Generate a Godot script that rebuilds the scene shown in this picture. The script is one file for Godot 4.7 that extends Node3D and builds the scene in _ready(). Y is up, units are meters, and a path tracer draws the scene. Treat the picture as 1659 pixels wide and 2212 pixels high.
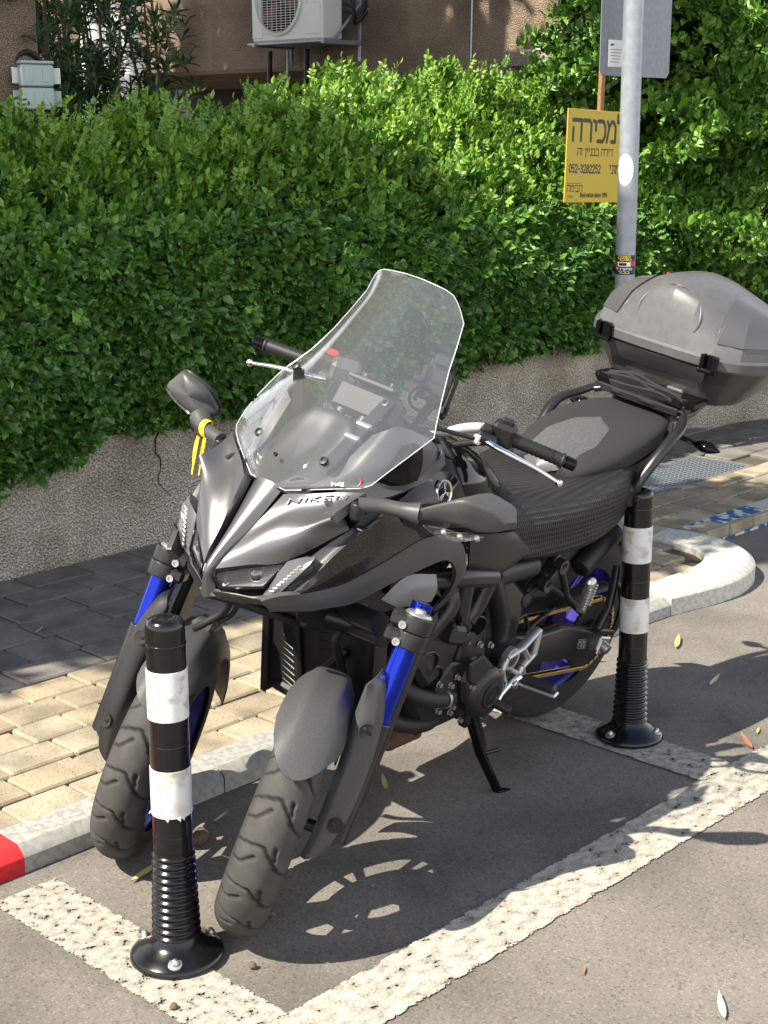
extends Node3D

# ---------------------------------------------------------------- mesh building
class MB:
	var P := PackedVector3Array()
	var N := PackedVector3Array()
	var U := PackedVector2Array()
	var K := PackedColorArray()
	var I := PackedInt32Array()
	var T := Transform3D()
	var colored := false

	func vert(p: Vector3, n: Vector3, uv := Vector2.ZERO, c := Color.WHITE) -> int:
		P.append(T * p)
		N.append((T.basis * n).normalized())
		U.append(uv)
		K.append(c)
		return P.size() - 1

	func tri(a: int, b: int, c: int) -> void:
		I.append(a)
		I.append(c)
		I.append(b)

	# a smooth sheet of rows of points
	func grid(rows: Array, close_rows := false, close_cols := false, cols_color = null) -> void:
		var nr := rows.size()
		var nc: int = rows[0].size()
		var nn := []
		nn.resize(nr * nc)
		nn.fill(Vector3.ZERO)
		var er := nr if close_rows else nr - 1
		var ec := nc if close_cols else nc - 1
		for i in er:
			var i2 := (i + 1) % nr
			for j in ec:
				var j2 := (j + 1) % nc
				var a: Vector3 = rows[i][j]
				var b: Vector3 = rows[i][j2]
				var c: Vector3 = rows[i2][j2]
				var d: Vector3 = rows[i2][j]
				var n := (b - a).cross(c - a) + (c - a).cross(d - a)
				nn[i * nc + j] += n
				nn[i * nc + j2] += n
				nn[i2 * nc + j2] += n
				nn[i2 * nc + j] += n
		var base := P.size()
		for i in nr:
			for j in nc:
				var n: Vector3 = nn[i * nc + j]
				var u := Vector2(float(j) / maxf(1, ec), float(i) / maxf(1, er))
				vert(rows[i][j], n.normalized() if n.length_squared() > 1e-20 else Vector3.UP, u, cols_color[i][j] if cols_color != null else Color.WHITE)
		for i in er:
			var i2 := (i + 1) % nr
			for j in ec:
				var j2 := (j + 1) % nc
				tri(base + i * nc + j, base + i * nc + j2, base + i2 * nc + j2)
				tri(base + i * nc + j, base + i2 * nc + j2, base + i2 * nc + j)

	func face(p: Array, n0 = null, uvs = null) -> void:
		var n := Vector3.ZERO
		for k in range(1, p.size() - 1):
			n += (p[k] - p[0]).cross(p[k + 1] - p[0])
		if n.length_squared() < 1e-24:
			return
		n = n.normalized()
		var flip := false
		if n0 != null and n.dot(n0) < 0.0:
			n = -n
			flip = true
		var base := P.size()
		for k in p.size():
			vert(p[k], n, uvs[k] if uvs != null else Vector2.ZERO)
		for k in range(1, p.size() - 1):
			if flip:
				tri(base, base + k + 1, base + k)
			else:
				tri(base, base + k, base + k + 1)

	func tube(pts: Array, rad, seg := 8, caps := true, closed := false, flat := 1.0) -> void:
		var n := pts.size()
		var rows := []
		var up := Vector3.ZERO
		for i in n:
			var a: Vector3 = pts[(i - 1 + n) % n] if (i > 0 or closed) else pts[0]
			var b: Vector3 = pts[(i + 1) % n] if (i < n - 1 or closed) else pts[n - 1]
			var d: Vector3 = (b - a).normalized()
			if up == Vector3.ZERO:
				up = Vector3.UP if absf(d.y) < 0.9 else Vector3.RIGHT
			up = (up - d * up.dot(d)).normalized()
			var s := d.cross(up)
			var r: float = rad[i] if rad is Array else rad
			var ring := PackedVector3Array()
			for k in seg:
				var t := TAU * k / seg
				ring.append(pts[i] + (s * cos(t) + up * sin(t) * flat) * r)
			rows.append(ring)
		grid(rows, closed, true)
		if caps and not closed:
			face(Array(rows[0]), pts[0] - pts[1])
			face(Array(rows[n - 1]), pts[n - 1] - pts[n - 2])

	# profile of (radius, height) turned about the y axis of t; sharp corners stay sharp
	func lathe(profile: Array, seg := 24, t := Transform3D(), sharp := 0.75) -> void:
		var keep := T
		T = T * t
		var runs := [[profile[0]]]
		for i in range(1, profile.size()):
			runs[-1].append(profile[i])
			if i < profile.size() - 1:
				var d1: Vector2 = (profile[i] - profile[i - 1]).normalized()
				var d2: Vector2 = (profile[i + 1] - profile[i]).normalized()
				if d1.dot(d2) < sharp:
					runs.append([profile[i]])
		for run in runs:
			var rows := []
			for q in run:
				var ring := PackedVector3Array()
				for k in seg:
					var a := TAU * k / seg
					ring.append(Vector3(q.x * cos(a), q.y, q.x * sin(a)))
				rows.append(ring)
			grid(rows, false, true)
		T = keep

	func cyl(a: Vector3, b: Vector3, r: float, seg := 16, bev := 0.15) -> void:
		var h := a.distance_to(b)
		var e := minf(r, h) * bev
		lathe([Vector2(0.0, 0), Vector2(r - e, 0), Vector2(r, e), Vector2(r, h - e), Vector2(r - e, h), Vector2(0.0, h)], seg, Transform3D(basis_y(b - a), a), 0.6)

	static func basis_y(d: Vector3) -> Basis:
		var y := d.normalized()
		var x := (Vector3.RIGHT if absf(y.x) < 0.9 else Vector3.BACK)
		x = (x - y * x.dot(y)).normalized()
		return Basis(x, y, x.cross(y))

	# box with chamfered edges
	func box(size: Vector3, t := Transform3D(), bev := 0.004) -> void:
		var h := size * 0.5
		bev = minf(bev, minf(h.x, minf(h.y, h.z)) * 0.9)
		var keep := T
		T = T * t
		for ax in 3:
			var b := (ax + 1) % 3
			var c := (ax + 2) % 3
			for s in [-1.0, 1.0]:
				var q := []
				for w in [[-1, -1], [1, -1], [1, 1], [-1, 1]]:
					var v := Vector3.ZERO
					v[ax] = s * h[ax]
					v[b] = w[0] * (h[b] - bev)
					v[c] = w[1] * (h[c] - bev)
					q.append(v)
				var n := Vector3.ZERO
				n[ax] = s
				face(q, n)
			# edges along axis ax
			for sb in [-1.0, 1.0]:
				for sc in [-1.0, 1.0]:
					var q := []
					for w in [[-1, 0], [1, 0], [1, 1], [-1, 1]]:
						var v := Vector3.ZERO
						v[ax] = w[0] * (h[ax] - bev)
						v[b] = sb * (h[b] - (bev if w[1] == 0 else 0.0))
						v[c] = sc * (h[c] - (0.0 if w[1] == 0 else bev))
						q.append(v)
					var n := Vector3.ZERO
					n[b] = sb
					n[c] = sc
					face(q, n)
		for sx in [-1.0, 1.0]:
			for sy in [-1.0, 1.0]:
				for sz in [-1.0, 1.0]:
					face([Vector3(sx * h.x, sy * (h.y - bev), sz * (h.z - bev)), Vector3(sx * (h.x - bev), sy * h.y, sz * (h.z - bev)), Vector3(sx * (h.x - bev), sy * (h.y - bev), sz * h.z)], Vector3(sx, sy, sz))
		T = keep

	# outline in the xy plane of t, extruded along z from -depth/2 to depth/2, with a chamfer
	func prism(poly: Array, depth: float, t := Transform3D(), bev := 0.003) -> void:
		var keep := T
		T = T * t
		var pl := PackedVector2Array(poly)
		if Geometry2D.is_polygon_clockwise(pl):
			pl.reverse()
		var n := pl.size()
		var ins := PackedVector2Array()
		for i in n:
			var d1 := (pl[i] - pl[(i - 1 + n) % n]).normalized()
			var d2 := (pl[(i + 1) % n] - pl[i]).normalized()
			var n1 := Vector2(-d1.y, d1.x)
			var n2 := Vector2(-d2.y, d2.x)
			var m := (n1 + n2)
			m = m.normalized() / maxf(0.35, m.normalized().dot(n1)) if m.length() > 1e-4 else n1
			ins.append(pl[i] + m * bev)
		var tris := Geometry2D.triangulate_polygon(pl)
		for s in [-1.0, 1.0]:
			var base := P.size()
			for q in ins:
				vert(Vector3(q.x, q.y, s * depth * 0.5), Vector3(0, 0, s), q)
			for k in range(0, tris.size(), 3):
				if s > 0:
					tri(base + tris[k], base + tris[k + 1], base + tris[k + 2])
				else:
					tri(base + tris[k], base + tris[k + 2], base + tris[k + 1])
		var hd := depth * 0.5
		for i in n:
			var j := (i + 1) % n
			var d := pl[j] - pl[i]
			var nn := Vector3(d.y, -d.x, 0)
			face([Vector3(pl[i].x, pl[i].y, -hd + bev), Vector3(pl[j].x, pl[j].y, -hd + bev), Vector3(pl[j].x, pl[j].y, hd - bev), Vector3(pl[i].x, pl[i].y, hd - bev)], nn)
			for s in [-1.0, 1.0]:
				face([Vector3(pl[i].x, pl[i].y, s * (hd - bev)), Vector3(pl[j].x, pl[j].y, s * (hd - bev)), Vector3(ins[j].x, ins[j].y, s * hd), Vector3(ins[i].x, ins[i].y, s * hd)], nn + Vector3(0, 0, s * d.length()))
		T = keep

	# smooth panel through control rows, with thickness towards -out
	func panel(rows: Array, out: Vector3, thick := 0.005, su := 5, sv := 5) -> void:
		var g := MB.refine(rows, su, sv)
		var nr := g.size()
		var nc: int = g[0].size()
		var nn := []
		var avg := Vector3.ZERO
		for i in nr:
			var row := PackedVector3Array()
			for j in nc:
				var du: Vector3 = g[mini(i + 1, nr - 1)][j] - g[maxi(i - 1, 0)][j]
				var dv: Vector3 = g[i][mini(j + 1, nc - 1)] - g[i][maxi(j - 1, 0)]
				var n := dv.cross(du)
				if n.length_squared() > 1e-18:
					n = n.normalized()
				row.append(n)
				avg += n
			nn.append(row)
		var sg := 1.0 if avg.dot(out) > 0 else -1.0
		var back := []
		var mid := []
		for i in nr:
			var row := PackedVector3Array()
			for j in nc:
				row.append(g[i][j] - nn[i][j] * sg * thick)
			back.append(row)
		grid(g)
		grid(back)
		var loop := []
		for j in nc:
			loop.append([0, j])
		for i in range(1, nr):
			loop.append([i, nc - 1])
		for j in range(nc - 2, -1, -1):
			loop.append([nr - 1, j])
		for i in range(nr - 2, 0, -1):
			loop.append([i, 0])
		var r1 := PackedVector3Array()
		var r2 := PackedVector3Array()
		for q in loop:
			r1.append(g[q[0]][q[1]])
			r2.append(back[q[0]][q[1]])
		grid([r1, r2], false, true)

	static func spline(p: PackedVector3Array, s: int) -> PackedVector3Array:
		if s <= 1 or p.size() < 2:
			return p
		var o := PackedVector3Array()
		var n := p.size()
		for i in n - 1:
			var a := p[i - 1] if i > 0 else p[0] * 2.0 - p[1]
			var d := p[i + 2] if i + 2 < n else p[n - 1] * 2.0 - p[n - 2]
			for k in s:
				o.append(p[i].cubic_interpolate(p[i + 1], a, d, float(k) / s))
		o.append(p[n - 1])
		return o

	static func refine(rows: Array, su: int, sv: int) -> Array:
		var a := []
		for r in rows:
			a.append(MB.spline(PackedVector3Array(r), sv))
		if su <= 1:
			return a
		var cols := []
		for j in a[0].size():
			var c := PackedVector3Array()
			for r in a:
				c.append(r[j])
			cols.append(MB.spline(c, su))
		var o := []
		for i in cols[0].size():
			var r := PackedVector3Array()
			for c in cols:
				r.append(c[i])
			o.append(r)
		return o

	# closed rings skinned and capped
	func loft(rings: Array, su := 4, sv := 4, caps := true) -> void:
		var fine := []
		for r in rings:
			if sv <= 1:
				fine.append(PackedVector3Array(r))
			else:
				var n: int = r.size()
				var o := PackedVector3Array()
				for i in n:
					for k in sv:
						o.append((r[i] as Vector3).cubic_interpolate(r[(i + 1) % n], r[(i - 1 + n) % n], r[(i + 2) % n], float(k) / sv))
				fine.append(o)
		var g := MB.refine(fine, su, 1)
		grid(g, false, true)
		if caps:
			cap(g[0])
			cap(g[-1])

	func cap(ring) -> void:
		var c := Vector3.ZERO
		for p in ring:
			c += p
		c /= ring.size()
		var nn := Vector3.ZERO
		for i in ring.size():
			nn += (ring[i] - c).cross(ring[(i + 1) % ring.size()] - c)
		nn = nn.normalized()
		var base := P.size()
		vert(c, nn)
		for p in ring:
			vert(p, nn)
		for i in ring.size():
			tri(base, base + 1 + i, base + 1 + (i + 1) % ring.size())

	func mesh() -> ArrayMesh:
		var arr := []
		arr.resize(Mesh.ARRAY_MAX)
		arr[Mesh.ARRAY_VERTEX] = P
		arr[Mesh.ARRAY_NORMAL] = N
		arr[Mesh.ARRAY_TEX_UV] = U
		if colored:
			arr[Mesh.ARRAY_COLOR] = K
		arr[Mesh.ARRAY_INDEX] = I
		var m := ArrayMesh.new()
		m.add_surface_from_arrays(Mesh.PRIMITIVE_TRIANGLES, arr)
		return m

# ---------------------------------------------------------------- helpers
var used := {}
var rng := RandomNumberGenerator.new()

func numbered(n: String) -> String:
	if not used.has(n):
		used[n] = 0
		return n
	used[n] += 1
	return "%s_%03d" % [n, used[n]]

func put(called: String, b, mat: Material, parent: Node = null, at := Transform3D()) -> MeshInstance3D:
	var o := MeshInstance3D.new()
	o.mesh = b.mesh() if b is MB else b
	o.material_override = mat
	o.transform = at
	if parent == null:
		o.name = numbered(called)
		add_child(o)
	else:
		o.name = called
		parent.add_child(o, true)
	return o

func node(called: String, parent: Node, at := Transform3D()) -> Node3D:
	var o := Node3D.new()
	o.transform = at
	if parent == null:
		o.name = numbered(called)
		add_child(o)
	else:
		o.name = called
		parent.add_child(o, true)
	return o

func tag(o: Node, label: String, category: String, group := "") -> Node:
	o.set_meta("label", label)
	o.set_meta("category", category)
	if group:
		o.set_meta("group", group)
	return o

func structure(o: Node, label := "") -> Node:
	o.set_meta("kind", "structure")
	if label:
		o.set_meta("label", label)
	return o

func stuff(o: Node) -> Node:
	o.set_meta("kind", "stuff")
	return o

func lin(r: float, g: float, b: float) -> Color:
	return Color(r, g, b).linear_to_srgb()

func M(r: float, g: float, b: float, rough := 0.6, metal := 0.0) -> StandardMaterial3D:
	var m := StandardMaterial3D.new()
	m.albedo_color = lin(r, g, b)
	m.roughness = rough
	m.metallic = metal
	return m

# noise picture whose ramp runs through the given linear greys or colours
func ntex(freq: float, sd: int, ramp: Array, size := 512, kind := FastNoiseLite.TYPE_SIMPLEX_SMOOTH, octaves := 3) -> NoiseTexture2D:
	var f := FastNoiseLite.new()
	f.noise_type = kind
	f.frequency = freq
	f.seed = sd
	f.fractal_octaves = octaves
	f.fractal_type = FastNoiseLite.FRACTAL_FBM if octaves > 1 else FastNoiseLite.FRACTAL_NONE
	var t := NoiseTexture2D.new()
	t.width = size
	t.height = size
	t.seamless = true
	t.seamless_blend_skirt = 0.15
	t.noise = f
	if ramp.size():
		var g := Gradient.new()
		var off := PackedFloat32Array()
		var cs := PackedColorArray()
		for e in ramp:
			off.append(e[0])
			var c = e[1]
			cs.append(lin(c, c, c) if c is float else (c as Color).linear_to_srgb())
		g.offsets = off
		g.colors = cs
		t.color_ramp = g
	return t

func tri_map(m: StandardMaterial3D, tile: float, world := true) -> StandardMaterial3D:
	m.uv1_triplanar = true
	m.uv1_world_triplanar = world
	m.uv1_scale = Vector3.ONE / tile
	m.uv1_triplanar_sharpness = 4.0
	return m

func bump(m: StandardMaterial3D, t: Texture2D, cm: float) -> StandardMaterial3D:
	m.heightmap_enabled = true
	m.heightmap_texture = t
	m.heightmap_scale = cm
	return m

func tint(m: StandardMaterial3D, t: Texture2D, tile: float, world := true) -> StandardMaterial3D:
	m.detail_enabled = true
	m.detail_blend_mode = BaseMaterial3D.BLEND_MODE_MUL
	m.detail_albedo = t
	m.detail_uv_layer = BaseMaterial3D.DETAIL_UV_2
	m.uv2_triplanar = true
	m.uv2_world_triplanar = world
	m.uv2_scale = Vector3.ONE / tile
	return m

func v3(x: float, y: float, z: float) -> Vector3:
	return Vector3(x, y, z) * 0.001

# rows of "x,y,z x,y,z; ..." in millimetres, given for the left side; s = 1 mirrors to the right
func rows_of(key: String, s := -1.0) -> Array:
	var o := []
	for r in (D[key] as String).split(";"):
		var row := PackedVector3Array()
		for q in r.strip_edges().split(" "):
			var c := q.split_floats(",")
			row.append(v3(c[0], c[1], c[2] * -s))
		o.append(row)
	return o

func rings(list: Array) -> Array:
	return list

func side_path(xy: Array, z: float) -> Array:
	var o := []
	for q in xy:
		o.append(v3(q[0], q[1], z))
	return o

# outlines measured on the motorcycle, in millimetres forward, up, right of the rear wheel
const D := {
	"cowl": "1373,990,-61 1336,1002,-110 1308,1017,-160 1278,1028,-206; 1406,950,-50 1370,971,-100 1342,987,-150 1325,1006,-198; 1451,897,-35 1426,932,-90 1397,955,-150 1377,986,-203; 1487,858,-25 1455,893,-85 1410,929,-155 1335,965,-215; 1507,830,-18 1468,855,-80 1424,877,-140 1327,958,-217",
	"lamp": "1507,826,-22 1467,851,-80 1421,873,-140; 1509,805,-22 1469,824,-78 1437,843,-128; 1495,784,-28 1475,797,-72 1456,812,-115",
	"drl_frame": "1423,877,-142 1417,897,-175 1395,903,-196; 1439,844,-130 1432,857,-165 1424,874,-190; 1456,795,-115 1456,800,-130 1449,808,-150",
	"drl": "1418,877,-170 1417,887,-185; 1446,842,-150 1442,847,-165; 1458,807,-128 1453,810,-140",
	"chin": "1512,782,-8 1493,782,-30 1467,785,-90 1451,796,-118 1446,806,-148; 1514,770,-8 1506,768,-25 1477,778,-85 1450,787,-122 1441,792,-148",
	"black_top": "1431,834,-195 1395,869,-205 1363,903,-215 1317,939,-225 1271,971,-233 1230,981,-232 1182,994,-226 1126,1011,-218 1063,1027,-205",
	"black_low": "1430,825,-195 1374,823,-205 1316,830,-217 1267,847,-228 1212,867,-238 1167,883,-243 1117,896,-245 1060,898,-245 1003,907,-240",
	"intake": "1202,994,-228 1136,1013,-218 1067,1026,-205 1031,1027,-198 993,1021,-192; 1196,975,-238 1136,984,-236 1060,988,-226 1003,990,-215 961,1004,-198; 1174,944,-245 1121,946,-246 1048,949,-240 990,953,-228 942,982,-205; 1117,896,-245 1060,898,-245 1017,903,-240 966,916,-232 913,935,-212",
	"grey_top": "1497,806,-150 1466,819,-172 1431,825,-196 1377,825,-207 1319,831,-219 1269,848,-230 1214,868,-240 1169,884,-245 1119,897,-247 1063,898,-247 990,877,-240 929,842,-228 885,796,-215 852,740,-200 840,691,-185 846,642,-168 879,600,-150",
	"grey_mid": "1484,791,-155 1448,796,-178 1406,799,-200 1360,802,-215 1307,808,-228 1258,825,-240 1208,848,-250 1160,858,-254 1105,870,-256 1048,874,-256 984,847,-245 934,814,-232 900,773,-220 874,736,-205 866,696,-190 867,653,-172 887,611,-152",
	"grey_low": "1465,773,-150 1425,775,-175 1391,776,-198 1352,779,-212 1294,777,-222 1237,794,-235 1177,811,-242 1123,819,-246 1070,826,-248 1017,828,-248 976,811,-240 943,786,-230 920,761,-220 900,729,-206 889,695,-190 885,663,-172 893,625,-152",
	"shoulder": "1351,1008,-90 1279,1033,-105 1229,1076,-115 1185,1115,-125; 1294,1017,-130 1246,1057,-150 1208,1099,-155 1174,1132,-150; 1217,1019,-170 1198,1061,-185 1166,1096,-185 1144,1141,-165; 1142,1014,-200 1130,1056,-205 1108,1095,-200 1061,1107,-180; 1065,1023,-208 1038,1033,-205 1024,1056,-195 1031,1083,-185",
	"window": "1219,1019,-168 1200,1059,-187 1161,1105,-187; 1158,1018,-197 1157,1067,-206 1138,1114,-200; 1113,1025,-207 1106,1059,-208 1101,1096,-198",
	"mirror_arm": "1304,1007,-212 1269,1010,-245 1248,1010,-280 1227,1010,-315",
	"ms0": "1234,1022,-315 1232,1009,-315 1232,997,-315",
	"ms1": "1230,1046,-355 1225,1029,-358 1215,1005,-355",
	"ms2": "1216,1076,-410 1214,1050,-414 1206,1013,-408",
	"ms3": "1198,1070,-440 1190,1044,-443 1185,1007,-436",
	"ms4": "1172,1059,-465 1167,1036,-466 1164,1009,-462",
	"ms5": "1153,1035,-482 1147,1026,-482 1146,1019,-482",
	"mlens": "1223,993,-330 1208,997,-365 1189,998,-405 1169,1002,-450; 1195,973,-335 1190,971,-360 1187,974,-390 1184,983,-415",
	"rib": "77,787,-172 75,812,-178 37,873,-190 -27,928,-195 -110,949,-175 -155,970,-150",
}

# ---------------------------------------------------------------- materials
var mt := {}

func make_materials() -> void:
	var grain := ntex(0.16, 3, [[0.0, 0.35], [0.38, 0.55], [0.55, 0.8], [0.75, 1.0]], 1024, FastNoiseLite.TYPE_SIMPLEX, 2)
	var stones := ntex(0.055, 11, [[0.0, 0.5], [0.45, 0.78], [0.62, 0.9], [0.7, 1.0]], 1024, FastNoiseLite.TYPE_CELLULAR, 1)
	var patches := ntex(0.012, 5, [[0.2, 0.62], [0.5, 0.86], [0.8, 1.0]], 512, FastNoiseLite.TYPE_SIMPLEX_SMOOTH, 5)
	var fine := ntex(0.25, 8, [[0.0, 0.0], [1.0, 1.0]], 512, FastNoiseLite.TYPE_SIMPLEX, 2)
	var coarse := ntex(0.05, 9, [[0.1, 0.0], [0.9, 1.0]], 512, FastNoiseLite.TYPE_SIMPLEX, 4)
	mt.fine = fine
	mt.coarse = coarse
	mt.patches = patches
	# road
	var gravel := chips_tex(1024, 46000, 2, 5, 0.42, 1.0, 91)
	var road := M(0.235, 0.215, 0.188, 0.92)
	road.albedo_texture = gravel
	tri_map(road, 1.3)
	tint(road, patches, 3.7)
	bump(road, gravel, 0.22)
	mt.road = road
	# pavers: sandy and grey
	var pocks := chips_tex(512, 9000, 2, 5, 0.62, 1.0, 92, 0.045)
	mt.pavers = []
	for c in [[0.42, 0.35, 0.24], [0.37, 0.31, 0.215], [0.45, 0.385, 0.28], [0.33, 0.285, 0.21]]:
		var m := M(c[0], c[1], c[2], 0.93)
		m.albedo_texture = pocks
		tri_map(m, 0.31)
		tint(m, patches, 1.3)
		bump(m, pocks, 0.3)
		mt.pavers.append(m)
	mt.tiles = []
	for c in [[0.19, 0.18, 0.165], [0.155, 0.15, 0.14], [0.22, 0.205, 0.185]]:
		var m := M(c[0], c[1], c[2], 0.93)
		m.albedo_texture = pocks
		tri_map(m, 0.42)
		tint(m, patches, 1.1)
		bump(m, pocks, 0.2)
		mt.tiles.append(m)
	var sand := M(0.10, 0.085, 0.06, 1.0)
	sand.albedo_texture = grain
	tri_map(sand, 0.5)
	mt.sand = sand
	# kerb paints, chipped
	var chips := ntex(0.035, 31, [[0.0, Color(0.6, 0.58, 0.54)], [0.3, Color(0.78, 0.77, 0.75)], [0.6, Color(0.95, 0.95, 0.95)], [1.0, Color(1, 1, 1)]], 512, FastNoiseLite.TYPE_SIMPLEX, 5)
	var flaked := ntex(0.014, 33, [[0.0, Color(0.02, 0.075, 0.17)], [0.52, Color(0.025, 0.11, 0.26)], [0.57, Color(0.10, 0.20, 0.34)], [0.62, Color(0.45, 0.47, 0.46)], [1.0, Color(0.6, 0.6, 0.57)]], 512, FastNoiseLite.TYPE_SIMPLEX, 5)
	for e in [["kerb_grey", 0.33, 0.33, 0.31], ["kerb_red", 0.62, 0.02, 0.025], ["kerb_blue", 0.02, 0.09, 0.24], ["kerb_white", 0.50, 0.49, 0.44]]:
		var m := M(e[1], e[2], e[3], 0.75)
		m.albedo_texture = chips
		tri_map(m, 0.55)
		bump(m, chips, 0.15)
		mt[e[0]] = m
	mt.kerb_blue.albedo_color = Color.WHITE
	mt.kerb_blue.albedo_texture = flaked
	# roughcast walls
	var cast := ntex(0.085, 41, [[0.15, 0.0], [0.8, 1.0]], 1024, FastNoiseLite.TYPE_SIMPLEX, 3)
	var stain := ntex(0.009, 47, [[0.25, Color(0.62, 0.6, 0.56)], [0.5, Color(0.85, 0.84, 0.8)], [0.7, Color(1, 1, 1)]], 512, FastNoiseLite.TYPE_SIMPLEX_SMOOTH, 5)
	var wall := M(0.80, 0.73, 0.61, 0.95)
	wall.albedo_texture = ntex(0.085, 41, [[0.2, 0.55], [0.55, 1.0]], 1024, FastNoiseLite.TYPE_SIMPLEX, 3)
	tri_map(wall, 1.25)
	tint(wall, stain, 2.6)
	bump(wall, cast, 2.4)
	mt.wall = wall
	var facade := M(0.52, 0.385, 0.28, 0.95)
	facade.albedo_texture = ntex(0.085, 43, [[0.25, 0.45], [0.6, 1.0]], 1024, FastNoiseLite.TYPE_SIMPLEX, 3)
	tri_map(facade, 1.15)
	tint(facade, stain, 4.0)
	bump(facade, cast, 2.2)
	mt.facade = facade
	mt.dark = M(0.02, 0.018, 0.016, 0.9)
	mt.soil = sand
	# motorcycle
	var flake := ntex(0.4, 51, [[0.2, 0.78], [0.8, 1.0]], 512, FastNoiseLite.TYPE_SIMPLEX, 1)
	var m1 := M(0.15, 0.15, 0.155, 0.36, 0.75)
	m1.albedo_texture = flake
	tri_map(m1, 0.16, false)
	mt.matte = m1
	var dust := ntex(0.06, 55, [[0.3, 0.82], [0.62, 0.92], [0.72, 1.0]], 512, FastNoiseLite.TYPE_SIMPLEX, 5)
	var m2 := M(0.058, 0.058, 0.058, 0.46)
	m2.albedo_texture = dust
	tri_map(m2, 0.24, false)
	bump(m2, fine, 0.012)
	mt.plastic = m2
	var m3 := M(0.010, 0.010, 0.010, 0.5)
	m3.albedo_texture = dust
	tri_map(m3, 0.3, false)
	mt.black = m3
	var m4 := M(0.004, 0.004, 0.005, 0.07)
	m4.metallic_specular = 0.32
	mt.gloss = m4
	var specks := ntex(0.11, 57, [[0.0, Color(0.008, 0.007, 0.007)], [0.58, Color(0.012, 0.011, 0.010)], [0.70, Color(0.03, 0.026, 0.02)], [0.84, Color(0.14, 0.12, 0.10)]], 1024, FastNoiseLite.TYPE_SIMPLEX, 4)
	var m5 := M(1, 1, 1, 0.22)
	m5.albedo_texture = specks
	tri_map(m5, 0.35, false)
	mt.dusty = m5
	mt.engine = M(0.024, 0.024, 0.024, 0.38, 0.3)
	mt.engine.albedo_texture = dust
	tri_map(mt.engine, 0.2, false)
	mt.frame = M(0.022, 0.022, 0.023, 0.3, 0.25)
	mt.frame.albedo_texture = dust
	tri_map(mt.frame, 0.25, false)
	mt.rubber = M(0.009, 0.009, 0.009, 0.6)
	mt.tyre = M(1, 1, 1, 0.8)
	mt.tyre.vertex_color_use_as_albedo = true
	mt.blue = M(0.012, 0.028, 0.36, 0.18, 0.85)
	mt.rim = M(0.055, 0.045, 0.27, 0.25, 0.55)
	mt.alu = M(0.50, 0.49, 0.47, 0.42, 0.9)
	mt.chrome = M(0.8, 0.8, 0.8, 0.1, 1.0)
	mt.silver = M(0.62, 0.61, 0.59, 0.35, 0.35)
	mt.gold = M(0.75, 0.48, 0.15, 0.35, 0.8)
	mt.rust = M(0.10, 0.045, 0.025, 0.8, 0.2)
	mt.mirror = M(0.85, 0.86, 0.88, 0.02, 1.0)
	mt.mirror_dark = M(0.16, 0.16, 0.17, 0.1, 0.8)
	mt.red = M(0.5, 0.02, 0.02, 0.3)
	mt.white = M(0.75, 0.75, 0.73, 0.6)
	var glass := M(0.8, 0.84, 0.86, 0.02)
	glass.transparency = BaseMaterial3D.TRANSPARENCY_ALPHA
	glass.albedo_color.a = 0.035
	mt.screen = glass
	var lens := M(0.85, 0.87, 0.88, 0.03)
	lens.transparency = BaseMaterial3D.TRANSPARENCY_ALPHA
	lens.albedo_color.a = 0.03
	mt.lens = lens
	var smoke := M(0.25, 0.25, 0.26, 0.05)
	smoke.transparency = BaseMaterial3D.TRANSPARENCY_ALPHA
	smoke.albedo_color.a = 0.35
	mt.smoke = smoke
	# open mesh cloth and woven seat cloth
	mt.mesh = M(0.008, 0.008, 0.0085, 0.5)
	mt.mesh.albedo_texture = dots_tex(0.12)
	tri_map(mt.mesh, 0.055, false)
	bump(mt.mesh, dots_tex(0.0), 0.35)
	mt.cloth = M(0.022, 0.022, 0.023, 0.8)
	mt.cloth.albedo_texture = dots_tex(0.5)
	tri_map(mt.cloth, 0.02, false)
	mt.pad = M(0.085, 0.085, 0.087, 0.36)
	mt.pad.albedo_texture = dust
	tri_map(mt.pad, 0.5, false)
	# luggage case, scuffed
	var scuff := ntex(0.03, 61, [[0.25, 0.88], [0.5, 0.96], [0.7, 1.0]], 512, FastNoiseLite.TYPE_SIMPLEX, 5)
	mt.case = M(0.088, 0.088, 0.09, 0.36)
	mt.case.albedo_texture = scuff
	tri_map(mt.case, 0.5, false)
	bump(mt.case, fine, 0.015)
	mt.case_dark = M(0.032, 0.032, 0.033, 0.36)
	mt.case_dark.albedo_texture = scuff
	tri_map(mt.case_dark, 0.45, false)
	mt.case_gloss = M(0.075, 0.076, 0.08, 0.24, 0.2)
	mt.strap = M(0.010, 0.010, 0.010, 0.85)
	mt.yellow = M(0.85, 0.62, 0.01, 0.55)
	# bollards
	mt.post = M(0.006, 0.006, 0.0065, 0.2)
	mt.post.albedo_texture = ntex(0.05, 71, [[0.3, 0.7], [0.6, 1.0]], 256)
	tri_map(mt.post, 0.3, false)
	var hexes := ntex(0.09, 73, [[0.0, 0.72], [0.5, 0.95], [1.0, 1.0]], 512, FastNoiseLite.TYPE_CELLULAR, 1)
	mt.band = M(0.74, 0.74, 0.72, 0.4)
	mt.band.albedo_texture = hexes
	tri_map(mt.band, 0.09, false)
	tint(mt.band, ntex(0.02, 74, [[0.2, Color(0.6, 0.54, 0.45)], [0.34, Color(0.88, 0.86, 0.82)], [0.5, Color(1, 1, 1)]], 256, FastNoiseLite.TYPE_SIMPLEX, 5), 0.35, false)
	var steel := M(0.30, 0.33, 0.36, 0.42, 0.35)
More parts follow.
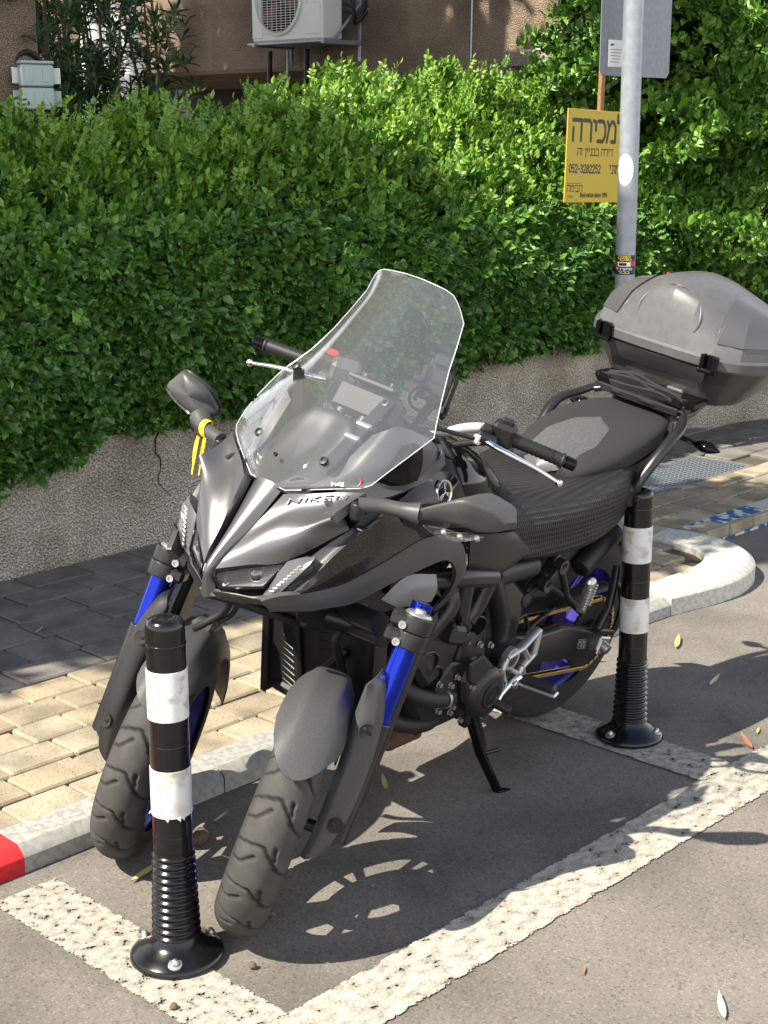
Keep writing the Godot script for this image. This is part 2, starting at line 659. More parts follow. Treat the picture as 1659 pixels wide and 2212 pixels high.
	steel.albedo_texture = ntex(0.02, 77, [[0.25, 0.86], [0.7, 1.0]], 512, FastNoiseLite.TYPE_SIMPLEX, 5)
	tri_map(steel, 0.6)
	mt.steel = steel
	mt.plate = M(0.20, 0.22, 0.245, 0.5, 0.3)
	mt.plate.albedo_texture = steel.albedo_texture
	tri_map(mt.plate, 0.35)
	mt.wood = M(0.30, 0.16, 0.06, 0.7)
	mt.wood.albedo_texture = ntex(0.06, 79, [[0.2, 0.6], [0.8, 1.0]], 256)
	tri_map(mt.wood, 0.3)
	mt.bark = M(0.14, 0.10, 0.065, 0.9)
	mt.bark.albedo_texture = ntex(0.06, 80, [[0.2, 0.5], [0.8, 1.0]], 256)
	tri_map(mt.bark, 0.25)
	mt.leaf = M(1, 1, 1, 0.42)
	mt.leaf.vertex_color_use_as_albedo = true
	mt.leaf.backlight_enabled = true
	mt.leaf.backlight = Color(0.32, 0.42, 0.06)
	mt.leaf_dark = M(1, 1, 1, 0.4)
	mt.leaf_dark.vertex_color_use_as_albedo = true
	mt.leaf_dark.backlight_enabled = true
	mt.leaf_dark.backlight = Color(0.1, 0.16, 0.03)
	mt.dry = M(0.42, 0.36, 0.15, 0.7)

# many small square grains of different tone, wrapped round the edges
func chips_tex(size: int, n: int, lo: int, hi: int, dark: float, light: float, sd: int, pit := 0.0) -> ImageTexture:
	var r := RandomNumberGenerator.new()
	r.seed = sd
	var im := Image.create(size, size, false, Image.FORMAT_RGB8)
	var mid := (dark + light) * 0.5
	im.fill(lin(mid, mid, mid))
	for i in n:
		var v := lerpf(dark, light, pow(r.randf(), 0.9))
		if r.randf() < pit:
			v = dark * 0.35
		elif r.randf() < 0.02:
			v = 1.0
		var w := r.randi_range(lo, hi)
		var h := r.randi_range(lo, hi)
		var warm := r.randf_range(0.96, 1.0)
		im.fill_rect(Rect2i(r.randi() % size, r.randi() % size, w, h), lin(v, v * warm, v * warm * warm * 0.98))
	return ImageTexture.create_from_image(im)

# honeycomb of holes, as a height or shade picture
func dots_tex(low: float) -> ImageTexture:
	var w := 128
	var h := 112
	var im := Image.create(w, h, false, Image.FORMAT_L8)
	var cx := w / 8.0
	var cy := h / 4.0
	for y in h:
		for x in w:
			var best := 9.0
			for r in range(-1, 6):
				var oy := (r + 0.5) * cy * 0.5 * 2.0
				var ox := 0.0 if posmod(r, 2) == 0 else 0.5
				var dy := (y - oy) / cy
				var fx := x / cx - ox
				var dx := (fx - floorf(fx) - 0.5)
				best = minf(best, sqrt(dx * dx + dy * dy * 0.8))
			var v := clampf((best - 0.26) / 0.16, 0.0, 1.0)
			im.set_pixel(x, y, Color.from_hsv(0, 0, low + (1.0 - low) * v))
	return ImageTexture.create_from_image(im)

# worn paint: opaque inside, eaten away towards the edges, cracked
func paint_tex(sd: int, w: int, h: int, wear: float) -> ImageTexture:
	var f := FastNoiseLite.new()
	f.seed = sd
	f.frequency = 0.05
	f.fractal_octaves = 4
	var g := FastNoiseLite.new()
	g.seed = sd + 7
	g.noise_type = FastNoiseLite.TYPE_CELLULAR
	g.cellular_return_type = FastNoiseLite.RETURN_DISTANCE2_SUB
	g.cellular_distance_function = FastNoiseLite.DISTANCE_EUCLIDEAN
	g.frequency = 0.045
	g.domain_warp_enabled = true
	g.domain_warp_amplitude = 14.0
	g.domain_warp_frequency = 0.03
	var im := Image.create(w, h, false, Image.FORMAT_RGBA8)
	for y in h:
		for x in w:
			var e := minf(minf(y, h - 1 - y) / 6.0, minf(x, w - 1 - x) / 6.0)
			var n := f.get_noise_2d(x, y)
			var c := g.get_noise_2d(x, y) + 1.0
			var a := 1.0
			if e + n * 0.9 + f.get_noise_2d(x * 5.0, y * 5.0) * 0.9 < 0.12:
				a = 0.0
			if c < 0.010 * wear + n * 0.03 * wear and n > 0.0:
				a = 0.0
			if n + 0.35 * f.get_noise_2d(x * 4.0, y * 4.0) < -0.62 + 0.14 * wear:
				a = 0.0
			var v := 0.80 + n * 0.22 + (f.get_noise_2d(x * 7.0, y * 7.0)) * 0.26 - (0.12 if c < 0.05 else 0.0)
			im.set_pixel(x, y, Color(v, v * 0.975, v * 0.92, a))
	return ImageTexture.create_from_image(im)

func paint_mat(t: Texture2D, shade: float) -> StandardMaterial3D:
	var m := M(shade, shade * 0.98, shade * 0.93, 0.8)
	m.albedo_texture = t
	m.transparency = BaseMaterial3D.TRANSPARENCY_ALPHA_SCISSOR
	m.alpha_scissor_threshold = 0.5
	return m

# ---------------------------------------------------------------- lettering drawn with a brush
const GLYPH := {
	"ה": [1.0, [[0, 0, 1, 0, 1, 1], [0.08, 0.4, 0.08, 1]]], "ר": [0.9, [[0, 0, 0.7, 0, 0.9, 0.15, 0.9, 1]]], "י": [0.32, [[0, 0, 0.3, 0.05, 0.3, 0.45]]],
	"כ": [0.85, [[0, 0, 0.6, 0, 0.85, 0.25, 0.85, 0.75, 0.6, 1, 0, 1]]], "מ": [1.0, [[0, 1, 0.22, 0.3, 0.03, 0], [0.22, 0.3, 0.5, 0, 0.75, 0, 1, 0.25, 1, 1, 0.55, 1]]],
	"ל": [0.85, [[0, -0.35, 0, 0, 0.85, 0, 0.85, 0.3, 0.35, 1]]], "ד": [0.95, [[0, 0, 0.95, 0], [0.78, 0, 0.78, 1]]], "ב": [0.95, [[0, 0, 0.6, 0, 0.78, 0.15, 0.78, 1], [0, 1, 0.95, 1]]],
	"נ": [0.55, [[0.2, 0, 0.55, 0.05, 0.55, 1, 0, 1]]], "ן": [0.3, [[0, 0, 0.3, 0.05, 0.3, 1.35]]], "ז": [0.45, [[0, 0, 0.45, 0], [0.22, 0, 0.22, 1]]], "ו": [0.3, [[0, 0, 0.3, 0.05, 0.3, 1]]],
	"ש": [1.05, [[0, 0, 0.12, 1, 0.55, 1, 1.0, 0.5, 1.05, 0], [0.52, 0, 0.52, 0.5, 0.1, 0.75]]], "ק": [0.95, [[0, 0, 0.95, 0, 0.95, 0.35, 0.55, 0.9], [0.1, 0.4, 0.1, 1.35]]],
	"0": [0.62, [[0.31, 0, 0.55, 0.12, 0.62, 0.5, 0.55, 0.88, 0.31, 1, 0.07, 0.88, 0, 0.5, 0.07, 0.12, 0.31, 0]]], "1": [0.35, [[0, 0.2, 0.3, 0, 0.3, 1]]],
	"2": [0.6, [[0, 0.25, 0.1, 0.05, 0.3, 0, 0.52, 0.07, 0.58, 0.28, 0.45, 0.52, 0, 1, 0.6, 1]]], "3": [0.6, [[0, 0.15, 0.25, 0, 0.52, 0.1, 0.55, 0.33, 0.25, 0.47, 0.55, 0.6, 0.58, 0.85, 0.3, 1, 0, 0.85]]],
	"4": [0.65, [[0.48, 1, 0.48, 0, 0, 0.68, 0.65, 0.68]]], "5": [0.6, [[0.55, 0, 0.1, 0, 0.04, 0.45, 0.3, 0.38, 0.56, 0.5, 0.58, 0.8, 0.3, 1, 0, 0.88]]],
	"8": [0.6, [[0.3, 0.47, 0.06, 0.33, 0.1, 0.08, 0.3, 0, 0.5, 0.08, 0.54, 0.33, 0.3, 0.47, 0.04, 0.63, 0.05, 0.9, 0.3, 1, 0.55, 0.9, 0.56, 0.63, 0.3, 0.47]]],
	"9": [0.6, [[0.05, 0.9, 0.3, 1, 0.54, 0.8, 0.58, 0.3, 0.3, 0, 0.03, 0.22, 0.1, 0.5, 0.35, 0.58, 0.57, 0.35]]], "-": [0.4, [[0, 0.55, 0.4, 0.55]]], " ": [0.35, []],
}

func brush(im: Image, a: Vector2, b: Vector2, r: float, c: Color) -> void:
	var x0 := maxi(0, int(minf(a.x, b.x) - r - 1))
	var x1 := mini(im.get_width() - 1, int(maxf(a.x, b.x) + r + 1))
	var y0 := maxi(0, int(minf(a.y, b.y) - r - 1))
	var y1 := mini(im.get_height() - 1, int(maxf(a.y, b.y) + r + 1))
	for y in range(y0, y1 + 1):
		for x in range(x0, x1 + 1):
			var q := Geometry2D.get_closest_point_to_segment(Vector2(x, y), a, b)
			if q.distance_to(Vector2(x, y)) <= r:
				im.set_pixel(x, y, c)

# text is given in the order the letters stand from left to right
func letters(im: Image, text: String, at: Vector2, h: float, thick: float, c: Color, squeeze := 1.0, slant := 0.0) -> float:
	var x := at.x
	for ch in text:
		if not GLYPH.has(ch):
			x += h * 0.35
			continue
		var g = GLYPH[ch]
		for s in g[1]:
			for k in range(0, s.size() - 2, 2):
				var p := Vector2(x + (s[k] + slant * (1.0 - s[k + 1])) * h * squeeze, at.y + s[k + 1] * h)
				var q := Vector2(x + (s[k + 2] + slant * (1.0 - s[k + 3])) * h * squeeze, at.y + s[k + 3] * h)
				brush(im, p, q, thick * 0.5, c)
		x += (g[0] + 0.24) * h * squeeze
	return x

func print_mat(im: Image, rough := 0.5) -> StandardMaterial3D:
	var m := M(1, 1, 1, rough)
	m.albedo_texture = ImageTexture.create_from_image(im)
	m.texture_repeat = false
	return m

func text_mesh(t: String, height: float, depth: float, font := "Droid Sans", weight := 700) -> TextMesh:
	var f := SystemFont.new()
	f.font_names = PackedStringArray([font])
	f.font_weight = weight
	var m := TextMesh.new()
	m.font = f
	m.text = t
	m.font_size = 64
	m.pixel_size = height / 46.0
	m.depth = depth
	m.curve_step = 2.0
	return m

# ---------------------------------------------------------------- scene
func _ready() -> void:
	rng.seed = 20240501
	var cam := Camera3D.new()
	cam.name = "camera"
	add_child(cam)
	var fwd := Vector3(cos(deg_to_rad(43.7)), -tan(deg_to_rad(14.24)), -sin(deg_to_rad(43.7)))
	cam.look_at_from_position(Vector3(0, 1.7, 0), Vector3(0, 1.7, 0) + fwd)
	cam.fov = 37.96
	cam.near = 0.05
	cam.far = 400.0
	cam.current = true
	var sun := DirectionalLight3D.new()
	sun.name = "sun"
	add_child(sun)
	sun.look_at_from_position(Vector3.ZERO, Vector3(0.624, -0.762, 0.174))
	sun.light_energy = 1.6
	sun.light_color = Color(1.0, 0.965, 0.90)
	sun.light_angular_distance = 0.5
	sun.shadow_enabled = true
	var we := WorldEnvironment.new()
	we.name = "world"
	var env := Environment.new()
	env.background_mode = Environment.BG_SKY
	var sm := ProceduralSkyMaterial.new()
	sm.sky_top_color = Color(0.24, 0.31, 0.43)
	sm.sky_horizon_color = Color(0.95, 0.95, 0.95)
	sm.sky_curve = 0.38
	sm.ground_bottom_color = Color(0.36, 0.34, 0.31)
	sm.ground_horizon_color = Color(0.55, 0.54, 0.52)
	sm.sky_energy_multiplier = 1.0
	sm.sun_angle_max = 12.0
	var sky := Sky.new()
	sky.sky_material = sm
	env.sky = sky
	env.background_energy_multiplier = 1.45
	env.tonemap_mode = Environment.TONE_MAPPER_LINEAR
	env.tonemap_exposure = 2.25
	env.sdfgi_enabled = true
	env.ssao_enabled = true
	env.ssil_enabled = true
	we.environment = env
	add_child(we)
	make_materials()
	ground()
	pavement()
	walls()
	house()
	planting()
	shade_trees()
	street_things()
	motorcycle()
	litter()

func sheet(called: String, x0: float, x1: float, z0: float, z1: float, y: float, mat: Material, parent: Node = null) -> MeshInstance3D:
	var b := MB.new()
	b.face([Vector3(x0, y, z0), Vector3(x1, y, z0), Vector3(x1, y, z1), Vector3(x0, y, z1)], Vector3.UP, [Vector2(0, 0), Vector2(1, 0), Vector2(1, 1), Vector2(0, 1)])
	return put(called, b, mat, parent)

func ground() -> void:
	structure(sheet("road", -200, 200, -200, 200, 0.0, mt.road), "worn warm grey asphalt road with light speckles")
	# painted bay lines
	var pm := node("road_marking", null)
	structure(pm, "worn white lines of the parking bay on the asphalt")
	var la := paint_mat(paint_tex(3, 1400, 96, 0.5), 0.54)
	var lb := paint_mat(paint_tex(9, 512, 96, 1.2), 0.50)
	var lc := paint_mat(paint_tex(15, 512, 96, 1.0), 0.50)
	sheet("bay_line", 1.7, 5.4, -1.955, -1.79, 0.004, la, pm)
	sheet("bay_line", 5.4, 10.0, -1.955, -1.79, 0.004, la, pm)
	for e in [[1.598, 1.768, lb], [3.285, 3.45, lc]]:
		var b := MB.new()
		b.face([Vector3(e[0], 0.0042, -1.95), Vector3(e[1], 0.0042, -1.95), Vector3(e[1], 0.0042, -2.76), Vector3(e[0], 0.0042, -2.76)], Vector3.UP, [Vector2(0, 0), Vector2(0, 1), Vector2(1, 1), Vector2(1, 0)])
		put("bay_line", b, e[2], pm)

func kerb_piece(path: Array, mat: Material, parent: Node, rise := 0.0) -> void:
	# path of [front point, back point] pairs on plan, each Vector2(x, z)
	var rows := []
	for q in path:
		var f: Vector2 = q[0]
		var k: Vector2 = q[1]
		var d := (k - f).normalized()
		var m := f + d * 0.028
		var m2 := f + d * 0.008
		rows.append(PackedVector3Array([Vector3(f.x, -0.02, f.y), Vector3(f.x, 0.040 + rise, f.y), Vector3(m2.x, 0.052 + rise, m2.y), Vector3(m.x, 0.066 + rise, m.y), Vector3(k.x - d.x * 0.006, 0.069 + rise * 0.5, k.y - d.y * 0.006), Vector3(k.x, 0.064 + rise * 0.4, k.y), Vector3(k.x, -0.02, k.y)]))
	var b := MB.new()
	var cols := [[0, 1], [1, 2, 3], [3, 4], [4, 5], [5, 6]]
	for c in cols:
		var g := []
		for r in rows:
			var row := PackedVector3Array()
			for k in c:
				row.append(r[k])
			g.append(row)
		b.grid(g)
	b.face(Array(rows[0]))
	b.face(Array(rows[-1]))
	put("kerbstone", b, mat, parent)

func pavement() -> void:
	var walk := node("pavement", null)
	structure(walk, "pavement of sandy and grey paving stones")
	var bed := MB.new()
	bed.box(Vector3(24, 0.2, 4.1), Transform3D(Basis(), Vector3(7, -0.053, -5.39)), 0.01)
	put("bed", bed, mt.sand, walk)
	var bed2 := MB.new()
	bed2.prism([Vector2(-5, 2.93), Vector2(4.9, 2.93), Vector2(5.06, 3.05), Vector2(5.1, 3.2), Vector2(5.08, 3.38), Vector2(-5, 3.38)], 0.06, Transform3D(Basis(Vector3.RIGHT, Vector3.FORWARD, Vector3.UP), Vector3(0, 0.017, 0)), 0.002)
	put("bed", bed2, mt.sand, walk)
	# stones
	var variants := {}
	for kind in ["s", "g"]:
		variants[kind] = []
		for k in 6:
			var w: float = [0.135, 0.165, 0.2, 0.205, 0.15, 0.185][k] if kind == "s" else [0.2, 0.24, 0.28, 0.22, 0.26, 0.3][k]
			var d: float = 0.137 if kind == "s" else 0.168
			var b := MB.new()
			b.box(Vector3(w - 0.007, 0.05, d - 0.008), Transform3D(Basis(Vector3.FORWARD, rng.randf_range(-0.006, 0.006)), Vector3.ZERO), 0.006)
			variants[kind].append([b.mesh(), w])
	var bounds_s := [-3.07, -3.207, -3.345, -3.482, -3.619, -3.756]
	for i in bounds_s.size():
		var x := 1.0 + rng.randf() * 0.2
		var lim := 9.4
		if i < 2:
			lim = 4.88 if i == 0 else 4.98
		while x < lim:
			var v = variants.s[rng.randi() % 6]
			if x + v[1] > lim + 0.08:
				break
			stone(walk, v[0], mt.pavers[rng.randi() % 4], Vector3(x + v[1] * 0.5, 0.041 + rng.randf_range(-0.004, 0.004), bounds_s[i] + 0.0685))
			x += v[1]
	for i in 7:
		var x := 1.6 + rng.randf() * 0.25
		var z := -3.756 - 0.168 * (i + 0.5)
		while x < 9.3 - i * 0.1:
			var v = variants.g[rng.randi() % 6]
			if not (x > 5.6 and x < 6.65 and i < 2) and not (z < wall_z(x) + 0.02):
				stone(walk, v[0], mt.tiles[rng.randi() % 3], Vector3(x + v[1] * 0.5, 0.041 + rng.randf_range(-0.002, 0.002), z))
			x += v[1]
	# kerb
	var kerb := node("kerb", null)
	structure(kerb, "low painted kerb along the parking bay")
	var cuts := [[-1.2, -0.2, "kerb_red"], [-0.19, 0.72, "kerb_red"], [0.725, 1.735, "kerb_red"], [1.735, 2.35, "kerb_grey"], [2.355, 3.3, "kerb_grey"], [3.305, 4.0, "kerb_grey"], [4.005, 4.45, "kerb_grey"]]
	for c in cuts:
		kerb_piece([[Vector2(c[0], -2.835), Vector2(c[0], -2.955)], [Vector2(c[1], -2.835 + maxf(0, c[1] - 4.0) * 0.05), Vector2(c[1], -2.955)]], mt[c[2]], kerb)
	var fr := [Vector2(4.455, -2.812), Vector2(4.7, -2.765), Vector2(4.88, -2.765), Vector2(5.06, -2.82), Vector2(5.18, -2.92), Vector2(5.25, -3.05), Vector2(5.27, -3.18), Vector2(5.25, -3.33)]
	var bk := [Vector2(4.455, -2.955), Vector2(4.63, -2.955), Vector2(4.8, -2.955), Vector2(4.93, -2.98), Vector2(5.01, -3.03), Vector2(5.06, -3.1), Vector2(5.08, -3.18), Vector2(5.085, -3.33)]
	for k in [[0, 3], [3, 5], [5, 7]]:
		var seg := []
		var n := 8
		for j in n + 1:
			var t := lerpf(k[0], k[1], j / float(n))
			var i := mini(int(t), 6)
			var u := t - i
			var fa: Vector2 = fr[i].cubic_interpolate(fr[i + 1], fr[maxi(0, i - 1)], fr[mini(7, i + 2)], u)
			var ba: Vector2 = bk[i].cubic_interpolate(bk[i + 1], bk[maxi(0, i - 1)], bk[mini(7, i + 2)], u)
			seg.append([fa, ba])
		kerb_piece(seg, mt.kerb_white, kerb, 0.022)
	for c in [[5.09, 5.86, "kerb_blue"], [5.865, 6.7, "kerb_white"], [6.705, 7.5, "kerb_blue"], [7.505, 8.3, "kerb_white"], [8.305, 9.3, "kerb_blue"]]:
		kerb_piece([[Vector2(c[0], -3.215 if c[0] > 5.1 else -3.24), Vector2(c[0], -3.345)], [Vector2(c[1], -3.215), Vector2(c[1], -3.345)]], mt[c[2]], kerb)

func stone(parent: Node, mesh: Mesh, mat: Material, at: Vector3) -> void:
	var o := MeshInstance3D.new()
	o.mesh = mesh
	o.material_override = mat
	o.position = at
	o.rotation = Vector3(rng.randf_range(-0.012, 0.012), rng.randf_range(-0.012, 0.012), rng.randf_range(-0.012, 0.012))
	o.name = "paving_stone"
	parent.add_child(o, true)

const WALL_PATH := [Vector2(-2.0, -4.77), Vector2(1.0, -4.77), Vector2(3.7, -4.77), Vector2(5.4, -4.665), Vector2(7.26, -4.53), Vector2(7.95, -4.34), Vector2(9.0, -3.85), Vector2(10.0, -3.3)]

func wall_z(x: float) -> float:
	for i in WALL_PATH.size() - 1:
		if x <= WALL_PATH[i + 1].x:
			return lerpf(WALL_PATH[i].y, WALL_PATH[i + 1].y, (x - WALL_PATH[i].x) / (WALL_PATH[i + 1].x - WALL_PATH[i].x))
	return -3.0

func wall_top(x: float) -> float:
	return 0.575 + clampf((x - 3.0) * 0.022, -0.02, 0.09)

func walls() -> void:
	var nz := FastNoiseLite.new()
	nz.seed = 4
	nz.frequency = 1.6
	nz.fractal_octaves = 4
	var b := MB.new()
	var rows := []
	var x := -1.5
	while x < 9.8:
		var z := wall_z(x)
		var h := wall_top(x) + nz.get_noise_1d(x * 3.0) * 0.012
		var r := PackedVector3Array()
		for q in [[0.0, 0.0], [0.0, 0.08], [0.0, 0.2], [0.0, 0.35], [0.0, 0.5], [0.0, 0.9], [0.006, 0.97], [0.03, 1.0], [0.12, 1.0], [0.24, 0.99], [0.26, 0.95], [0.26, 0.0]]:
			var n := nz.get_noise_2d(x * 2.0, q[1] * 3.0) * 0.014
			var foot := 0.012 * maxf(0.0, 0.12 - q[1]) / 0.12 * (1.0 + 3.0 * nz.get_noise_1d(x * 4.0))
			r.append(Vector3(x, q[1] * h if q[1] < 0.3 or q[0] > 0.0 else q[1] * h, z - q[0] + n + foot))
		rows.append(r)
		x += 0.06
	b.grid(rows)
	var w := put("retaining_wall", b, mt.wall)
	tag(w, "low roughcast beige wall under the hedge with a vertical crack", "wall")
	var c := MB.new()
	var pts := []
	var rad := []
	for k in 15:
		var y := 0.578 - k * 0.026
		pts.append(Vector3(3.655 + 0.018 * sin(k * 1.1) + (0.012 if k > 9 else 0.0) * (k - 9) + rng.randf_range(-0.006, 0.006), y, -4.768 + nz.get_noise_2d(3.65 * 2.0, y / 0.59 * 3.0) * 0.014))
		rad.append(0.0045 * (1.0 - k / 17.0))
	c.tube(pts, rad, 5)
	put("crack", c, mt.dark, w)
	# rusty railing inside the hedge
	var fence := node("railing", null, Transform3D(Basis(), Vector3(0, 0, 0)))
	tag(fence, "rusty iron railing standing on the wall inside the hedge", "railing")
	var bar := MB.new()
	bar.box(Vector3(0.018, 0.52, 0.018), Transform3D(), 0.003)
	var bm := bar.mesh()
	x = 2.9
	while x < 9.0:
		put("bar", bm, mt.rust, fence, Transform3D(Basis(), Vector3(x, wall_top(x) + 0.27, wall_z(x) - 0.12)))
		x += 0.125
	for hh in [0.06, 0.5]:
		var rail := MB.new()
		var rp := []
		x = 2.8
		while x < 9.1:
			rp.append(Vector3(x, wall_top(x) + hh, wall_z(x) - 0.12))
			x += 0.4
		rail.tube(rp, 0.014, 4)
		put("rail", rail, mt.rust, fence)

func house() -> void:
	# gable wall of the apartment house, facing down the street
	var h := node("apartment_house", null, Transform3D(Basis(), Vector3(8.2, 0, -8)))
	tag(h, "brown roughcast apartment house with an overhanging upper storey behind the hedge", "building")
	var b := MB.new()
	b.box(Vector3(6.0, 9.0, 2.31), Transform3D(Basis(), Vector3(3.0, 4.5, 0.675)), 0.03)
	put("wall", b, mt.facade, h)
	var c := MB.new()
	c.box(Vector3(5.9, 7.0, 5.2), Transform3D(Basis(), Vector3(3.0, 5.68, -3.09)), 0.03)
	put("upper_storey", c, mt.facade, h)
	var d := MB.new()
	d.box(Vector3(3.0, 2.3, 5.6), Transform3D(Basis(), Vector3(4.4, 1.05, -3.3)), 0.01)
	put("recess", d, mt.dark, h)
	for k in 3:
		var p := MB.new()
		var z := -0.62 - k * 0.21
		p.tube([Vector3(-0.03, 2.33, z), Vector3(-0.02, 1.9, z - 0.03), Vector3(0.0, 0.4, z - 0.02)], 0.02 if k != 1 else 0.012, 8)
		put("pipe", p, mt.black if k != 1 else mt.steel, h)
	var lg := MB.new()
	lg.box(Vector3(0.25, 0.1, 0.5), Transform3D(Basis(), Vector3(-0.02, 2.19, 1.64)), 0.01)
	put("ledge", lg, mt.wall, h)
	var wire := MB.new()
	wire.tube([Vector3(-0.012, 6.0, 1.05), Vector3(-0.012, 1.5, 1.0)], 0.006, 5)
	put("cable", wire, mt.white, h)
	# house column with the cable cabinet
	var col := node("column", null, Transform3D(Basis(), Vector3(4.77, 0, -7.55)))
	tag(col, "roughcast square column at the left behind the hedge", "column")
	var cb := MB.new()
	cb.box(Vector3(0.30, 5.0, 0.42), Transform3D(Basis(), Vector3(0, 2.5, 0)), 0.02)
	put("shaft", cb, mt.facade, col)
	var cab := node("cable_cabinet", null, Transform3D(Basis(Vector3.UP, -0.25), Vector3(4.84, 1.83, -7.275)))
	tag(cab, "pale green plastic cable cabinet with open flaps on the column", "cabinet")
	var shell := M(0.40, 0.50, 0.46, 0.5)
	for k in 2:
		var s := MB.new()
		s.box(Vector3(0.185, 0.115, 0.07), Transform3D(Basis(), Vector3(0, 0.06 + k * 0.122, 0.0)), 0.008)
		put("cover", s, shell, cab)
		for sx in [-1, 1]:
			var f := MB.new()
			f.box(Vector3(0.045, 0.075, 0.004), Transform3D(Basis(), Vector3(sx * 0.05, 0.062 + k * 0.122, 0.037)), 0.002)
			put("latch_panel", f, shell, cab)
			var g := MB.new()
			g.box(Vector3(0.05, 0.085, 0.006), Transform3D(Basis(Vector3.UP, -sx * 0.5), Vector3(sx * 0.115, 0.06 + k * 0.122, 0.0)), 0.002)
			put("flap", g, mt.white if k == 1 else shell, cab)
	var lid := MB.new()
	lid.box(Vector3(0.19, 0.016, 0.08), Transform3D(Basis(), Vector3(0, 0.252, 0)), 0.005)
	put("cover", lid, shell, cab)
	var loop := MB.new()
	var lp := []
	for k in 25:
		var t := TAU * k / 24.0
		lp.append(Vector3(-0.02 + cos(t) * 0.12, 0.11 + sin(t) * 0.2, -0.055))
	loop.tube(lp, 0.014, 8, false, true)
	loop.tube(lp.map(func(q): return q * Vector3(0.93, 0.95, 1) + Vector3(0, 0.005, -0.012)), 0.012, 8, false, true)
	put("cable_coil", loop, mt.rubber, cab)
	# air conditioner
	var ac := node("air_conditioner", null, Transform3D(Basis(Vector3(0, 0, 1), Vector3.UP, Vector3(-1, 0, 0)), Vector3(7.86, 2.37, -8.5)))
	tag(ac, "white outdoor air conditioning unit on a steel bracket high on the house wall", "air conditioner")
	# local x runs to the street (photo right), z out of the front
	var cream := M(0.70, 0.69, 0.64, 0.5)
	var body := MB.new()
	body.box(Vector3(0.76, 0.56, 0.21), Transform3D(Basis(), Vector3(-0.01, 0.28, -0.105)), 0.012)
	put("casing", body, cream, ac)
	var ring := MB.new()
	ring.lathe([Vector2(0.19, 0.0), Vector2(0.255, 0.0), Vector2(0.262, 0.012), Vector2(0.24, 0.018), Vector2(0.235, 0.004)], 40, Transform3D(Basis(Vector3.RIGHT, PI / 2), Vector3(-0.10, 0.30, 0.0)))
	put("fan_ring", ring, cream, ac)
	var hole := MB.new()
	hole.cyl(Vector3(-0.10, 0.30, -0.002), Vector3(-0.10, 0.30, 0.003), 0.232, 40)
	put("fan_opening", hole, mt.dark, ac)
	var fan := MB.new()
	for k in 3:
		var a := TAU * k / 3.0
		fan.prism([Vector2(0.03, -0.02), Vector2(0.2, -0.09), Vector2(0.215, 0.05), Vector2(0.04, 0.04)], 0.004, Transform3D(Basis(Vector3.BACK, a), Vector3(-0.10, 0.30, 0.006)), 0.001)
	put("fan", fan, M(0.12, 0.05, 0.04, 0.6), ac)
	var grille := MB.new()
	for k in 26:
		var y := -0.23 + k * 0.0184
		var hw := sqrt(maxf(0.0, 0.236 * 0.236 - y * y))
		grille.tube([Vector3(-0.10 - hw, 0.30 + y, 0.014), Vector3(-0.10 + hw, 0.30 + y, 0.014)], 0.0022, 4)
	for k in 9:
		var xx := -0.2 + k * 0.05
		var hh := sqrt(maxf(0.0, 0.236 * 0.236 - xx * xx))
		grille.tube([Vector3(-0.10 + xx, 0.30 - hh, 0.017), Vector3(-0.10 + xx, 0.30 + hh, 0.017)], 0.0026, 4)
	put("grille", grille, cream, ac)
	var im := Image.create(160, 320, false, Image.FORMAT_RGB8)
	im.fill(Color(0.86, 0.87, 0.86))
	var blue := Color(0.13, 0.33, 0.66)
	letters(im, "08-94", Vector2(0, 0), 1, 0.1, blue)
	var turned := Image.create(320, 160, false, Image.FORMAT_RGB8)
	turned.fill(Color(0.86, 0.87, 0.86))
	letters(turned, "רוק-הנ", Vector2(14, 16), 44, 9, blue, 0.9)
	letters(turned, "08-94", Vector2(14, 102), 44, 8, blue, 0.95)
	brush(turned, Vector2(60, 82), Vector2(60, 82), 20, blue)
	turned.rotate_90(COUNTERCLOCKWISE)
	var st := MB.new()
	st.face([Vector3(0.2, 0.56, 0.003), Vector3(0.345, 0.56, 0.003), Vector3(0.345, 0.26, 0.003), Vector3(0.2, 0.26, 0.003)], Vector3.BACK, [Vector2(0, 0), Vector2(1, 0), Vector2(1, 1), Vector2(0, 1)])
	put("sticker", st, print_mat(turned), ac)
	var bd := MB.new()
	bd.box(Vector3(0.09, 0.05, 0.004), Transform3D(Basis(), Vector3(-0.335, 0.36, 0.003)), 0.001)
	put("badge", bd, M(0.02, 0.10, 0.32, 0.5), ac)
	var pn := MB.new()
	pn.box(Vector3(0.11, 0.3, 0.005), Transform3D(Basis(), Vector3(-0.33, 0.18, 0.002)), 0.002)
	put("service_panel", pn, cream, ac)
	var pn2 := MB.new()
	pn2.box(Vector3(0.16, 0.2, 0.005), Transform3D(Basis(), Vector3(0.27, 0.14, 0.002)), 0.002)
	put("service_panel", pn2, cream, ac)
	for sx in [-0.33, 0.42]:
		var br := MB.new()
		br.box(Vector3(0.03, 0.03, 0.42), Transform3D(Basis(), Vector3(sx, -0.02, -0.16)), 0.002)
		br.box(Vector3(0.03, 0.5, 0.03), Transform3D(Basis(), Vector3(sx, 0.1, -0.345)), 0.002)
		br.tube([Vector3(sx, -0.02, -0.05), Vector3(sx, 0.25, -0.34)], 0.014, 4)
		put("bracket", br, mt.steel, ac)
	var tray := MB.new()
	tray.box(Vector3(0.84, 0.02, 0.36), Transform3D(Basis(), Vector3(0, -0.012, -0.15)), 0.004)
	put("tray", tray, mt.steel, ac)
	var hoses := MB.new()
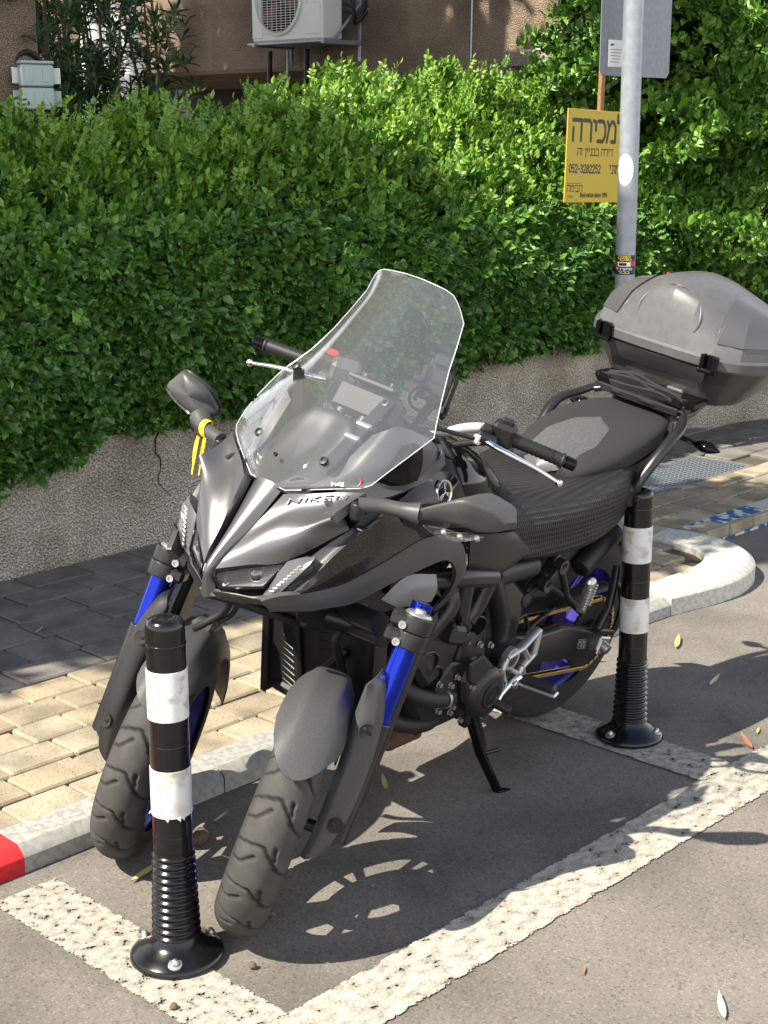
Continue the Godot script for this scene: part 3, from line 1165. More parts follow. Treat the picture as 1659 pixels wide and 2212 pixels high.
	for k in 3:
		hoses.tube(Array(MB.spline(PackedVector3Array([Vector3(0.39, 0.3 - k * 0.05, -0.2), Vector3(0.47, 0.26 - k * 0.04, -0.22), Vector3(0.45, 0.12, -0.26), Vector3(0.5, 0.2 + k * 0.05, -0.33)]), 6)), 0.012, 6)
	put("hose", hoses, mt.rubber, ac)
	# ground behind the wall
	var bed := MB.new()
	bed.box(Vector3(24, 0.5, 12), Transform3D(Basis(), Vector3(7, 0.22, -11.0)), 0.02)
	structure(put("garden_soil", bed, mt.soil), "dark garden soil behind the wall")
	# white cloth hung behind the oleander
	var cl := MB.new()
	var rows := []
	for i in 9:
		var r := PackedVector3Array()
		for j in 24:
			r.append(Vector3(0.04 * sin(j * 0.9) * (0.3 + i / 9.0), -i * 0.11, j * 0.035 + 0.01 * sin(i * 1.3)))
		rows.append(r)
	cl.grid(rows)
	var cloth := put("laundry_sheet", cl, mt.white, null, Transform3D(Basis(), Vector3(7.7, 2.75, -10.9)))
	tag(cloth, "white cloth hanging behind the oleander bush", "cloth")

# ---------------------------------------------------------------- plants
func leaflet(b: MB, at: Vector3, dir: Vector3, nrm: Vector3, ln: float, wd: float, droop := 0.25) -> void:
	var d := dir.normalized()
	var s := d.cross(nrm).normalized()
	var u := s.cross(d).normalized()
	var m1 := at + d * ln * 0.35
	var m2 := at + d * ln * 0.7 - u * ln * droop * 0.35
	var tip := at + d * ln - u * ln * droop
	var fold := u * wd * 0.16
	for k in [-1.0, 1.0]:
		var e1: Vector3 = m1 + s * k * wd * 0.5 + fold
		var e2: Vector3 = m2 + s * k * wd * 0.40 + fold
		b.face([at, e1, m1], nrm)
		b.face([m1, e1, e2, m2], nrm)
		b.face([m2, e2, tip], nrm)

func sprig(pairs: int, ln: float, lf: float, wd: float, curve: float, sd: int) -> ArrayMesh:
	var r := RandomNumberGenerator.new()
	r.seed = sd
	var b := MB.new()
	for k in pairs:
		var t := (k + 0.6) / (pairs + 0.4)
		var p := Vector3(0, ln * t - curve * 0.3 * t * t * ln, curve * ln * t * t * 0.6)
		for s in [-1.0, 1.0]:
			var d := Vector3(s, 0.55 + r.randf_range(-0.2, 0.2), 0.25 + r.randf_range(-0.3, 0.3))
			leaflet(b, p, d, Vector3(r.randf_range(-0.3, 0.3), 0.35, 1.0), lf * r.randf_range(0.75, 1.1) * (1.0 - 0.25 * absf(t - 0.5)), wd, r.randf_range(0.05, 0.4))
	var e := Vector3(0, ln * (1.0 - curve * 0.3), curve * ln * 0.6)
	leaflet(b, e, Vector3(r.randf_range(-0.2, 0.2), 1, 0.3 + curve * 0.6), Vector3(0, 0.2, 1), lf * 1.15, wd, 0.2)
	b.tube([Vector3.ZERO, e], 0.0012, 3, false)
	return b.mesh()

# points carry [origin, outward, up]; colours between a and b
func leaves(called: String, mesh: Mesh, list: Array, mat: Material, parent: Node) -> void:
	var mm := MultiMesh.new()
	mm.transform_format = MultiMesh.TRANSFORM_3D
	mm.use_colors = true
	mm.mesh = mesh
	mm.instance_count = list.size()
	for i in list.size():
		mm.set_instance_transform(i, list[i][0])
		mm.set_instance_color(i, list[i][1])
	var o := MultiMeshInstance3D.new()
	o.multimesh = mm
	o.material_override = mat
	o.name = called
	parent.add_child(o, true)
	stuff(o)

func stand(at: Vector3, out: Vector3, lean_up: float, scale: float) -> Transform3D:
	# sprig axis y, face z: axis bends from hanging to upright, face looks outwards
	var y := (Vector3.UP * lean_up + out * (1.0 - absf(lean_up)) + Vector3(rng.randf_range(-0.5, 0.5), rng.randf_range(-0.35, 0.35), rng.randf_range(-0.5, 0.5))).normalized()
	var z := (out + Vector3.UP * 0.45 + Vector3(rng.randf_range(-0.6, 0.6), rng.randf_range(-0.4, 0.6), rng.randf_range(-0.6, 0.6)))
	z = (z - y * z.dot(y)).normalized()
	return Transform3D(Basis(y.cross(z), y, z).scaled(Vector3.ONE * scale), at)

func leafcol(a: Color, b: Color) -> Color:
	var c := a.lerp(b, rng.randf())
	var k := rng.randf_range(0.75, 1.25)
	return Color(c.r * k, c.g * k, c.b * k)

func planting() -> void:
	var nz := FastNoiseLite.new()
	nz.seed = 12
	nz.frequency = 0.9
	nz.fractal_octaves = 3
	var fresh := [sprig(3, 0.075, 0.034, 0.020, 0.7, 1), sprig(4, 0.10, 0.032, 0.019, 0.9, 2)]
	var full := [sprig(2, 0.055, 0.044, 0.032, 0.8, 3), sprig(1, 0.03, 0.050, 0.038, 0.6, 4)]
	var hedge := node("hedge", null, Transform3D(Basis(), Vector3(0, 0, 0)))
	tag(hedge, "long dense green hedge growing over the low wall, bright new shoots on top", "hedge")
	var lists := [[], [], [], []]
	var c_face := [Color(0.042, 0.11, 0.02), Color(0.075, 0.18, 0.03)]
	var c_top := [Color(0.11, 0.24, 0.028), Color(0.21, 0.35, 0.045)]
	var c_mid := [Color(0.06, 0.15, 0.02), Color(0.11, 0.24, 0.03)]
	# front face, then the top sloping back
	var n_face := 17500
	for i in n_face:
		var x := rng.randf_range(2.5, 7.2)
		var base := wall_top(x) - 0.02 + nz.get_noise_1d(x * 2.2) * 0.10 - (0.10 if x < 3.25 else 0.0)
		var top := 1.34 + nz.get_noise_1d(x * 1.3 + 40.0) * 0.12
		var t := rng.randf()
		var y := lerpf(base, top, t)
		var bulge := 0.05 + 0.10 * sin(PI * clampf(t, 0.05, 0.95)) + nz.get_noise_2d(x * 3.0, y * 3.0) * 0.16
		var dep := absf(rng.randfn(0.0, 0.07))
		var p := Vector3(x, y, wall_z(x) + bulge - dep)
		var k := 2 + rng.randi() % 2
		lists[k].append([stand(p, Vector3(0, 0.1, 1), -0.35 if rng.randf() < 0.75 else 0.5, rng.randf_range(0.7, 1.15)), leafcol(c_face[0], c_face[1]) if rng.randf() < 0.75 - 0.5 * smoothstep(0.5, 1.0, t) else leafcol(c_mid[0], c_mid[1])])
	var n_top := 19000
	for i in n_top:
		var x := rng.randf_range(2.5, 7.6)
		var t := rng.randf()
		var crest := 1.66 + 0.24 * smoothstep(4.0, 6.4, x) + nz.get_noise_1d(x * 1.7) * 0.07
		var y := lerpf(1.30, crest, sin(t * PI * 0.5)) + nz.get_noise_2d(x * 2.6, t * 4.0) * 0.22
		var z := wall_z(x) - 0.02 - 1.35 * t + nz.get_noise_2d(x * 3.1 + 9.0, t * 5.0) * 0.08
		var shoot := rng.randf() < 0.15 + 0.5 * smoothstep(0.0, 0.5, t)
		var dep := absf(rng.randfn(0.0, 0.06)) - (0.05 if shoot and rng.randf() < 0.12 else 0.0)
		var p := Vector3(x, y - dep, z - dep * 0.4)
		if shoot:
			lists[rng.randi() % 2].append([stand(p, Vector3(-0.2, 0.5, 0.8), 0.3, rng.randf_range(0.75, 1.35)), leafcol(c_top[0], c_top[1])])
		else:
			lists[2 + rng.randi() % 2].append([stand(p, Vector3(0, 0.6, 0.8), 0.1, rng.randf_range(0.7, 1.1)), leafcol(c_mid[0], c_mid[1])])
	# a few long shoots that rise above the crest
	for i in 90:
		var x := rng.randf_range(3.3, 7.0)
		var crest := 1.66 + 0.24 * smoothstep(4.0, 6.4, x)
		var z := wall_z(x) - rng.randf_range(0.5, 1.3)
		var lean := Vector3(rng.randf_range(-0.3, 0.3), 1.0, rng.randf_range(-0.1, 0.4))
		var hh := rng.randf_range(0.05, 0.22)
		for k in 4:
			lists[rng.randi() % 2].append([stand(Vector3(x, crest - 0.05, z) + lean * hh * (k + 1) / 4.0, Vector3(rng.randf_range(-1, 1), 0.3, 0.6).normalized(), 0.7, 0.85), leafcol(c_top[0], c_top[1])])
	# inner leaves that close the hedge
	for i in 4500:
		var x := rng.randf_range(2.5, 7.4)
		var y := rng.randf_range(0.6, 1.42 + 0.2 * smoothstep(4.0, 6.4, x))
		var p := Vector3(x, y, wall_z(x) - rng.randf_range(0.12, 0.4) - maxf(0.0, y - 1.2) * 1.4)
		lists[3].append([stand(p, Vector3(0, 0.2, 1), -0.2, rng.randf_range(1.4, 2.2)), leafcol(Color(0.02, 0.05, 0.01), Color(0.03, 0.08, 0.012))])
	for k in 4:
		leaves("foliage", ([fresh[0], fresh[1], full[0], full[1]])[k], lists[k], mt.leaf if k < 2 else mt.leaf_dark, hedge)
	var stems := MB.new()
	for i in 60:
		var x := rng.randf_range(2.8, 7.2)
		var z := wall_z(x) - rng.randf_range(0.15, 0.5)
		stems.tube([Vector3(x, 0.45, z), Vector3(x + rng.randf_range(-0.1, 0.1), 0.9, z + 0.05), Vector3(x + rng.randf_range(-0.25, 0.25), 1.5, z - 0.2)], [0.012, 0.009, 0.004], 5, false)
	put("stem", stems, mt.bark, hedge)

	# tall climber on the right
	var vine := node("climbing_vine", null)
	tag(vine, "tall sunlit climber heaped over the wall behind the grey sign post", "vine")
	var vl := [[], [], [], []]
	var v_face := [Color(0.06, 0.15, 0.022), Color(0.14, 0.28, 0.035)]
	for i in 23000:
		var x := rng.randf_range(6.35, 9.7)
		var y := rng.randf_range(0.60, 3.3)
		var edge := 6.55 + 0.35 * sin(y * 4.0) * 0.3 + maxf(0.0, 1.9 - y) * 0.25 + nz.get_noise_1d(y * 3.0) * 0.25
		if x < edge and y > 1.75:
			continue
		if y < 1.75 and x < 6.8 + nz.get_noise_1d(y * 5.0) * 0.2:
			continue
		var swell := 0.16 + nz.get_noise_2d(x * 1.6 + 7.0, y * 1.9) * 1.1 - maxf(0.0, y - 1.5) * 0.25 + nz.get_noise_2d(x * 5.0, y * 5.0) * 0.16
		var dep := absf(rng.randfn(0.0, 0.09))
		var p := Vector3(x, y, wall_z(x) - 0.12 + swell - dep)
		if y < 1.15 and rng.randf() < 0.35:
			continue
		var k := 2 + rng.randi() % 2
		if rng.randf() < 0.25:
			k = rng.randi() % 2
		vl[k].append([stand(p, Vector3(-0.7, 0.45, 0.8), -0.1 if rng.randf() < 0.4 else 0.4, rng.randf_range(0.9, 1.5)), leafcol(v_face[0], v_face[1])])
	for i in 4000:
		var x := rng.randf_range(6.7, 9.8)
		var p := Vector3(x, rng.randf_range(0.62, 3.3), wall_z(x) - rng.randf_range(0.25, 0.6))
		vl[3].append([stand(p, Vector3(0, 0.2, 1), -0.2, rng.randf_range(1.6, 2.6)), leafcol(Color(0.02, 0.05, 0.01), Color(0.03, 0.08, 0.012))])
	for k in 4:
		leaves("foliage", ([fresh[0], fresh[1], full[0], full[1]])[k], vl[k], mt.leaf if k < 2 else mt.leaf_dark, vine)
	var tw := MB.new()
	for i in 46:
		var x := rng.randf_range(7.6, 9.3)
		var z := wall_z(x) + rng.randf_range(-0.05, 0.06)
		var y := rng.randf_range(0.6, 1.3)
		var pts := [Vector3(x, y, z)]
		for k in 4:
			pts.append(pts[-1] + Vector3(rng.randf_range(-0.12, 0.12), rng.randf_range(0.02, 0.16), rng.randf_range(-0.03, 0.04)))
		tw.tube(pts, [0.006, 0.005, 0.005, 0.004, 0.003], 4, false)
	put("dry_twig", tw, mt.wood, vine)

	# oleander behind the hedge
	var ol := node("oleander", null)
	tag(ol, "dark oleander bush with narrow leaves beside the column", "shrub")
	var lance := MB.new()
	for k in 7:
		var a := TAU * k / 7.0
		leaflet(lance, Vector3(0, 0.02 * (k % 3), 0), Vector3(cos(a), rng.randf_range(0.25, 1.1), sin(a)), Vector3(0, 1, 0), rng.randf_range(0.11, 0.16), 0.024, 0.25)
	leaflet(lance, Vector3.ZERO, Vector3(0.1, 1, 0.1), Vector3(0, 0.2, 1), 0.13, 0.022, 0.1)
	var lm := lance.mesh()
	var ll := []
	var trunk := MB.new()
	for i in 34:
		var root := Vector3(rng.randf_range(5.05, 7.0), 0.45, 0.0)
		root.z = -7.6 - (root.x - 5.05) * 0.75 + rng.randf_range(-0.5, 0.3)
		var tip := root + Vector3(rng.randf_range(-0.5, 0.5), rng.randf_range(1.6, 3.0), rng.randf_range(-0.4, 0.4))
		var mid := root.lerp(tip, 0.5) + Vector3(rng.randf_range(-0.1, 0.1), 0, 0)
		if i < 22:
			trunk.tube([root, mid, tip], [0.022, 0.014, 0.005], 6, false)
		for k in 26:
			var t := rng.randf_range(0.3, 1.0)
			var p := root.lerp(mid, t * 2.0) if t < 0.5 else mid.lerp(tip, t * 2.0 - 1.0)
			p += Vector3(rng.randf_range(-0.22, 0.22), rng.randf_range(-0.1, 0.1), rng.randf_range(-0.22, 0.22))
			var y := Vector3(rng.randf_range(-0.6, 0.6), 1, rng.randf_range(-0.6, 0.6)).normalized()
			var b := MB.basis_y(y)
			ll.append([Transform3D(b.rotated(y, rng.randf() * TAU).scaled(Vector3.ONE * rng.randf_range(0.8, 1.25)), p), leafcol(Color(0.02, 0.05, 0.018), Color(0.05, 0.11, 0.03))])
	put("trunk", trunk, mt.bark, ol)
	leaves("foliage", lm, ll, mt.leaf_dark, ol)

func crown(parent: Node, c: Vector3, r: Vector3, n: int, mesh: Mesh, holes: float, sd: int) -> void:
	var nz := FastNoiseLite.new()
	nz.seed = sd
	nz.frequency = 1.1
	nz.fractal_octaves = 2
	var l := []
	var tries := 0
	while l.size() < n and tries < n * 6:
		tries += 1
		var q := Vector3(rng.randfn(0, 0.5), rng.randfn(0, 0.5), rng.randfn(0, 0.5))
		if q.length() > 1.0:
			continue
		var p := c + q * r
		if nz.get_noise_3dv(p) < holes:
			continue
		var y := Vector3(rng.randf_range(-1, 1), rng.randf_range(-0.4, 1), rng.randf_range(-1, 1)).normalized()
		l.append([Transform3D(MB.basis_y(y).scaled(Vector3.ONE * rng.randf_range(1.2, 2.2)), p), leafcol(Color(0.04, 0.10, 0.02), Color(0.09, 0.18, 0.03))])
	leaves("crown", mesh, l, mt.leaf, parent)

func shade_trees() -> void:
	var sm := sprig(3, 0.10, 0.06, 0.035, 0.4, 8)
	for e in [
		["garden_tree", "tree in the garden left of the frame that shades hedge and pavement", Vector3(-0.6, 0.3, -6.6), [[Vector3(0.1, 5.3, -6.45), Vector3(2.3, 0.9, 1.6), 8000, -0.22], [Vector3(-1.6, 5.6, -6.2), Vector3(1.3, 0.8, 1.3), 1600, -0.05]]],
		["garden_tree", "tree beside the house that shades the gable wall and the oleander", Vector3(2.0, 0.3, -10.5), [[Vector3(4.6, 5.7, -9.2), Vector3(2.3, 1.1, 2.2), 6500, -0.2], [Vector3(2.6, 6.0, -8.9), Vector3(1.6, 0.9, 1.6), 2500, -0.1]]],
		["street_tree", "slender street tree left of the frame with a thin crown", Vector3(0.4, 0.06, -4.4), [[Vector3(2.0, 4.3, -4.35), Vector3(0.75, 0.4, 0.55), 420, 0.0]]],
	]:
		var t := node(e[0], null, Transform3D())
		tag(t, e[1], "tree")
		var root: Vector3 = e[2]
		var b := MB.new()
		for cr in e[3]:
			var c: Vector3 = cr[0]
			b.tube(Array(MB.spline(PackedVector3Array([root, root.lerp(c, 0.25) + Vector3(0, 0.8, 0), root.lerp(c, 0.65) + Vector3(0, 0.6, 0), c]), 4)), 0.06, 8)
		put("trunk", b, mt.bark, t)
		var i := 0
		for cr in e[3]:
			crown(t, cr[0], cr[1], cr[2], sm, cr[3], 30 + i)
			i += 1

# ---------------------------------------------------------------- street furniture
func bollard_node(label: String, at: Vector3, turn: float) -> Node3D:
	var n := node("bollard", null, Transform3D(Basis(Vector3.UP, turn), at))
	tag(n, label, "bollard", "flexible bollards at the corners of the parking bay")
	return n

func street_things() -> void:
	var first := bollard_node("near black and white bollard with torn dirty bands, in front of the motorcycle wheel", Vector3(1.751, 0.004, -2.282), 0.3)
	var base := MB.new()
	base.lathe([Vector2(0.0, 0.0), Vector2(0.096, 0.0), Vector2(0.100, 0.004), Vector2(0.100, 0.011), Vector2(0.095, 0.018), Vector2(0.08, 0.027), Vector2(0.064, 0.038), Vector2(0.055, 0.048), Vector2(0.05, 0.06)], 48, Transform3D(), 0.5)
	put("base", base, mt.post, first)
	for k in 3:
		var a := TAU * k / 3.0 + 0.5
		var d := Vector3(cos(a), 0, sin(a))
		var bolt := MB.new()
		bolt.cyl(d * 0.080 + Vector3(0, 0.023, 0), d * 0.082 + Vector3(0, 0.028, 0), 0.015, 16)
		bolt.lathe([Vector2(0, 0.0), Vector2(0.009, 0.0), Vector2(0.009, 0.006), Vector2(0.005, 0.011), Vector2(0.0, 0.012)], 6, Transform3D(Basis(), d * 0.081 + Vector3(0, 0.027, 0)))
		put("bolt", bolt, mt.alu, first)
	var bell := []
	for k in 12 * 6 + 1:
		var y := 0.055 + k * (0.198 / 72.0)
		bell.append(Vector2((0.049 - 0.007 * k / 72.0) + 0.0038 * sin(k / 6.0 * TAU), y))
	var bellows := MB.new()
	bellows.lathe(bell, 40, Transform3D(), -1.0)
	put("bellows", bellows, mt.post, first)
	var tube := MB.new()
	tube.lathe([Vector2(0.0415, 0.24), Vector2(0.0405, 0.735), Vector2(0.040, 0.744), Vector2(0.035, 0.753), Vector2(0.026, 0.757), Vector2(0.019, 0.757), Vector2(0.017, 0.753), Vector2(0.0, 0.751)], 40, Transform3D(), 0.2)
	for y in [0.700, 0.485, 0.285]:
		tube.lathe([Vector2(0.0409, y), Vector2(0.0417, y + 0.001), Vector2(0.0417, y + 0.004), Vector2(0.0409, y + 0.005)], 40)
	put("tube", tube, mt.post, first)
	for e in [[0.545, 0.651, 0.0424], [0.334, 0.438, 0.0428]]:
		var bd := MB.new()
		bd.lathe([Vector2(0.0408, e[0]), Vector2(e[2], e[0] + 0.001), Vector2(e[2], e[1] - 0.001), Vector2(0.0408, e[1])], 40, Transform3D(), 0.3)
		put("reflective_band", bd, mt.band, first)
	var second: Node3D = first.duplicate()
	second.name = numbered("bollard")
	add_child(second)
	second.position = Vector3(3.408, 0.004, -2.272)
	second.rotation.y = 1.4
	second.scale = Vector3.ONE * 0.975
	second.set_meta("label", "far black and white bollard with cleaner bands, beside the motorcycle seat")
	# torn lower edge of the near bollard's lower band
	var torn := MB.new()
	for k in 11:
		var a := rng.randf() * TAU
		var d := Vector3(cos(a), 0, sin(a))
		var s := Vector3(-sin(a), 0, cos(a))
		torn.face([d * 0.0432 + s * 0.006 + Vector3(0, 0.339, 0), d * 0.0432 - s * 0.006 + Vector3(0, 0.339, 0), d * rng.randf_range(0.0435, 0.049) - s * 0.003 + Vector3(0, rng.randf_range(0.324, 0.336), 0)], d)
	stuff(put("torn_edge", torn, mt.band, first))

	# sign post
	var post := node("sign_post", null, Transform3D(Basis(Vector3(0, 0, 1), 0.012), Vector3(5.235, 0.06, -3.6)))
	tag(post, "grey galvanised steel sign post behind the top case", "post")
	var pb := MB.new()
	pb.lathe([Vector2(0.041, 0.0), Vector2(0.041, 3.4), Vector2(0.036, 3.42), Vector2(0.0, 3.42)], 36)
	put("pole", pb, mt.steel, post)
	# stickers bent round the pole, facing the camera
	var face_a := atan2(3.6, -5.2)
	var im1 := Image.create(96, 128, false, Image.FORMAT_RGB8)
	im1.fill(Color(0.9, 0.9, 0.86))
	for k in 9:
		brush(im1, Vector2(20 + (k * 7) % 5, 34 + k * 8), Vector2(78 - (k * 13) % 17, 32 + k * 8), 1.2, Color(0.35, 0.33, 0.3))
	brush(im1, Vector2(40, 14), Vector2(44, 24), 1.5, Color(0.7, 0.55, 0.15))
	brush(im1, Vector2(54, 14), Vector2(50, 24), 1.5, Color(0.7, 0.55, 0.15))
	curved_sticker(post, im1, 1.50, 0.125, 0.04, true, face_a + 0.35)
	var im2 := Image.create(96, 128, false, Image.FORMAT_RGB8)
	im2.fill(Color(0.08, 0.1, 0.25))
	im2.fill_rect(Rect2i(0, 0, 96, 20), Color(0.1, 0.09, 0.09))
	im2.fill_rect(Rect2i(0, 38, 30, 34), Color(0.75, 0.12, 0.1))
	im2.fill_rect(Rect2i(68, 38, 28, 34), Color(0.7, 0.2, 0.12))
	im2.fill_rect(Rect2i(22, 44, 50, 30), Color(0.88, 0.88, 0.86))
	im2.fill_rect(Rect2i(28, 50, 28, 18), Color(0.12, 0.12, 0.14))
	letters(im2, "הנוק", Vector2(22, 4), 13, 3.4, Color(0.95, 0.85, 0.2), 1.0, 0.15)
	letters(im2, "רכומ", Vector2(22, 22), 13, 3.4, Color(0.95, 0.85, 0.2), 1.0, 0.15)
	letters(im2, "םילגורקימ", Vector2(4, 84), 13, 3.0, Color(0.92, 0.9, 0.8), 0.8, 0.15)
	letters(im2, "לכב", Vector2(26, 106), 13, 3.0, Color(0.95, 0.85, 0.2), 1.0, 0.15)
	curved_sticker(post, im2, 1.115, 0.08, 0.062, false, face_a + 0.12)
	# back of a traffic plate
	var pl := node("traffic_plate", null, Transform3D(Basis(), Vector3(5.36, 1.93, -3.685)))
	tag(pl, "bare grey back of a traffic sign plate high on the post", "sign")
	var pb2 := MB.new()
	pb2.prism([Vector2(-0.25, 0.02), Vector2(-0.23, 0), Vector2(0.23, 0), Vector2(0.25, 0.02), Vector2(0.25, 0.7), Vector2(-0.25, 0.7)], 0.004, Transform3D(), 0.001)
	put("plate", pb2, mt.plate, pl)
	for y in [0.36, 0.6]:
		var ch := MB.new()
		ch.box(Vector3(0.4, 0.03, 0.02), Transform3D(Basis(), Vector3(0, y, 0.014)), 0.003)
		ch.lathe([Vector2(0.045, -0.015), Vector2(0.047, -0.015), Vector2(0.047, 0.015), Vector2(0.045, 0.015)], 24, Transform3D(Basis(), Vector3(-0.125, y, 0.085)))
		put("clamp", ch, mt.steel, pl)
	var im3 := Image.create(96, 96, false, Image.FORMAT_RGB8)
	im3.fill(Color(0.88, 0.88, 0.87))
	brush(im3, Vector2(16, 18), Vector2(30, 16), 4, Color(0.3, 0.3, 0.33))
	for k in 5:
		brush(im3, Vector2(14 + k % 2 * 6, 34 + k * 11), Vector2(80 - k * 4, 34 + k * 11), 1.1, Color(0.5, 0.5, 0.5))
	var sk := MB.new()
	sk.face([Vector3(-0.20, 0.14, 0.0035), Vector3(-0.085, 0.14, 0.0035), Vector3(-0.085, 0.035, 0.0035), Vector3(-0.20, 0.035, 0.0035)], Vector3.BACK, [Vector2(0, 0), Vector2(1, 0), Vector2(1, 1), Vector2(0, 1)])
	put("sticker", sk, print_mat(im3), pl)

	# for-sale board on a wooden stake in the climber
	var sale := node("sale_board", null, Transform3D(Basis(Vector3(0, 0, 1), -0.03) * Basis(Vector3.UP, 0.03), Vector3(6.13, 1.375, -4.4)))
	tag(sale, "yellow sale board with black Hebrew lettering on a wooden stake in the climber", "sign")
	var im := Image.create(700, 512, false, Image.FORMAT_RGB8)
	im.fill(Color(0.72, 0.62, 0.14))
	var ink := Color(0.10, 0.09, 0.08)
	letters(im, "הריכמל", Vector2(44, 58), 112, 22, ink, 0.78)
	letters(im, "הז ןיינבב הריד", Vector2(100, 214), 36, 7.5, ink, 0.86)
	letters(im, "052-3282252", Vector2(26, 304), 44, 9, ink, 0.82)
	letters(im, "ינומש", Vector2(440, 304), 44, 9, ink, 0.82)
	brush(im, Vector2(8, 408), Vector2(150, 408), 1.5, ink)
	letters(im, "המיבה", Vector2(14, 420), 34, 6, ink, 0.85)
	letters(im, "קוויש", Vector2(24, 476), 15, 2.6, ink, 0.9)
	var bd := MB.new()
	bd.box(Vector3(0.586, 0.436, 0.006), Transform3D(Basis(), Vector3(0, 0.218, 0)), 0.001)
	put("board", bd, M(0.62, 0.40, 0.02, 0.5), sale)
	var fr := MB.new()
	fr.face([Vector3(-0.29, 0.434, 0.0045), Vector3(0.29, 0.434, 0.0045), Vector3(0.29, 0.003, 0.0045), Vector3(-0.29, 0.003, 0.0045)], Vector3.BACK, [Vector2(0, 0), Vector2(1, 0), Vector2(1, 1), Vector2(0, 1)])
	put("print", fr, print_mat(im, 0.45), sale)
	var tm := text_mesh("Real estate since 1991", 0.022, 0.001, "Droid Serif", 400)
	put("lettering", tm, M(0.02, 0.02, 0.02), sale, Transform3D(Basis().scaled(Vector3(0.75, 1, 1)), Vector3(-0.05, 0.035, 0.0058)))
	var stake := MB.new()
	stake.box(Vector3(0.032, 0.62, 0.022), Transform3D(Basis(), Vector3(0.0, 0.36, -0.016)), 0.003)
	put("stake", stake, mt.wood, sale)
	for q in [[-0.28, 0.42], [-0.03, 0.425], [0.28, 0.42], [-0.28, 0.2]]:
		var nl := MB.new()
		nl.cyl(Vector3(q[0], q[1], 0.004), Vector3(q[0], q[1], 0.007), 0.005, 8)
		put("nail", nl, mt.steel, sale)

	# cast grating in the pavement
	var gr := node("pavement_grating", null, Transform3D(Basis(), Vector3(6.12, 0.062, -3.925)))
	tag(gr, "rusty grey cast grating set into the pavement behind the far bollard", "grating")
	var fm := MB.new()
	for k in 15:
		fm.box(Vector3(1.02, 0.02, 0.010), Transform3D(Basis(), Vector3(0, -0.004, -0.155 + k * 0.0222)), 0.002)
	put("bars", fm, mt.plate, gr)
	var cm := MB.new()
	for k in 26:
		cm.box(Vector3(0.008, 0.017, 0.33), Transform3D(Basis(), Vector3(-0.5 + k * 0.04, -0.006, 0)), 0.002)
	put("cross_bars", cm, mt.plate, gr)
	var rim := MB.new()
	for s in [-1, 1]:
		rim.box(Vector3(1.06, 0.024, 0.02), Transform3D(Basis(), Vector3(0, -0.004, s * 0.17)), 0.003)
		rim.box(Vector3(0.02, 0.024, 0.32), Transform3D(Basis(), Vector3(s * 0.52, -0.004, 0)), 0.003)
	put("rim", rim, mt.tiles[0], gr)

func curved_sticker(parent: Node3D, im: Image, y: float, hgt: float, half_w: float, oval: bool, mid: float) -> void:
	var b := MB.new()
	var span := half_w / 0.0416 * 0.9
	var rows := []
	var n := 14
	for i in n + 1:
		var t := float(i) / n
		var s := sqrt(maxf(0.02, 1.0 - (2.0 * t - 1.0) * (2.0 * t - 1.0))) if oval else 1.0
		var r := PackedVector3Array()
		for j in 13:
			var a := mid + (j / 12.0 * 2.0 - 1.0) * span * s
			r.append(Vector3(cos(a) * 0.0418, y + hgt * (0.5 - t), sin(a) * 0.0418))
		rows.append(r)
	b.grid(rows)
	# picture runs across the whole half turn
	for i in n + 1:
		var t := float(i) / n
		var s := sqrt(maxf(0.02, 1.0 - (2.0 * t - 1.0) * (2.0 * t - 1.0))) if oval else 1.0
		for j in 13:
			b.U[i * 13 + j] = Vector2(0.5 - (j / 12.0 - 0.5) * s, t)
	put("sticker", b, print_mat(im), parent)

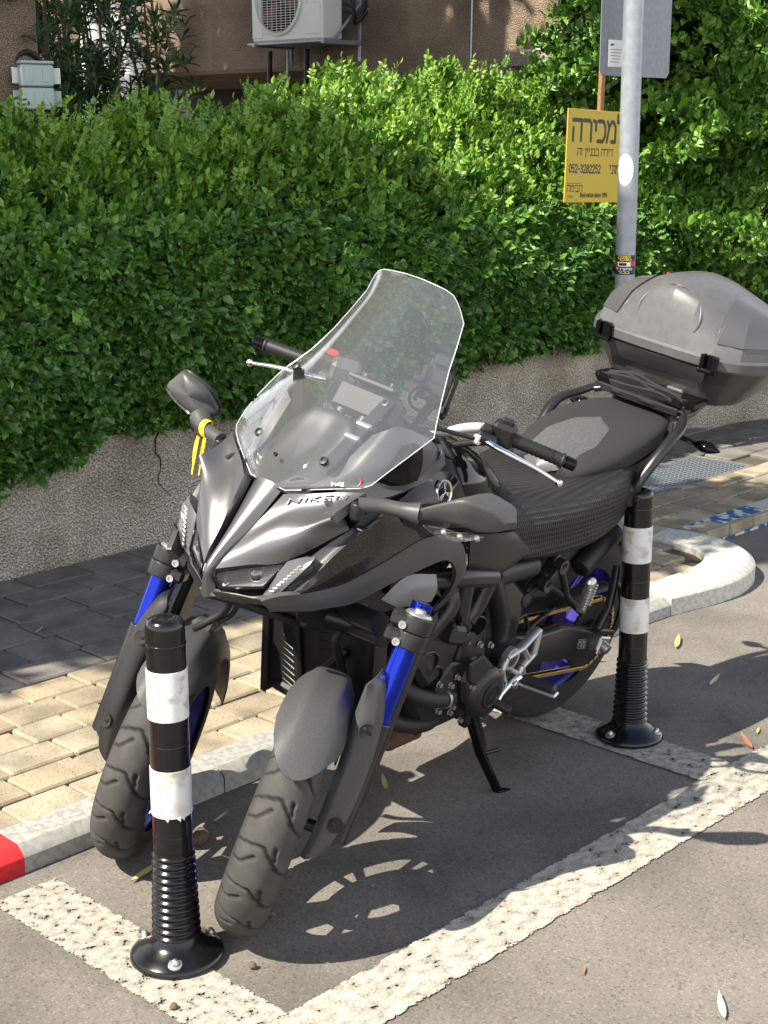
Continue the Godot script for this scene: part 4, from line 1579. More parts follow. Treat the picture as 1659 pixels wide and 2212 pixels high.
func litter() -> void:
	var shape := MB.new()
	var rows := []
	for i in 9:
		var t := i / 8.0
		var w := 0.009 * sin(PI * pow(t, 0.8)) + 0.0006
		rows.append(PackedVector3Array([Vector3(t * 0.11 - 0.055, 0.004 + 0.012 * t * t, -w), Vector3(t * 0.11 - 0.055, 0.001 + 0.012 * t * t, 0.002 * sin(t * 5.0)), Vector3(t * 0.11 - 0.055, 0.005 + 0.012 * t * t, w)]))
	shape.grid(rows)
	var lm := shape.mesh()
	var tones := [M(0.50, 0.44, 0.17, 0.6), M(0.62, 0.55, 0.33, 0.7), M(0.36, 0.38, 0.12, 0.6), M(0.32, 0.12, 0.06, 0.7), M(0.55, 0.50, 0.40, 0.8)]
	var list := [
		[4.20, -2.62, 0.5, 1.2, 2, "greenish yellow fallen leaf curled by the foot of the kerb"],
		[3.97, -2.33, 0.2, 1.0, 1, "straw coloured fallen leaf lying on the road right of the far bollard"],
		[3.86, -2.72, 2.4, 0.75, 3, "small reddish fallen leaf under the kerb beside the far bollard"],
		[3.72, -2.49, 0.7, 1.0, 1, "pale fallen leaf partly hidden by the far bollard tube"],
		[3.60, -2.00, 0.9, 1.0, 3, "brown fallen leaf on the white line by the far bollard base"],
		[3.70, -2.02, 0.4, 0.45, 2, "tiny green leaf touching the white line by the far bollard"],
		[2.68, -2.56, 0.9, 0.9, 2, "green fallen leaf in the sun behind the side stand"],
		[2.245, -2.72, 0.2, 0.7, 4, "pale curled leaf in the gutter between the front wheels"],
		[2.33, -2.70, 1.2, 0.7, 3, "brown crumpled leaf in the gutter between the front wheels"],
		[2.11, -2.53, 1.9, 0.55, 0, "yellow leaf standing in the gutter behind the near bollard"],
		[1.93, -2.62, 0.15, 1.2, 0, "long leaf lying under the right front tyre"],
		[1.98, -2.28, 0.8, 0.6, 4, "small dry leaf right of the near bollard"],
		[2.38, -1.34, 0.7, 0.9, 1, "pale leaf at the bottom right corner on the road"],
		[2.30, -1.62, 0.6, 0.35, 3, "small rust brown leaf on the open road"],
		[2.12, -2.01, 0.3, 0.4, 3, "dark brown leaf in the motorcycle shadow by the left front tyre"],
		[2.55, -2.08, 0.3, 0.3, 3, "small brown leaf in the middle of the motorcycle shadow"],
		[4.80, -2.35, 0.1, 1.0, 1, "straw coloured leaf far right on the sunlit road"],
		[5.05, -2.55, 2.1, 0.9, 4, "whitish dry leaf near the rounded kerb end"],
		[5.35, -3.05, 0.3, 0.9, 1, "pale leaf on the road in front of the blue kerb"],
	]
	for e in list:
		var o := put("fallen_leaf", lm, tones[e[4]], null, Transform3D(Basis(Vector3.UP, e[2]).scaled(Vector3.ONE * e[3] * 0.85), Vector3(e[0], 0.005, e[1])))
		tag(o, e[5], "leaf", "leaves fallen on the road and pavement")
	for e in [[2.02, 0.067, -3.60, 1.0, 1.3, 0, "olive yellow leaf lying on the sandy paving at the left edge"], [6.75, 0.067, -4.1, 0.3, 0.8, 2, "bright green leaf on the pavement beyond the grating"], [2.66, 0.067, -4.16, 0.4, 0.5, 2, "tiny green leaf on the shaded grey paving at the left"]]:
		var o := put("fallen_leaf", lm, tones[e[5]], null, Transform3D(Basis(Vector3.UP, e[3]).scaled(Vector3.ONE * e[4]), Vector3(e[0], e[1], e[2])))
		tag(o, e[6], "leaf", "leaves fallen on the road and pavement")
	var nut := MB.new()
	nut.lathe([Vector2(0, 0), Vector2(0.007, 0.002), Vector2(0.009, 0.007), Vector2(0.006, 0.013), Vector2(0, 0.015)], 10)
	var nm := nut.mesh()
	for e in [[1.83, -2.13, "small dark seed pod right of the near bollard base"], [2.00, -2.26, "small brown seed pod between near bollard and left front tyre"], [1.62, -2.13, "brown seed pod on the road below the near bollard"]]:
		tag(put("seed_pod", nm, mt.bark, null, Transform3D(Basis(), Vector3(e[0], 0.002, e[1]))), e[2], "seed pod", "seed pods on the road")
	var butt := MB.new()
	butt.box(Vector3(0.05, 0.035, 0.035), Transform3D(Basis(Vector3.UP, 0.5), Vector3(0, 0.018, 0)), 0.01)
	tag(put("wood_chunk", butt, mt.bark, null, Transform3D(Basis(), Vector3(2.12, 0.0, -2.655))), "small chunk of dark wood in the gutter between the front wheels", "wood chunk")

# ---------------------------------------------------------------- the motorcycle
var bike: Node3D

func both(called: String, mat: Material, fn: Callable, sides := [-1.0, 1.0]) -> Array:
	var o := []
	for s in sides:
		var b := MB.new()
		fn.call(b, s)
		o.append(put(called, b, mat, bike))
	return o

func mirror_x(p: Array, s: float) -> Array:
	return p.map(func(q): return Vector3(q.x, q.y, q.z * -s))

func pan(b: MB, key: String, s: float, thick := 0.005, su := 5, sv := 5) -> void:
	b.panel(rows_of(key, s), Vector3(0.6, 0.5, s), thick, su, sv)

func motorcycle() -> void:
	var xf := Vector3(-0.99882, 0, 0.04854)
	var rr := xf.cross(Vector3.UP)
	var lean := deg_to_rad(11.0)
	var upl := Vector3.UP * cos(lean) - rr * sin(lean)
	var rtl := rr * cos(lean) + Vector3.UP * sin(lean)
	bike = node("motorcycle", null, Transform3D(Basis(xf, upl, rtl), Vector3(3.432, 0, -2.575) + rr * 0.015))
	tag(bike, "dark grey three wheeled leaning motorcycle with tall screen and top case on its side stand", "motorcycle")
	front_body()
	screen_area()
	mirrors()
	steering()
	for s in [-1.0, 1.0]:
		front_end(s)
	tank_and_seat()
	tail_and_case()
	engine_parts()
	rear_end()

func front_body() -> void:
	# central ridge of the nose
	var b := MB.new()
	b.panel([
		[v3(1356, 990, -40), v3(1362, 998, -20), v3(1363, 1000, 0), v3(1362, 998, 20), v3(1356, 990, 40)],
		[v3(1432, 899, -27), v3(1441, 908, -14), v3(1444, 911, 0), v3(1441, 908, 14), v3(1432, 899, 27)],
		[v3(1496, 829, -15), v3(1508, 835, -8), v3(1511, 837, 0), v3(1508, 835, 8), v3(1496, 829, 15)],
		[v3(1502, 800, -15), v3(1516, 801, -8), v3(1519, 801, 0), v3(1516, 801, 8), v3(1502, 800, 15)],
		[v3(1498, 764, -24), v3(1512, 762, -12), v3(1515, 761, 0), v3(1512, 762, 12), v3(1498, 764, 24)]], Vector3(1, 0.3, 0), 0.012, 5, 4)
	put("nose_ridge", b, mt.matte, bike)
	# dark gaps beside the ridge
	b = MB.new()
	b.panel([
		[v3(1335, 975, -75), v3(1335, 975, 0), v3(1335, 975, 75)],
		[v3(1408, 883, -52), v3(1408, 883, 0), v3(1408, 883, 52)],
		[v3(1478, 812, -30), v3(1478, 812, 0), v3(1478, 812, 30)],
		[v3(1484, 765, -40), v3(1484, 765, 0), v3(1484, 765, 40)]], Vector3(1, 0.3, 0), 0.01, 4, 3)
	put("inner_nose", b, mt.black, bike)
	var cowls := both("cowl_panel", mt.matte, func(b, s): pan(b, "cowl", s, 0.020, 5, 6))
	# lettering on the left cowl and on the right
	# raised slanted lettering
	for s in [-1.0]:
		var lt := MB.new()
		var g := MB.refine(rows_of("cowl", s), 5, 6)
		var word := [[0.0, 0.17, [[0, 0, 0, 1], [0, 1, 1, 0], [1, 0, 1, 1]]], [0.27, 0.0, [[0, 0, 0, 1]]], [0.36, 0.14, [[0, 0, 0, 1], [1, 1, 0.1, 0.5], [0.1, 0.5, 1, 0]]], [0.58, 0.14, [[0, 0, 0, 1], [0, 0, 1, 0], [0, 0.5, 0.85, 0.5], [0, 1, 1, 1]]], [0.81, 0.17, [[0, 0, 0, 1], [0, 1, 1, 0], [1, 0, 1, 1]]]]
		if s > 0:
			for w in word:
				w[0] = 1.0 - w[0] - w[1]
				for k in w[2]:
					k[0] = 1 - k[0]
					k[2] = 1 - k[2]
		for w in word:
			for k in w[2]:
				var prev = null
				for n in 5:
					var t := n / 4.0
					var x: float = w[0] + w[1] * lerpf(k[0], k[2], t)
					var y := lerpf(k[1], k[3], t)
					if s > 0:
						x = 1.0 - x
					var uv := Vector2(0.475, 0.65).lerp(Vector2(2.65, 0.575), x).lerp(Vector2(0.40, 0.30).lerp(Vector2(2.5, 0.20), x), y)
					var p := on_sheet(g, uv.y * 5.0, uv.x * 6.0, Vector3(0.6, 0.5, s)) 
					if prev != null:
						lt.tube([prev, p], 0.0021, 6)
					prev = p
		put("lettering", lt, mt.chrome, cowls[0])
	# headlights: dark bowl, projector, clear cover
	for s in [-1.0, 1.0]:
		var lamp := node("headlight", bike)
		var bowl := MB.new()
		var rws := rows_of("lamp", s)
		var back := []
		for r in rws:
			var q := PackedVector3Array()
			for p in r:
				q.append(p + Vector3(-0.035, 0.004, 0))
			back.append(q)
		bowl.panel(back, Vector3(1, 0, s), 0.006, 3, 3)
		put("bowl", bowl, mt.gloss, lamp)
		var rim := MB.new()
		var ring := [rws[0][0], rws[0][1], rws[0][2], rws[1][2], rws[2][2], rws[2][1], rws[2][0], rws[1][0]]
		rim.tube(ring, 0.0042, 6, false, true)
		put("surround", rim, mt.gloss, lamp)
		var pr := MB.new()
		var c1: Vector3 = rws[1][1].lerp(rws[0][1], 0.25) + Vector3(-0.022, 0, 0.004 * s)
		pr.lathe([Vector2(0.0, 0.020), Vector2(0.012, 0.017), Vector2(0.019, 0.009), Vector2(0.021, 0.0), Vector2(0.021, -0.012)], 20, Transform3D(MB.basis_y(Vector3(0.9, 0.05, 0.35 * s)), c1))
		put("projector", pr, mt.mirror_dark, lamp)
		var rf := MB.new()
		rf.panel([[rws[1][0] + Vector3(-0.024, -0.012, 0), rws[1][1] + Vector3(-0.024, -0.010, 0), rws[1][2] + Vector3(-0.024, -0.006, 0)], [rws[2][0] + Vector3(-0.006, 0.005, 0), rws[2][1] + Vector3(-0.006, 0.005, 0), rws[2][2] + Vector3(-0.006, 0.005, 0)]], Vector3(0.5, 1, 0), 0.002, 2, 3)
		put("reflector", rf, mt.alu, lamp)
		var cv := MB.new()
		cv.panel(rws, Vector3(1, 0, s), 0.003, 4, 4)
		put("cover", cv, mt.lens, lamp)
		# running light with its frame
		var dr := node("running_light", bike)
		var f := MB.new()
		pan(f, "drl_frame", s, 0.02, 3, 3)
		put("frame", f, mt.matte, dr)
		var g := MB.new()
		var dl := rows_of("drl", s)
		var lift := Vector3(0.0045, 0.002, 0.006 * s)
		for i in dl.size():
			for j in 2:
				dl[i][j] += lift
		g.panel(dl, Vector3(1, 0.4, s), 0.003, 4, 2)
		put("lens", g, mt.lens, dr)
		var h := MB.new()
		for k in 9:
			var t := (k + 0.5) / 9.0
			var a: Vector3 = dl[0][0].lerp(dl[2][0], t)
			var c: Vector3 = dl[0][1].lerp(dl[2][1], t)
			h.tube([a.lerp(c, 0.15) - lift * 0.5, a.lerp(c, 0.85) - lift * 0.5], 0.0028, 5)
		put("rib", h, mt.alu, dr)
	both("chin_panel", mt.plastic, func(b, s): pan(b, "chin", s, 0.02, 3, 4))
	# under the nose
	var un := MB.new()
	un.panel([[v3(1505, 766, -30), v3(1505, 766, 30)], [v3(1440, 776, -140), v3(1440, 776, 140)], [v3(1300, 780, -190), v3(1300, 780, 190)], [v3(1100, 800, -190), v3(1100, 800, 190)]], Vector3(0.1, -1, 0), 0.01, 3, 3)
	put("under_tray", un, mt.black, bike)
	# black side panels and intake covers
	both("side_panel", mt.dusty, func(b, s):
		var t: PackedVector3Array = rows_of("black_top", s)[0]
		var l: PackedVector3Array = rows_of("black_low", s)[0]
		var m := PackedVector3Array()
		for i in t.size():
			m.append(t[i].lerp(l[i], 0.55) + Vector3(0.002, 0.004, 0.008 * s))
		b.panel([t, m, l], Vector3(0.4, 0.4, s), 0.006, 5, 4))
	# sloping ledge between cowl and side panel
	both("ledge_panel", mt.plastic, func(b, s):
		var t: PackedVector3Array = rows_of("black_top", s)[0]
		var o := []
		for i in range(0, 6):
			var q := t[i]
			var inner: Vector3 = [v3(1452, 796, -130 * -s), v3(1424, 872, -165 * -s), v3(1390, 905, -180 * -s), v3(1352, 935, -195 * -s), v3(1310, 958, -205 * -s), v3(1262, 990, -205 * -s)][i]
			o.append([q + Vector3(0, 0, -0.001 * s), q.lerp(inner, 0.5) + Vector3(-0.012, -0.004, 0), inner + Vector3(-0.006, -0.006, 0)])
		b.panel(o, Vector3(0.7, 0.6, 0.2 * s), 0.006, 3, 3))
	var covers := both("intake_cover", mt.gloss, func(b, s): pan(b, "intake", s, 0.006, 5, 5))
	for i in 2:
		var s: float = [-1.0, 1.0][i]
		emblem(covers[i], v3(1026, 987, -224 * -s), s)
	both("lower_cowl", mt.plastic, func(b, s):
		var gt: PackedVector3Array = rows_of("grey_top", s)[0]
		var gl: PackedVector3Array = rows_of("grey_low", s)[0]
		var gm := PackedVector3Array()
		for i in gt.size():
			gm.append(gt[i].lerp(gl[i], 0.5) + Vector3(0.001, 0.0, 0.004 * s))
		b.panel([gt, gm, gl], Vector3(0.3, 0.1, s), 0.012, 4, 4))
	# dark liner inside the hoop of the lower cowl
	both("cowl_liner", mt.black, func(b, s):
		b.panel([[v3(1380, 790, -170 * -s), v3(1230, 850, -190 * -s), v3(1060, 890, -195 * -s), v3(960, 880, -185 * -s)], [v3(1340, 740, -120 * -s), v3(1220, 740, -120 * -s), v3(1060, 760, -120 * -s), v3(900, 770, -150 * -s)], [v3(1330, 700, -110 * -s), v3(1200, 640, -110 * -s), v3(1000, 640, -110 * -s), v3(880, 640, -130 * -s)]], Vector3(0, 0, s), 0.006, 4, 4))

# a point 1.5 mm above a refined sheet, at fractional row and column
func on_sheet(g: Array, i: float, j: float, out: Vector3) -> Vector3:
	var i0 := clampi(int(i), 0, g.size() - 2)
	var j0 := clampi(int(j), 0, g[0].size() - 2)
	var a: Vector3 = g[i0][j0]
	var b: Vector3 = g[i0][j0 + 1]
	var c: Vector3 = g[i0 + 1][j0]
	var d: Vector3 = g[i0 + 1][j0 + 1]
	var n := (b - a).cross(c - a).normalized()
	if n.dot(out) < 0.0:
		n = -n
	return a.lerp(b, j - j0).lerp(c.lerp(d, j - j0), i - i0) + n * 0.003

func emblem(parent: Node, at: Vector3, s: float) -> void:
	var t := Transform3D(MB.basis_y(Vector3(-0.06, 0.25, s)), at)
	var b := MB.new()
	var disc := MB.new()
	disc.lathe([Vector2(0.0, 0.0008), Vector2(0.026, 0.0), Vector2(0.030, -0.004)], 40, t, 0.6)
	put("emblem_disc", disc, mt.gloss, parent)
	b.lathe([Vector2(0.0245, 0.0), Vector2(0.026, 0.002), Vector2(0.0285, 0.002), Vector2(0.0305, -0.004)], 40, t, 0.6)
	for k in 3:
		var a := TAU * k / 3.0 + PI / 2.0
		var d := Vector3(cos(a), 0, sin(a))
		var e := Vector3(-sin(a), 0, cos(a))
		# three crossed forks: stem and two tines
		b.T = t
		b.tube([d * -0.002 + Vector3(0, 0.002, 0), d * 0.011 + Vector3(0, 0.002, 0)], 0.0014, 5)
		for q in [-1.0, 1.0]:
			b.tube([d * 0.009 + e * q * 0.0022 + Vector3(0, 0.002, 0), d * 0.0235 + e * q * 0.0030 + Vector3(0, 0.002, 0)], 0.0012, 5)
		b.tube([d * 0.0095 - e * 0.0028 + Vector3(0, 0.002, 0), d * 0.0095 + e * 0.0028 + Vector3(0, 0.002, 0)], 0.0012, 5)
		b.T = Transform3D()
	put("emblem", b, mt.chrome, parent)

const SCREEN_EDGE := [[1372, 992, 0], [1366, 990, 22], [1360, 993, 53], [1343, 1002, 85], [1304, 1023, 156], [1279, 1032, 192], [1265, 1042, 207], [1232, 1068, 218], [1158, 1114, 233], [1116, 1135, 238], [1098, 1157, 225], [1055, 1202, 197], [1016, 1253, 174], [983, 1299, 160], [952, 1347, 145], [938, 1376, 122], [930, 1396, 80], [926, 1405, 36], [925, 1407, 0]]

func screen_point(y: float, s: float, hw: float, ex: float) -> Vector3:
	# y height, s -1..1 across, edge at (ex, y, hw)
	var cx := 1376.0 - (y - 985.0) * 0.905 + 22.0 * sin(clampf((y - 985.0) / 420.0, 0, 1) * PI)
	var k := pow(absf(s), 2.2)
	var ridge := 55.0 + (y - 993.0) * 0.32
	var lift := 9.0 * exp(-pow((absf(s) * hw - ridge) / 17.0, 2.0)) * (1.0 - smoothstep(1045.0, 1165.0, y)) * smoothstep(993.0, 1010.0, y)
	return v3(lerpf(cx, ex, k) + lift * 0.8, y + lift * 0.6, hw * s)

func screen_area() -> void:
	# clear screen: rows from the base to the top edge
	var lv := [[1002, 1343, 85], [1023, 1304, 156], [1032, 1279, 192], [1042, 1265, 207], [1068, 1232, 218], [1100, 1180, 229], [1135, 1116, 238], [1157, 1098, 225], [1202, 1055, 197], [1253, 1016, 174], [1299, 983, 160], [1347, 952, 145], [1374, 955, 132], [1391, 958, 121], [1402, 961, 111], [1410, 966, 92], [1414, 969, 66]]
	var rows := []
	rows.append(_row(993, 1360, 53))
	for e in lv:
		rows.append(_row(e[0], e[1], e[2]))
	rows.append(_row(1418, 972, 28))
	var ws := node("windscreen", bike)
	var b := MB.new()
	var fine_rows := MB.refine(rows, 2, 1)
	b.panel(fine_rows, Vector3(1, 0.6, 0), 0.003, 1, 1)
	put("pane", b, mt.screen, ws)
	var ed := MB.new()
	var loop := []
	for s in [-1.0, 1.0]:
		var part := PackedVector3Array()
		for i in rows.size():
			part.append(rows[i][0 if s < 0 else rows[i].size() - 1])
		var f := part
		if s > 0:
			f.reverse()
		for p in f:
			loop.append(p)
	var rimm := M(0.45, 0.48, 0.5, 0.2)
	ed.tube(loop, 0.0012, 6, false, true)
	put("edge", ed, rimm, ws)
	for q in [[1300, 1063, -99], [1300, 1063, 99], [1086, 1153, -70], [1206, 1203, 100], [1344, 1052, 0]]:
		var sc := MB.new()
		var r := 0.009 if q[2] != 0 else 0.004
		sc.lathe([Vector2(r * 0.45, 0.001), Vector2(r * 0.5, 0.004), Vector2(r, 0.003), Vector2(r * 1.15, 0.0), Vector2(r * 1.15, -0.004)], 16, Transform3D(MB.basis_y(Vector3(0.72, 0.66, q[2] * 0.001)), v3(q[0], q[1], q[2]) + Vector3(0.004, 0.004, 0)))
		put("screw", sc, mt.engine, ws)
	# maker's marks on the screen
	var tm := text_mesh("Puig", 0.0075, 0.0008)
	var xd := (v3(1285, 1033, -178) - v3(1318, 1017, -128)).normalized()
	var zd := Vector3(0.70, 0.62, -0.35)
	zd = (zd - xd * zd.dot(xd)).normalized()
	put("lettering", tm, mt.white, ws, Transform3D(Basis(xd * 1.35, zd.cross(xd), zd), v3(1303, 1029, -148) + zd * 0.006))
	var arc := MB.new()
	var ap := []
	for k in 7:
		var a := -1.1 + k * 0.36
		ap.append(v3(1281, 1040, -180) + zd * 0.006 + (xd * cos(a) * 0.010 + zd.cross(xd) * sin(a) * 0.010))
	arc.tube(ap, 0.0022, 5)
	put("logo_arc", arc, mt.red, ws)
	var tick := MB.new()
	for k in 6:
		tick.box(Vector3(0.004, 0.009, 0.001), Transform3D(Basis(Vector3(0.2, 0.1, 0.97).normalized(), Vector3(-0.6, 0.75, 0.05).normalized(), Vector3(0.75, 0.6, -0.2).normalized()), v3(1212 - (k % 3) * 7, 1078 + (k % 3) * 8, 222 - (k / 3) * 8)), 0.0003)
	put("logo_bars", tick, mt.white, ws)
	# inner cowl below the screen
	var ic := MB.new()
	ic.panel([
		[v3(1352, 985, -95), v3(1362, 990, -50), v3(1366, 996, 0), v3(1362, 990, 50), v3(1352, 985, 95)],
		[v3(1285, 1022, -100), v3(1282, 1036, -55), v3(1270, 1034, 0), v3(1282, 1036, 55), v3(1285, 1022, 100)],
		[v3(1235, 1050, -104), v3(1222, 1082, -58), v3(1205, 1080, 0), v3(1222, 1082, 58), v3(1235, 1050, 104)],
		[v3(1195, 1075, -108), v3(1172, 1118, -60), v3(1160, 1122, 0), v3(1172, 1118, 60), v3(1195, 1075, 108)],
		[v3(1150, 1040, -100), v3(1140, 1060, -60), v3(1140, 1060, 0), v3(1140, 1060, 60), v3(1150, 1040, 100)]], Vector3(0.5, 1, 0), 0.006, 5, 4)
	put("inner_cowl", ic, mt.black, bike)
	both("shoulder_cowl", mt.plastic, func(b, s): pan(b, "shoulder", s, 0.008, 5, 5))
	both("window_panel", mt.gloss, func(b, s):
		var r := rows_of("window", s)
		for i in r.size():
			for j in r[i].size():
				r[i][j] += Vector3(0.0035, 0.003, 0.006 * s)
		b.panel(r, Vector3(0.5, 0.4, s), 0.006, 4, 4))
	# panel between shoulder and tank
	both("shoulder_flank", mt.plastic, func(b, s):
		b.panel([[v3(1330, 990, -175 * -s), v3(1200, 1008, -214 * -s), v3(1065, 1023, -210 * -s), v3(1000, 1040, -195 * -s)], [v3(1340, 1000, -150 * -s), v3(1200, 1018, -190 * -s), v3(1070, 1040, -207 * -s), v3(1005, 1065, -190 * -s)], [v3(1290, 1015, -140 * -s), v3(1180, 1040, -190 * -s), v3(1038, 1060, -203 * -s), v3(1012, 1085, -180 * -s)]], Vector3(0.3, 0.6, s), 0.006, 4, 4))
	# flat braces that carry the screen
	for e in [[v3(1090, 1160, -70), v3(1290, 1061, -97), 1], [v3(1206, 1196, 98), v3(1186, 1080, 102), -1]]:
		var br := MB.new()
		var d: Vector3 = (e[1] - e[0])
		var n := d.normalized()
		var t := Transform3D(Basis(n, Vector3(0.5, 0.7, 0.1).cross(n).normalized(), n.cross(Vector3(0.5, 0.7, 0.1).cross(n).normalized())), (e[0] + e[1]) * 0.5)
		br.box(Vector3(d.length() + 0.03, 0.005, 0.036), Transform3D(Basis(n, Vector3(0.66, 0.74, 0).slide(n).normalized(), n.cross(Vector3(0.66, 0.74, 0).slide(n).normalized())), (e[0] + e[1]) * 0.5 - Vector3(0.006, 0.006, 0)), 0.002)
		put("screen_brace", br, mt.black, bike)
	var clip := MB.new()
	for k in 2:
		clip.box(Vector3(0.012, 0.014, 0.042), Transform3D(Basis(Vector3(0, 0, 1), -0.46), v3(1165 + k * 40, 1119 - k * 20, -81 - k * 5)), 0.003)
	put("brace_clip", clip, mt.alu, bike)
	# instruments
	var ds := node("instrument_panel", bike, Transform3D(Basis(Vector3(0, 0, 1), 0.55), v3(1060, 1125, 0)))
	var d1 := MB.new()
	d1.box(Vector3(0.045, 0.075, 0.19), Transform3D(), 0.012)
	put("housing", d1, mt.engine, ds)
	var d2 := MB.new()
	d2.box(Vector3(0.004, 0.05, 0.15), Transform3D(Basis(), Vector3(-0.024, 0, 0)), 0.002)
	put("display", d2, mt.gloss, ds)
	var d3 := MB.new()
	d3.box(Vector3(0.03, 0.012, 0.14), Transform3D(Basis(), Vector3(0.02, 0.046, 0)), 0.003)
	d3.cyl(Vector3(0.02, 0.05, -0.05), Vector3(0.02, 0.062, -0.05), 0.008, 10)
	d3.cyl(Vector3(0.02, 0.05, 0.03), Vector3(0.02, 0.062, 0.03), 0.008, 10)
	put("mount_rail", d3, mt.black, ds)
	for z in [-30, 40]:
		var st := MB.new()
		st.tube([v3(1150, 1060, z), v3(1105, 1110, z)], 0.012, 8)
		put("instrument_stay", st, mt.plastic, bike)

func _row(y: float, ex: float, hw: float) -> PackedVector3Array:
	var r := PackedVector3Array()
	for k in 41:
		r.append(screen_point(y, k / 20.0 - 1.0, hw, ex))
	return r

func mirrors() -> void:
	for s in [-1.0, 1.0]:
		var m := node("mirror", bike)
		var pv := MB.new()
		pv.cyl(v3(1306, 975, -212 * -s), v3(1304, 1012, -212 * -s), 0.0165, 20, 0.25)
		pv.box(Vector3(0.034, 0.005, 0.03), Transform3D(Basis(), v3(1290, 955, -220 * -s)), 0.002)
		put("pivot", pv, mt.engine, m)
		if s > 0:
			right_mirror(m)
			continue
		var arm := MB.new()
		var pts: PackedVector3Array = rows_of("mirror_arm", s)[0]
		var f := MB.spline(pts, 4)
		var rad := []
		for k in f.size():
			rad.append(0.0165 * (1.0 + 0.5 * smoothstep(0.6, 1.0, k / float(f.size()))))
		arm.tube(Array(f), rad, 10)
		put("arm", arm, mt.plastic, m)
		var rings_ := []
		for k in 6:
			var q: PackedVector3Array = rows_of("ms%d" % k, s)[0]
			var dpt := [0.025, 0.05, 0.078, 0.075, 0.055, 0.018][k] as float
			var bk := Vector3(-dpt, 0.005, 0.012 * s)
			rings_.append(PackedVector3Array([q[0], q[0].lerp(q[1], 0.5) + Vector3(0.006, 0.003, 0), q[1] + Vector3(0.006, 0, 0), q[1].lerp(q[2], 0.5) + Vector3(0.004, -0.002, 0), q[2], q[2] + bk * 0.6, q[2].lerp(q[0], 0.1) + bk, q[0].lerp(q[2], 0.1) + bk, q[0] + bk * 0.6]))
		var hs := MB.new()
		hs.loft(rings_, 4, 2)
		put("housing", hs, mt.plastic, m)
		var gl := MB.new()
		var gp := []
		for k in [1, 2, 3, 4]:
			var q: PackedVector3Array = rows_of("ms%d" % k, s)[0]
			var dpt := [0.025, 0.052, 0.080, 0.077, 0.057, 0.018][k] as float
			gp.append([q[0].lerp(q[2], 0.16) + Vector3(-dpt, 0.005, 0.012 * s), q[0].lerp(q[2], 0.84) + Vector3(-dpt, 0.005, 0.012 * s)])
		gl.panel(gp, Vector3(-1, 0, 0), 0.002, 3, 2)
		put("glass", gl, mt.mirror, m)
		var ln := MB.new()
		var lr := rows_of("mlens", s)
		for i in 2:
			for j in 4:
				lr[i][j] += Vector3(0.004, -0.006 - 0.001 * i, 0)
		lr.append(PackedVector3Array(Array(lr[1]).map(func(p): return p + Vector3(-0.02, 0.001, 0))))
		ln.panel(lr, Vector3(1, -0.5, 0), 0.004, 3, 4)
		put("indicator_lens", ln, mt.lens, m)
		var bb := MB.new()
		for k in 3:
			var p: Vector3 = (lr[0][1 + k % 3] as Vector3).lerp(lr[1][1 + k % 3], 0.5) + Vector3(-0.006, 0.002, 0)
			bb.lathe([Vector2(0, 0.007), Vector2(0.006, 0.004), Vector2(0.009, 0)], 10, Transform3D(MB.basis_y(Vector3(1, -0.2, 0)), p))
		put("indicator_bulb", bb, mt.alu, m)
	paper_tie()

func right_mirror(m: Node3D) -> void:
	var arm := MB.new()
	var f := MB.spline(PackedVector3Array([v3(1305, 1010, 212), v3(1298, 1012, 250), v3(1280, 1012, 295), v3(1262, 1018, 330)]), 4)
	var rad := []
	for k in f.size():
		rad.append(0.0165 * (1.0 + 0.6 * smoothstep(0.5, 1.0, k / float(f.size()))))
	arm.tube(Array(f), rad, 10)
	put("arm", arm, mt.plastic, m)
	# outline of the shell seen from the front, tip first
	var o := [v3(1265, 1058, 450), v3(1257, 1080, 438), v3(1256, 1098, 418), v3(1258, 1104, 400), v3(1250, 1093, 370), v3(1240, 1078, 346), v3(1226, 1052, 335), v3(1216, 1032, 329), v3(1232, 1023, 324), v3(1256, 1017, 345), v3(1258, 1020, 375), v3(1262, 1034, 415)]
	var c := Vector3.ZERO
	for p in o:
		c += p
	c /= o.size()
	var n := Vector3(0.88, 0.1, -0.32).normalized()
	var rg := []
	for e in [[0.06, 0.022], [0.45, 0.018], [0.8, 0.010], [1.0, 0.0], [1.02, -0.012], [1.0, -0.030], [0.93, -0.040], [0.90, -0.040]]:
		var ring := PackedVector3Array()
		for p in o:
			ring.append(c + (p - c) * e[0] + n * e[1])
		rg.append(ring)
	var hs := MB.new()
	hs.loft(rg, 2, 2)
	put("housing", hs, mt.plastic, m)
	var rim := MB.new()
	var loop := []
	for p in o:
		loop.append(c + (p - c) * 1.03 + n * -0.024)
	rim.tube(Array(MB.spline(PackedVector3Array(loop + [loop[0]]), 3)), 0.005, 6)
	put("rim", rim, mt.engine, m)
	var gl := MB.new()
	var gq := []
	for p in o:
		gq.append(c + (p - c) * 0.86 - n * 0.0415)
	gl.face(gq, -n)
	put("glass", gl, mt.mirror, m)
	var ln := MB.new()
	ln.panel([[v3(1270, 1052, 448), v3(1268, 1032, 416), v3(1264, 1018, 376), v3(1262, 1014, 346)], [v3(1262, 1044, 446), v3(1258, 1022, 414), v3(1254, 1010, 378), v3(1252, 1008, 348)]], Vector3(1, -1, 0), 0.004, 2, 3)
	put("indicator_lens", ln, mt.lens, m)

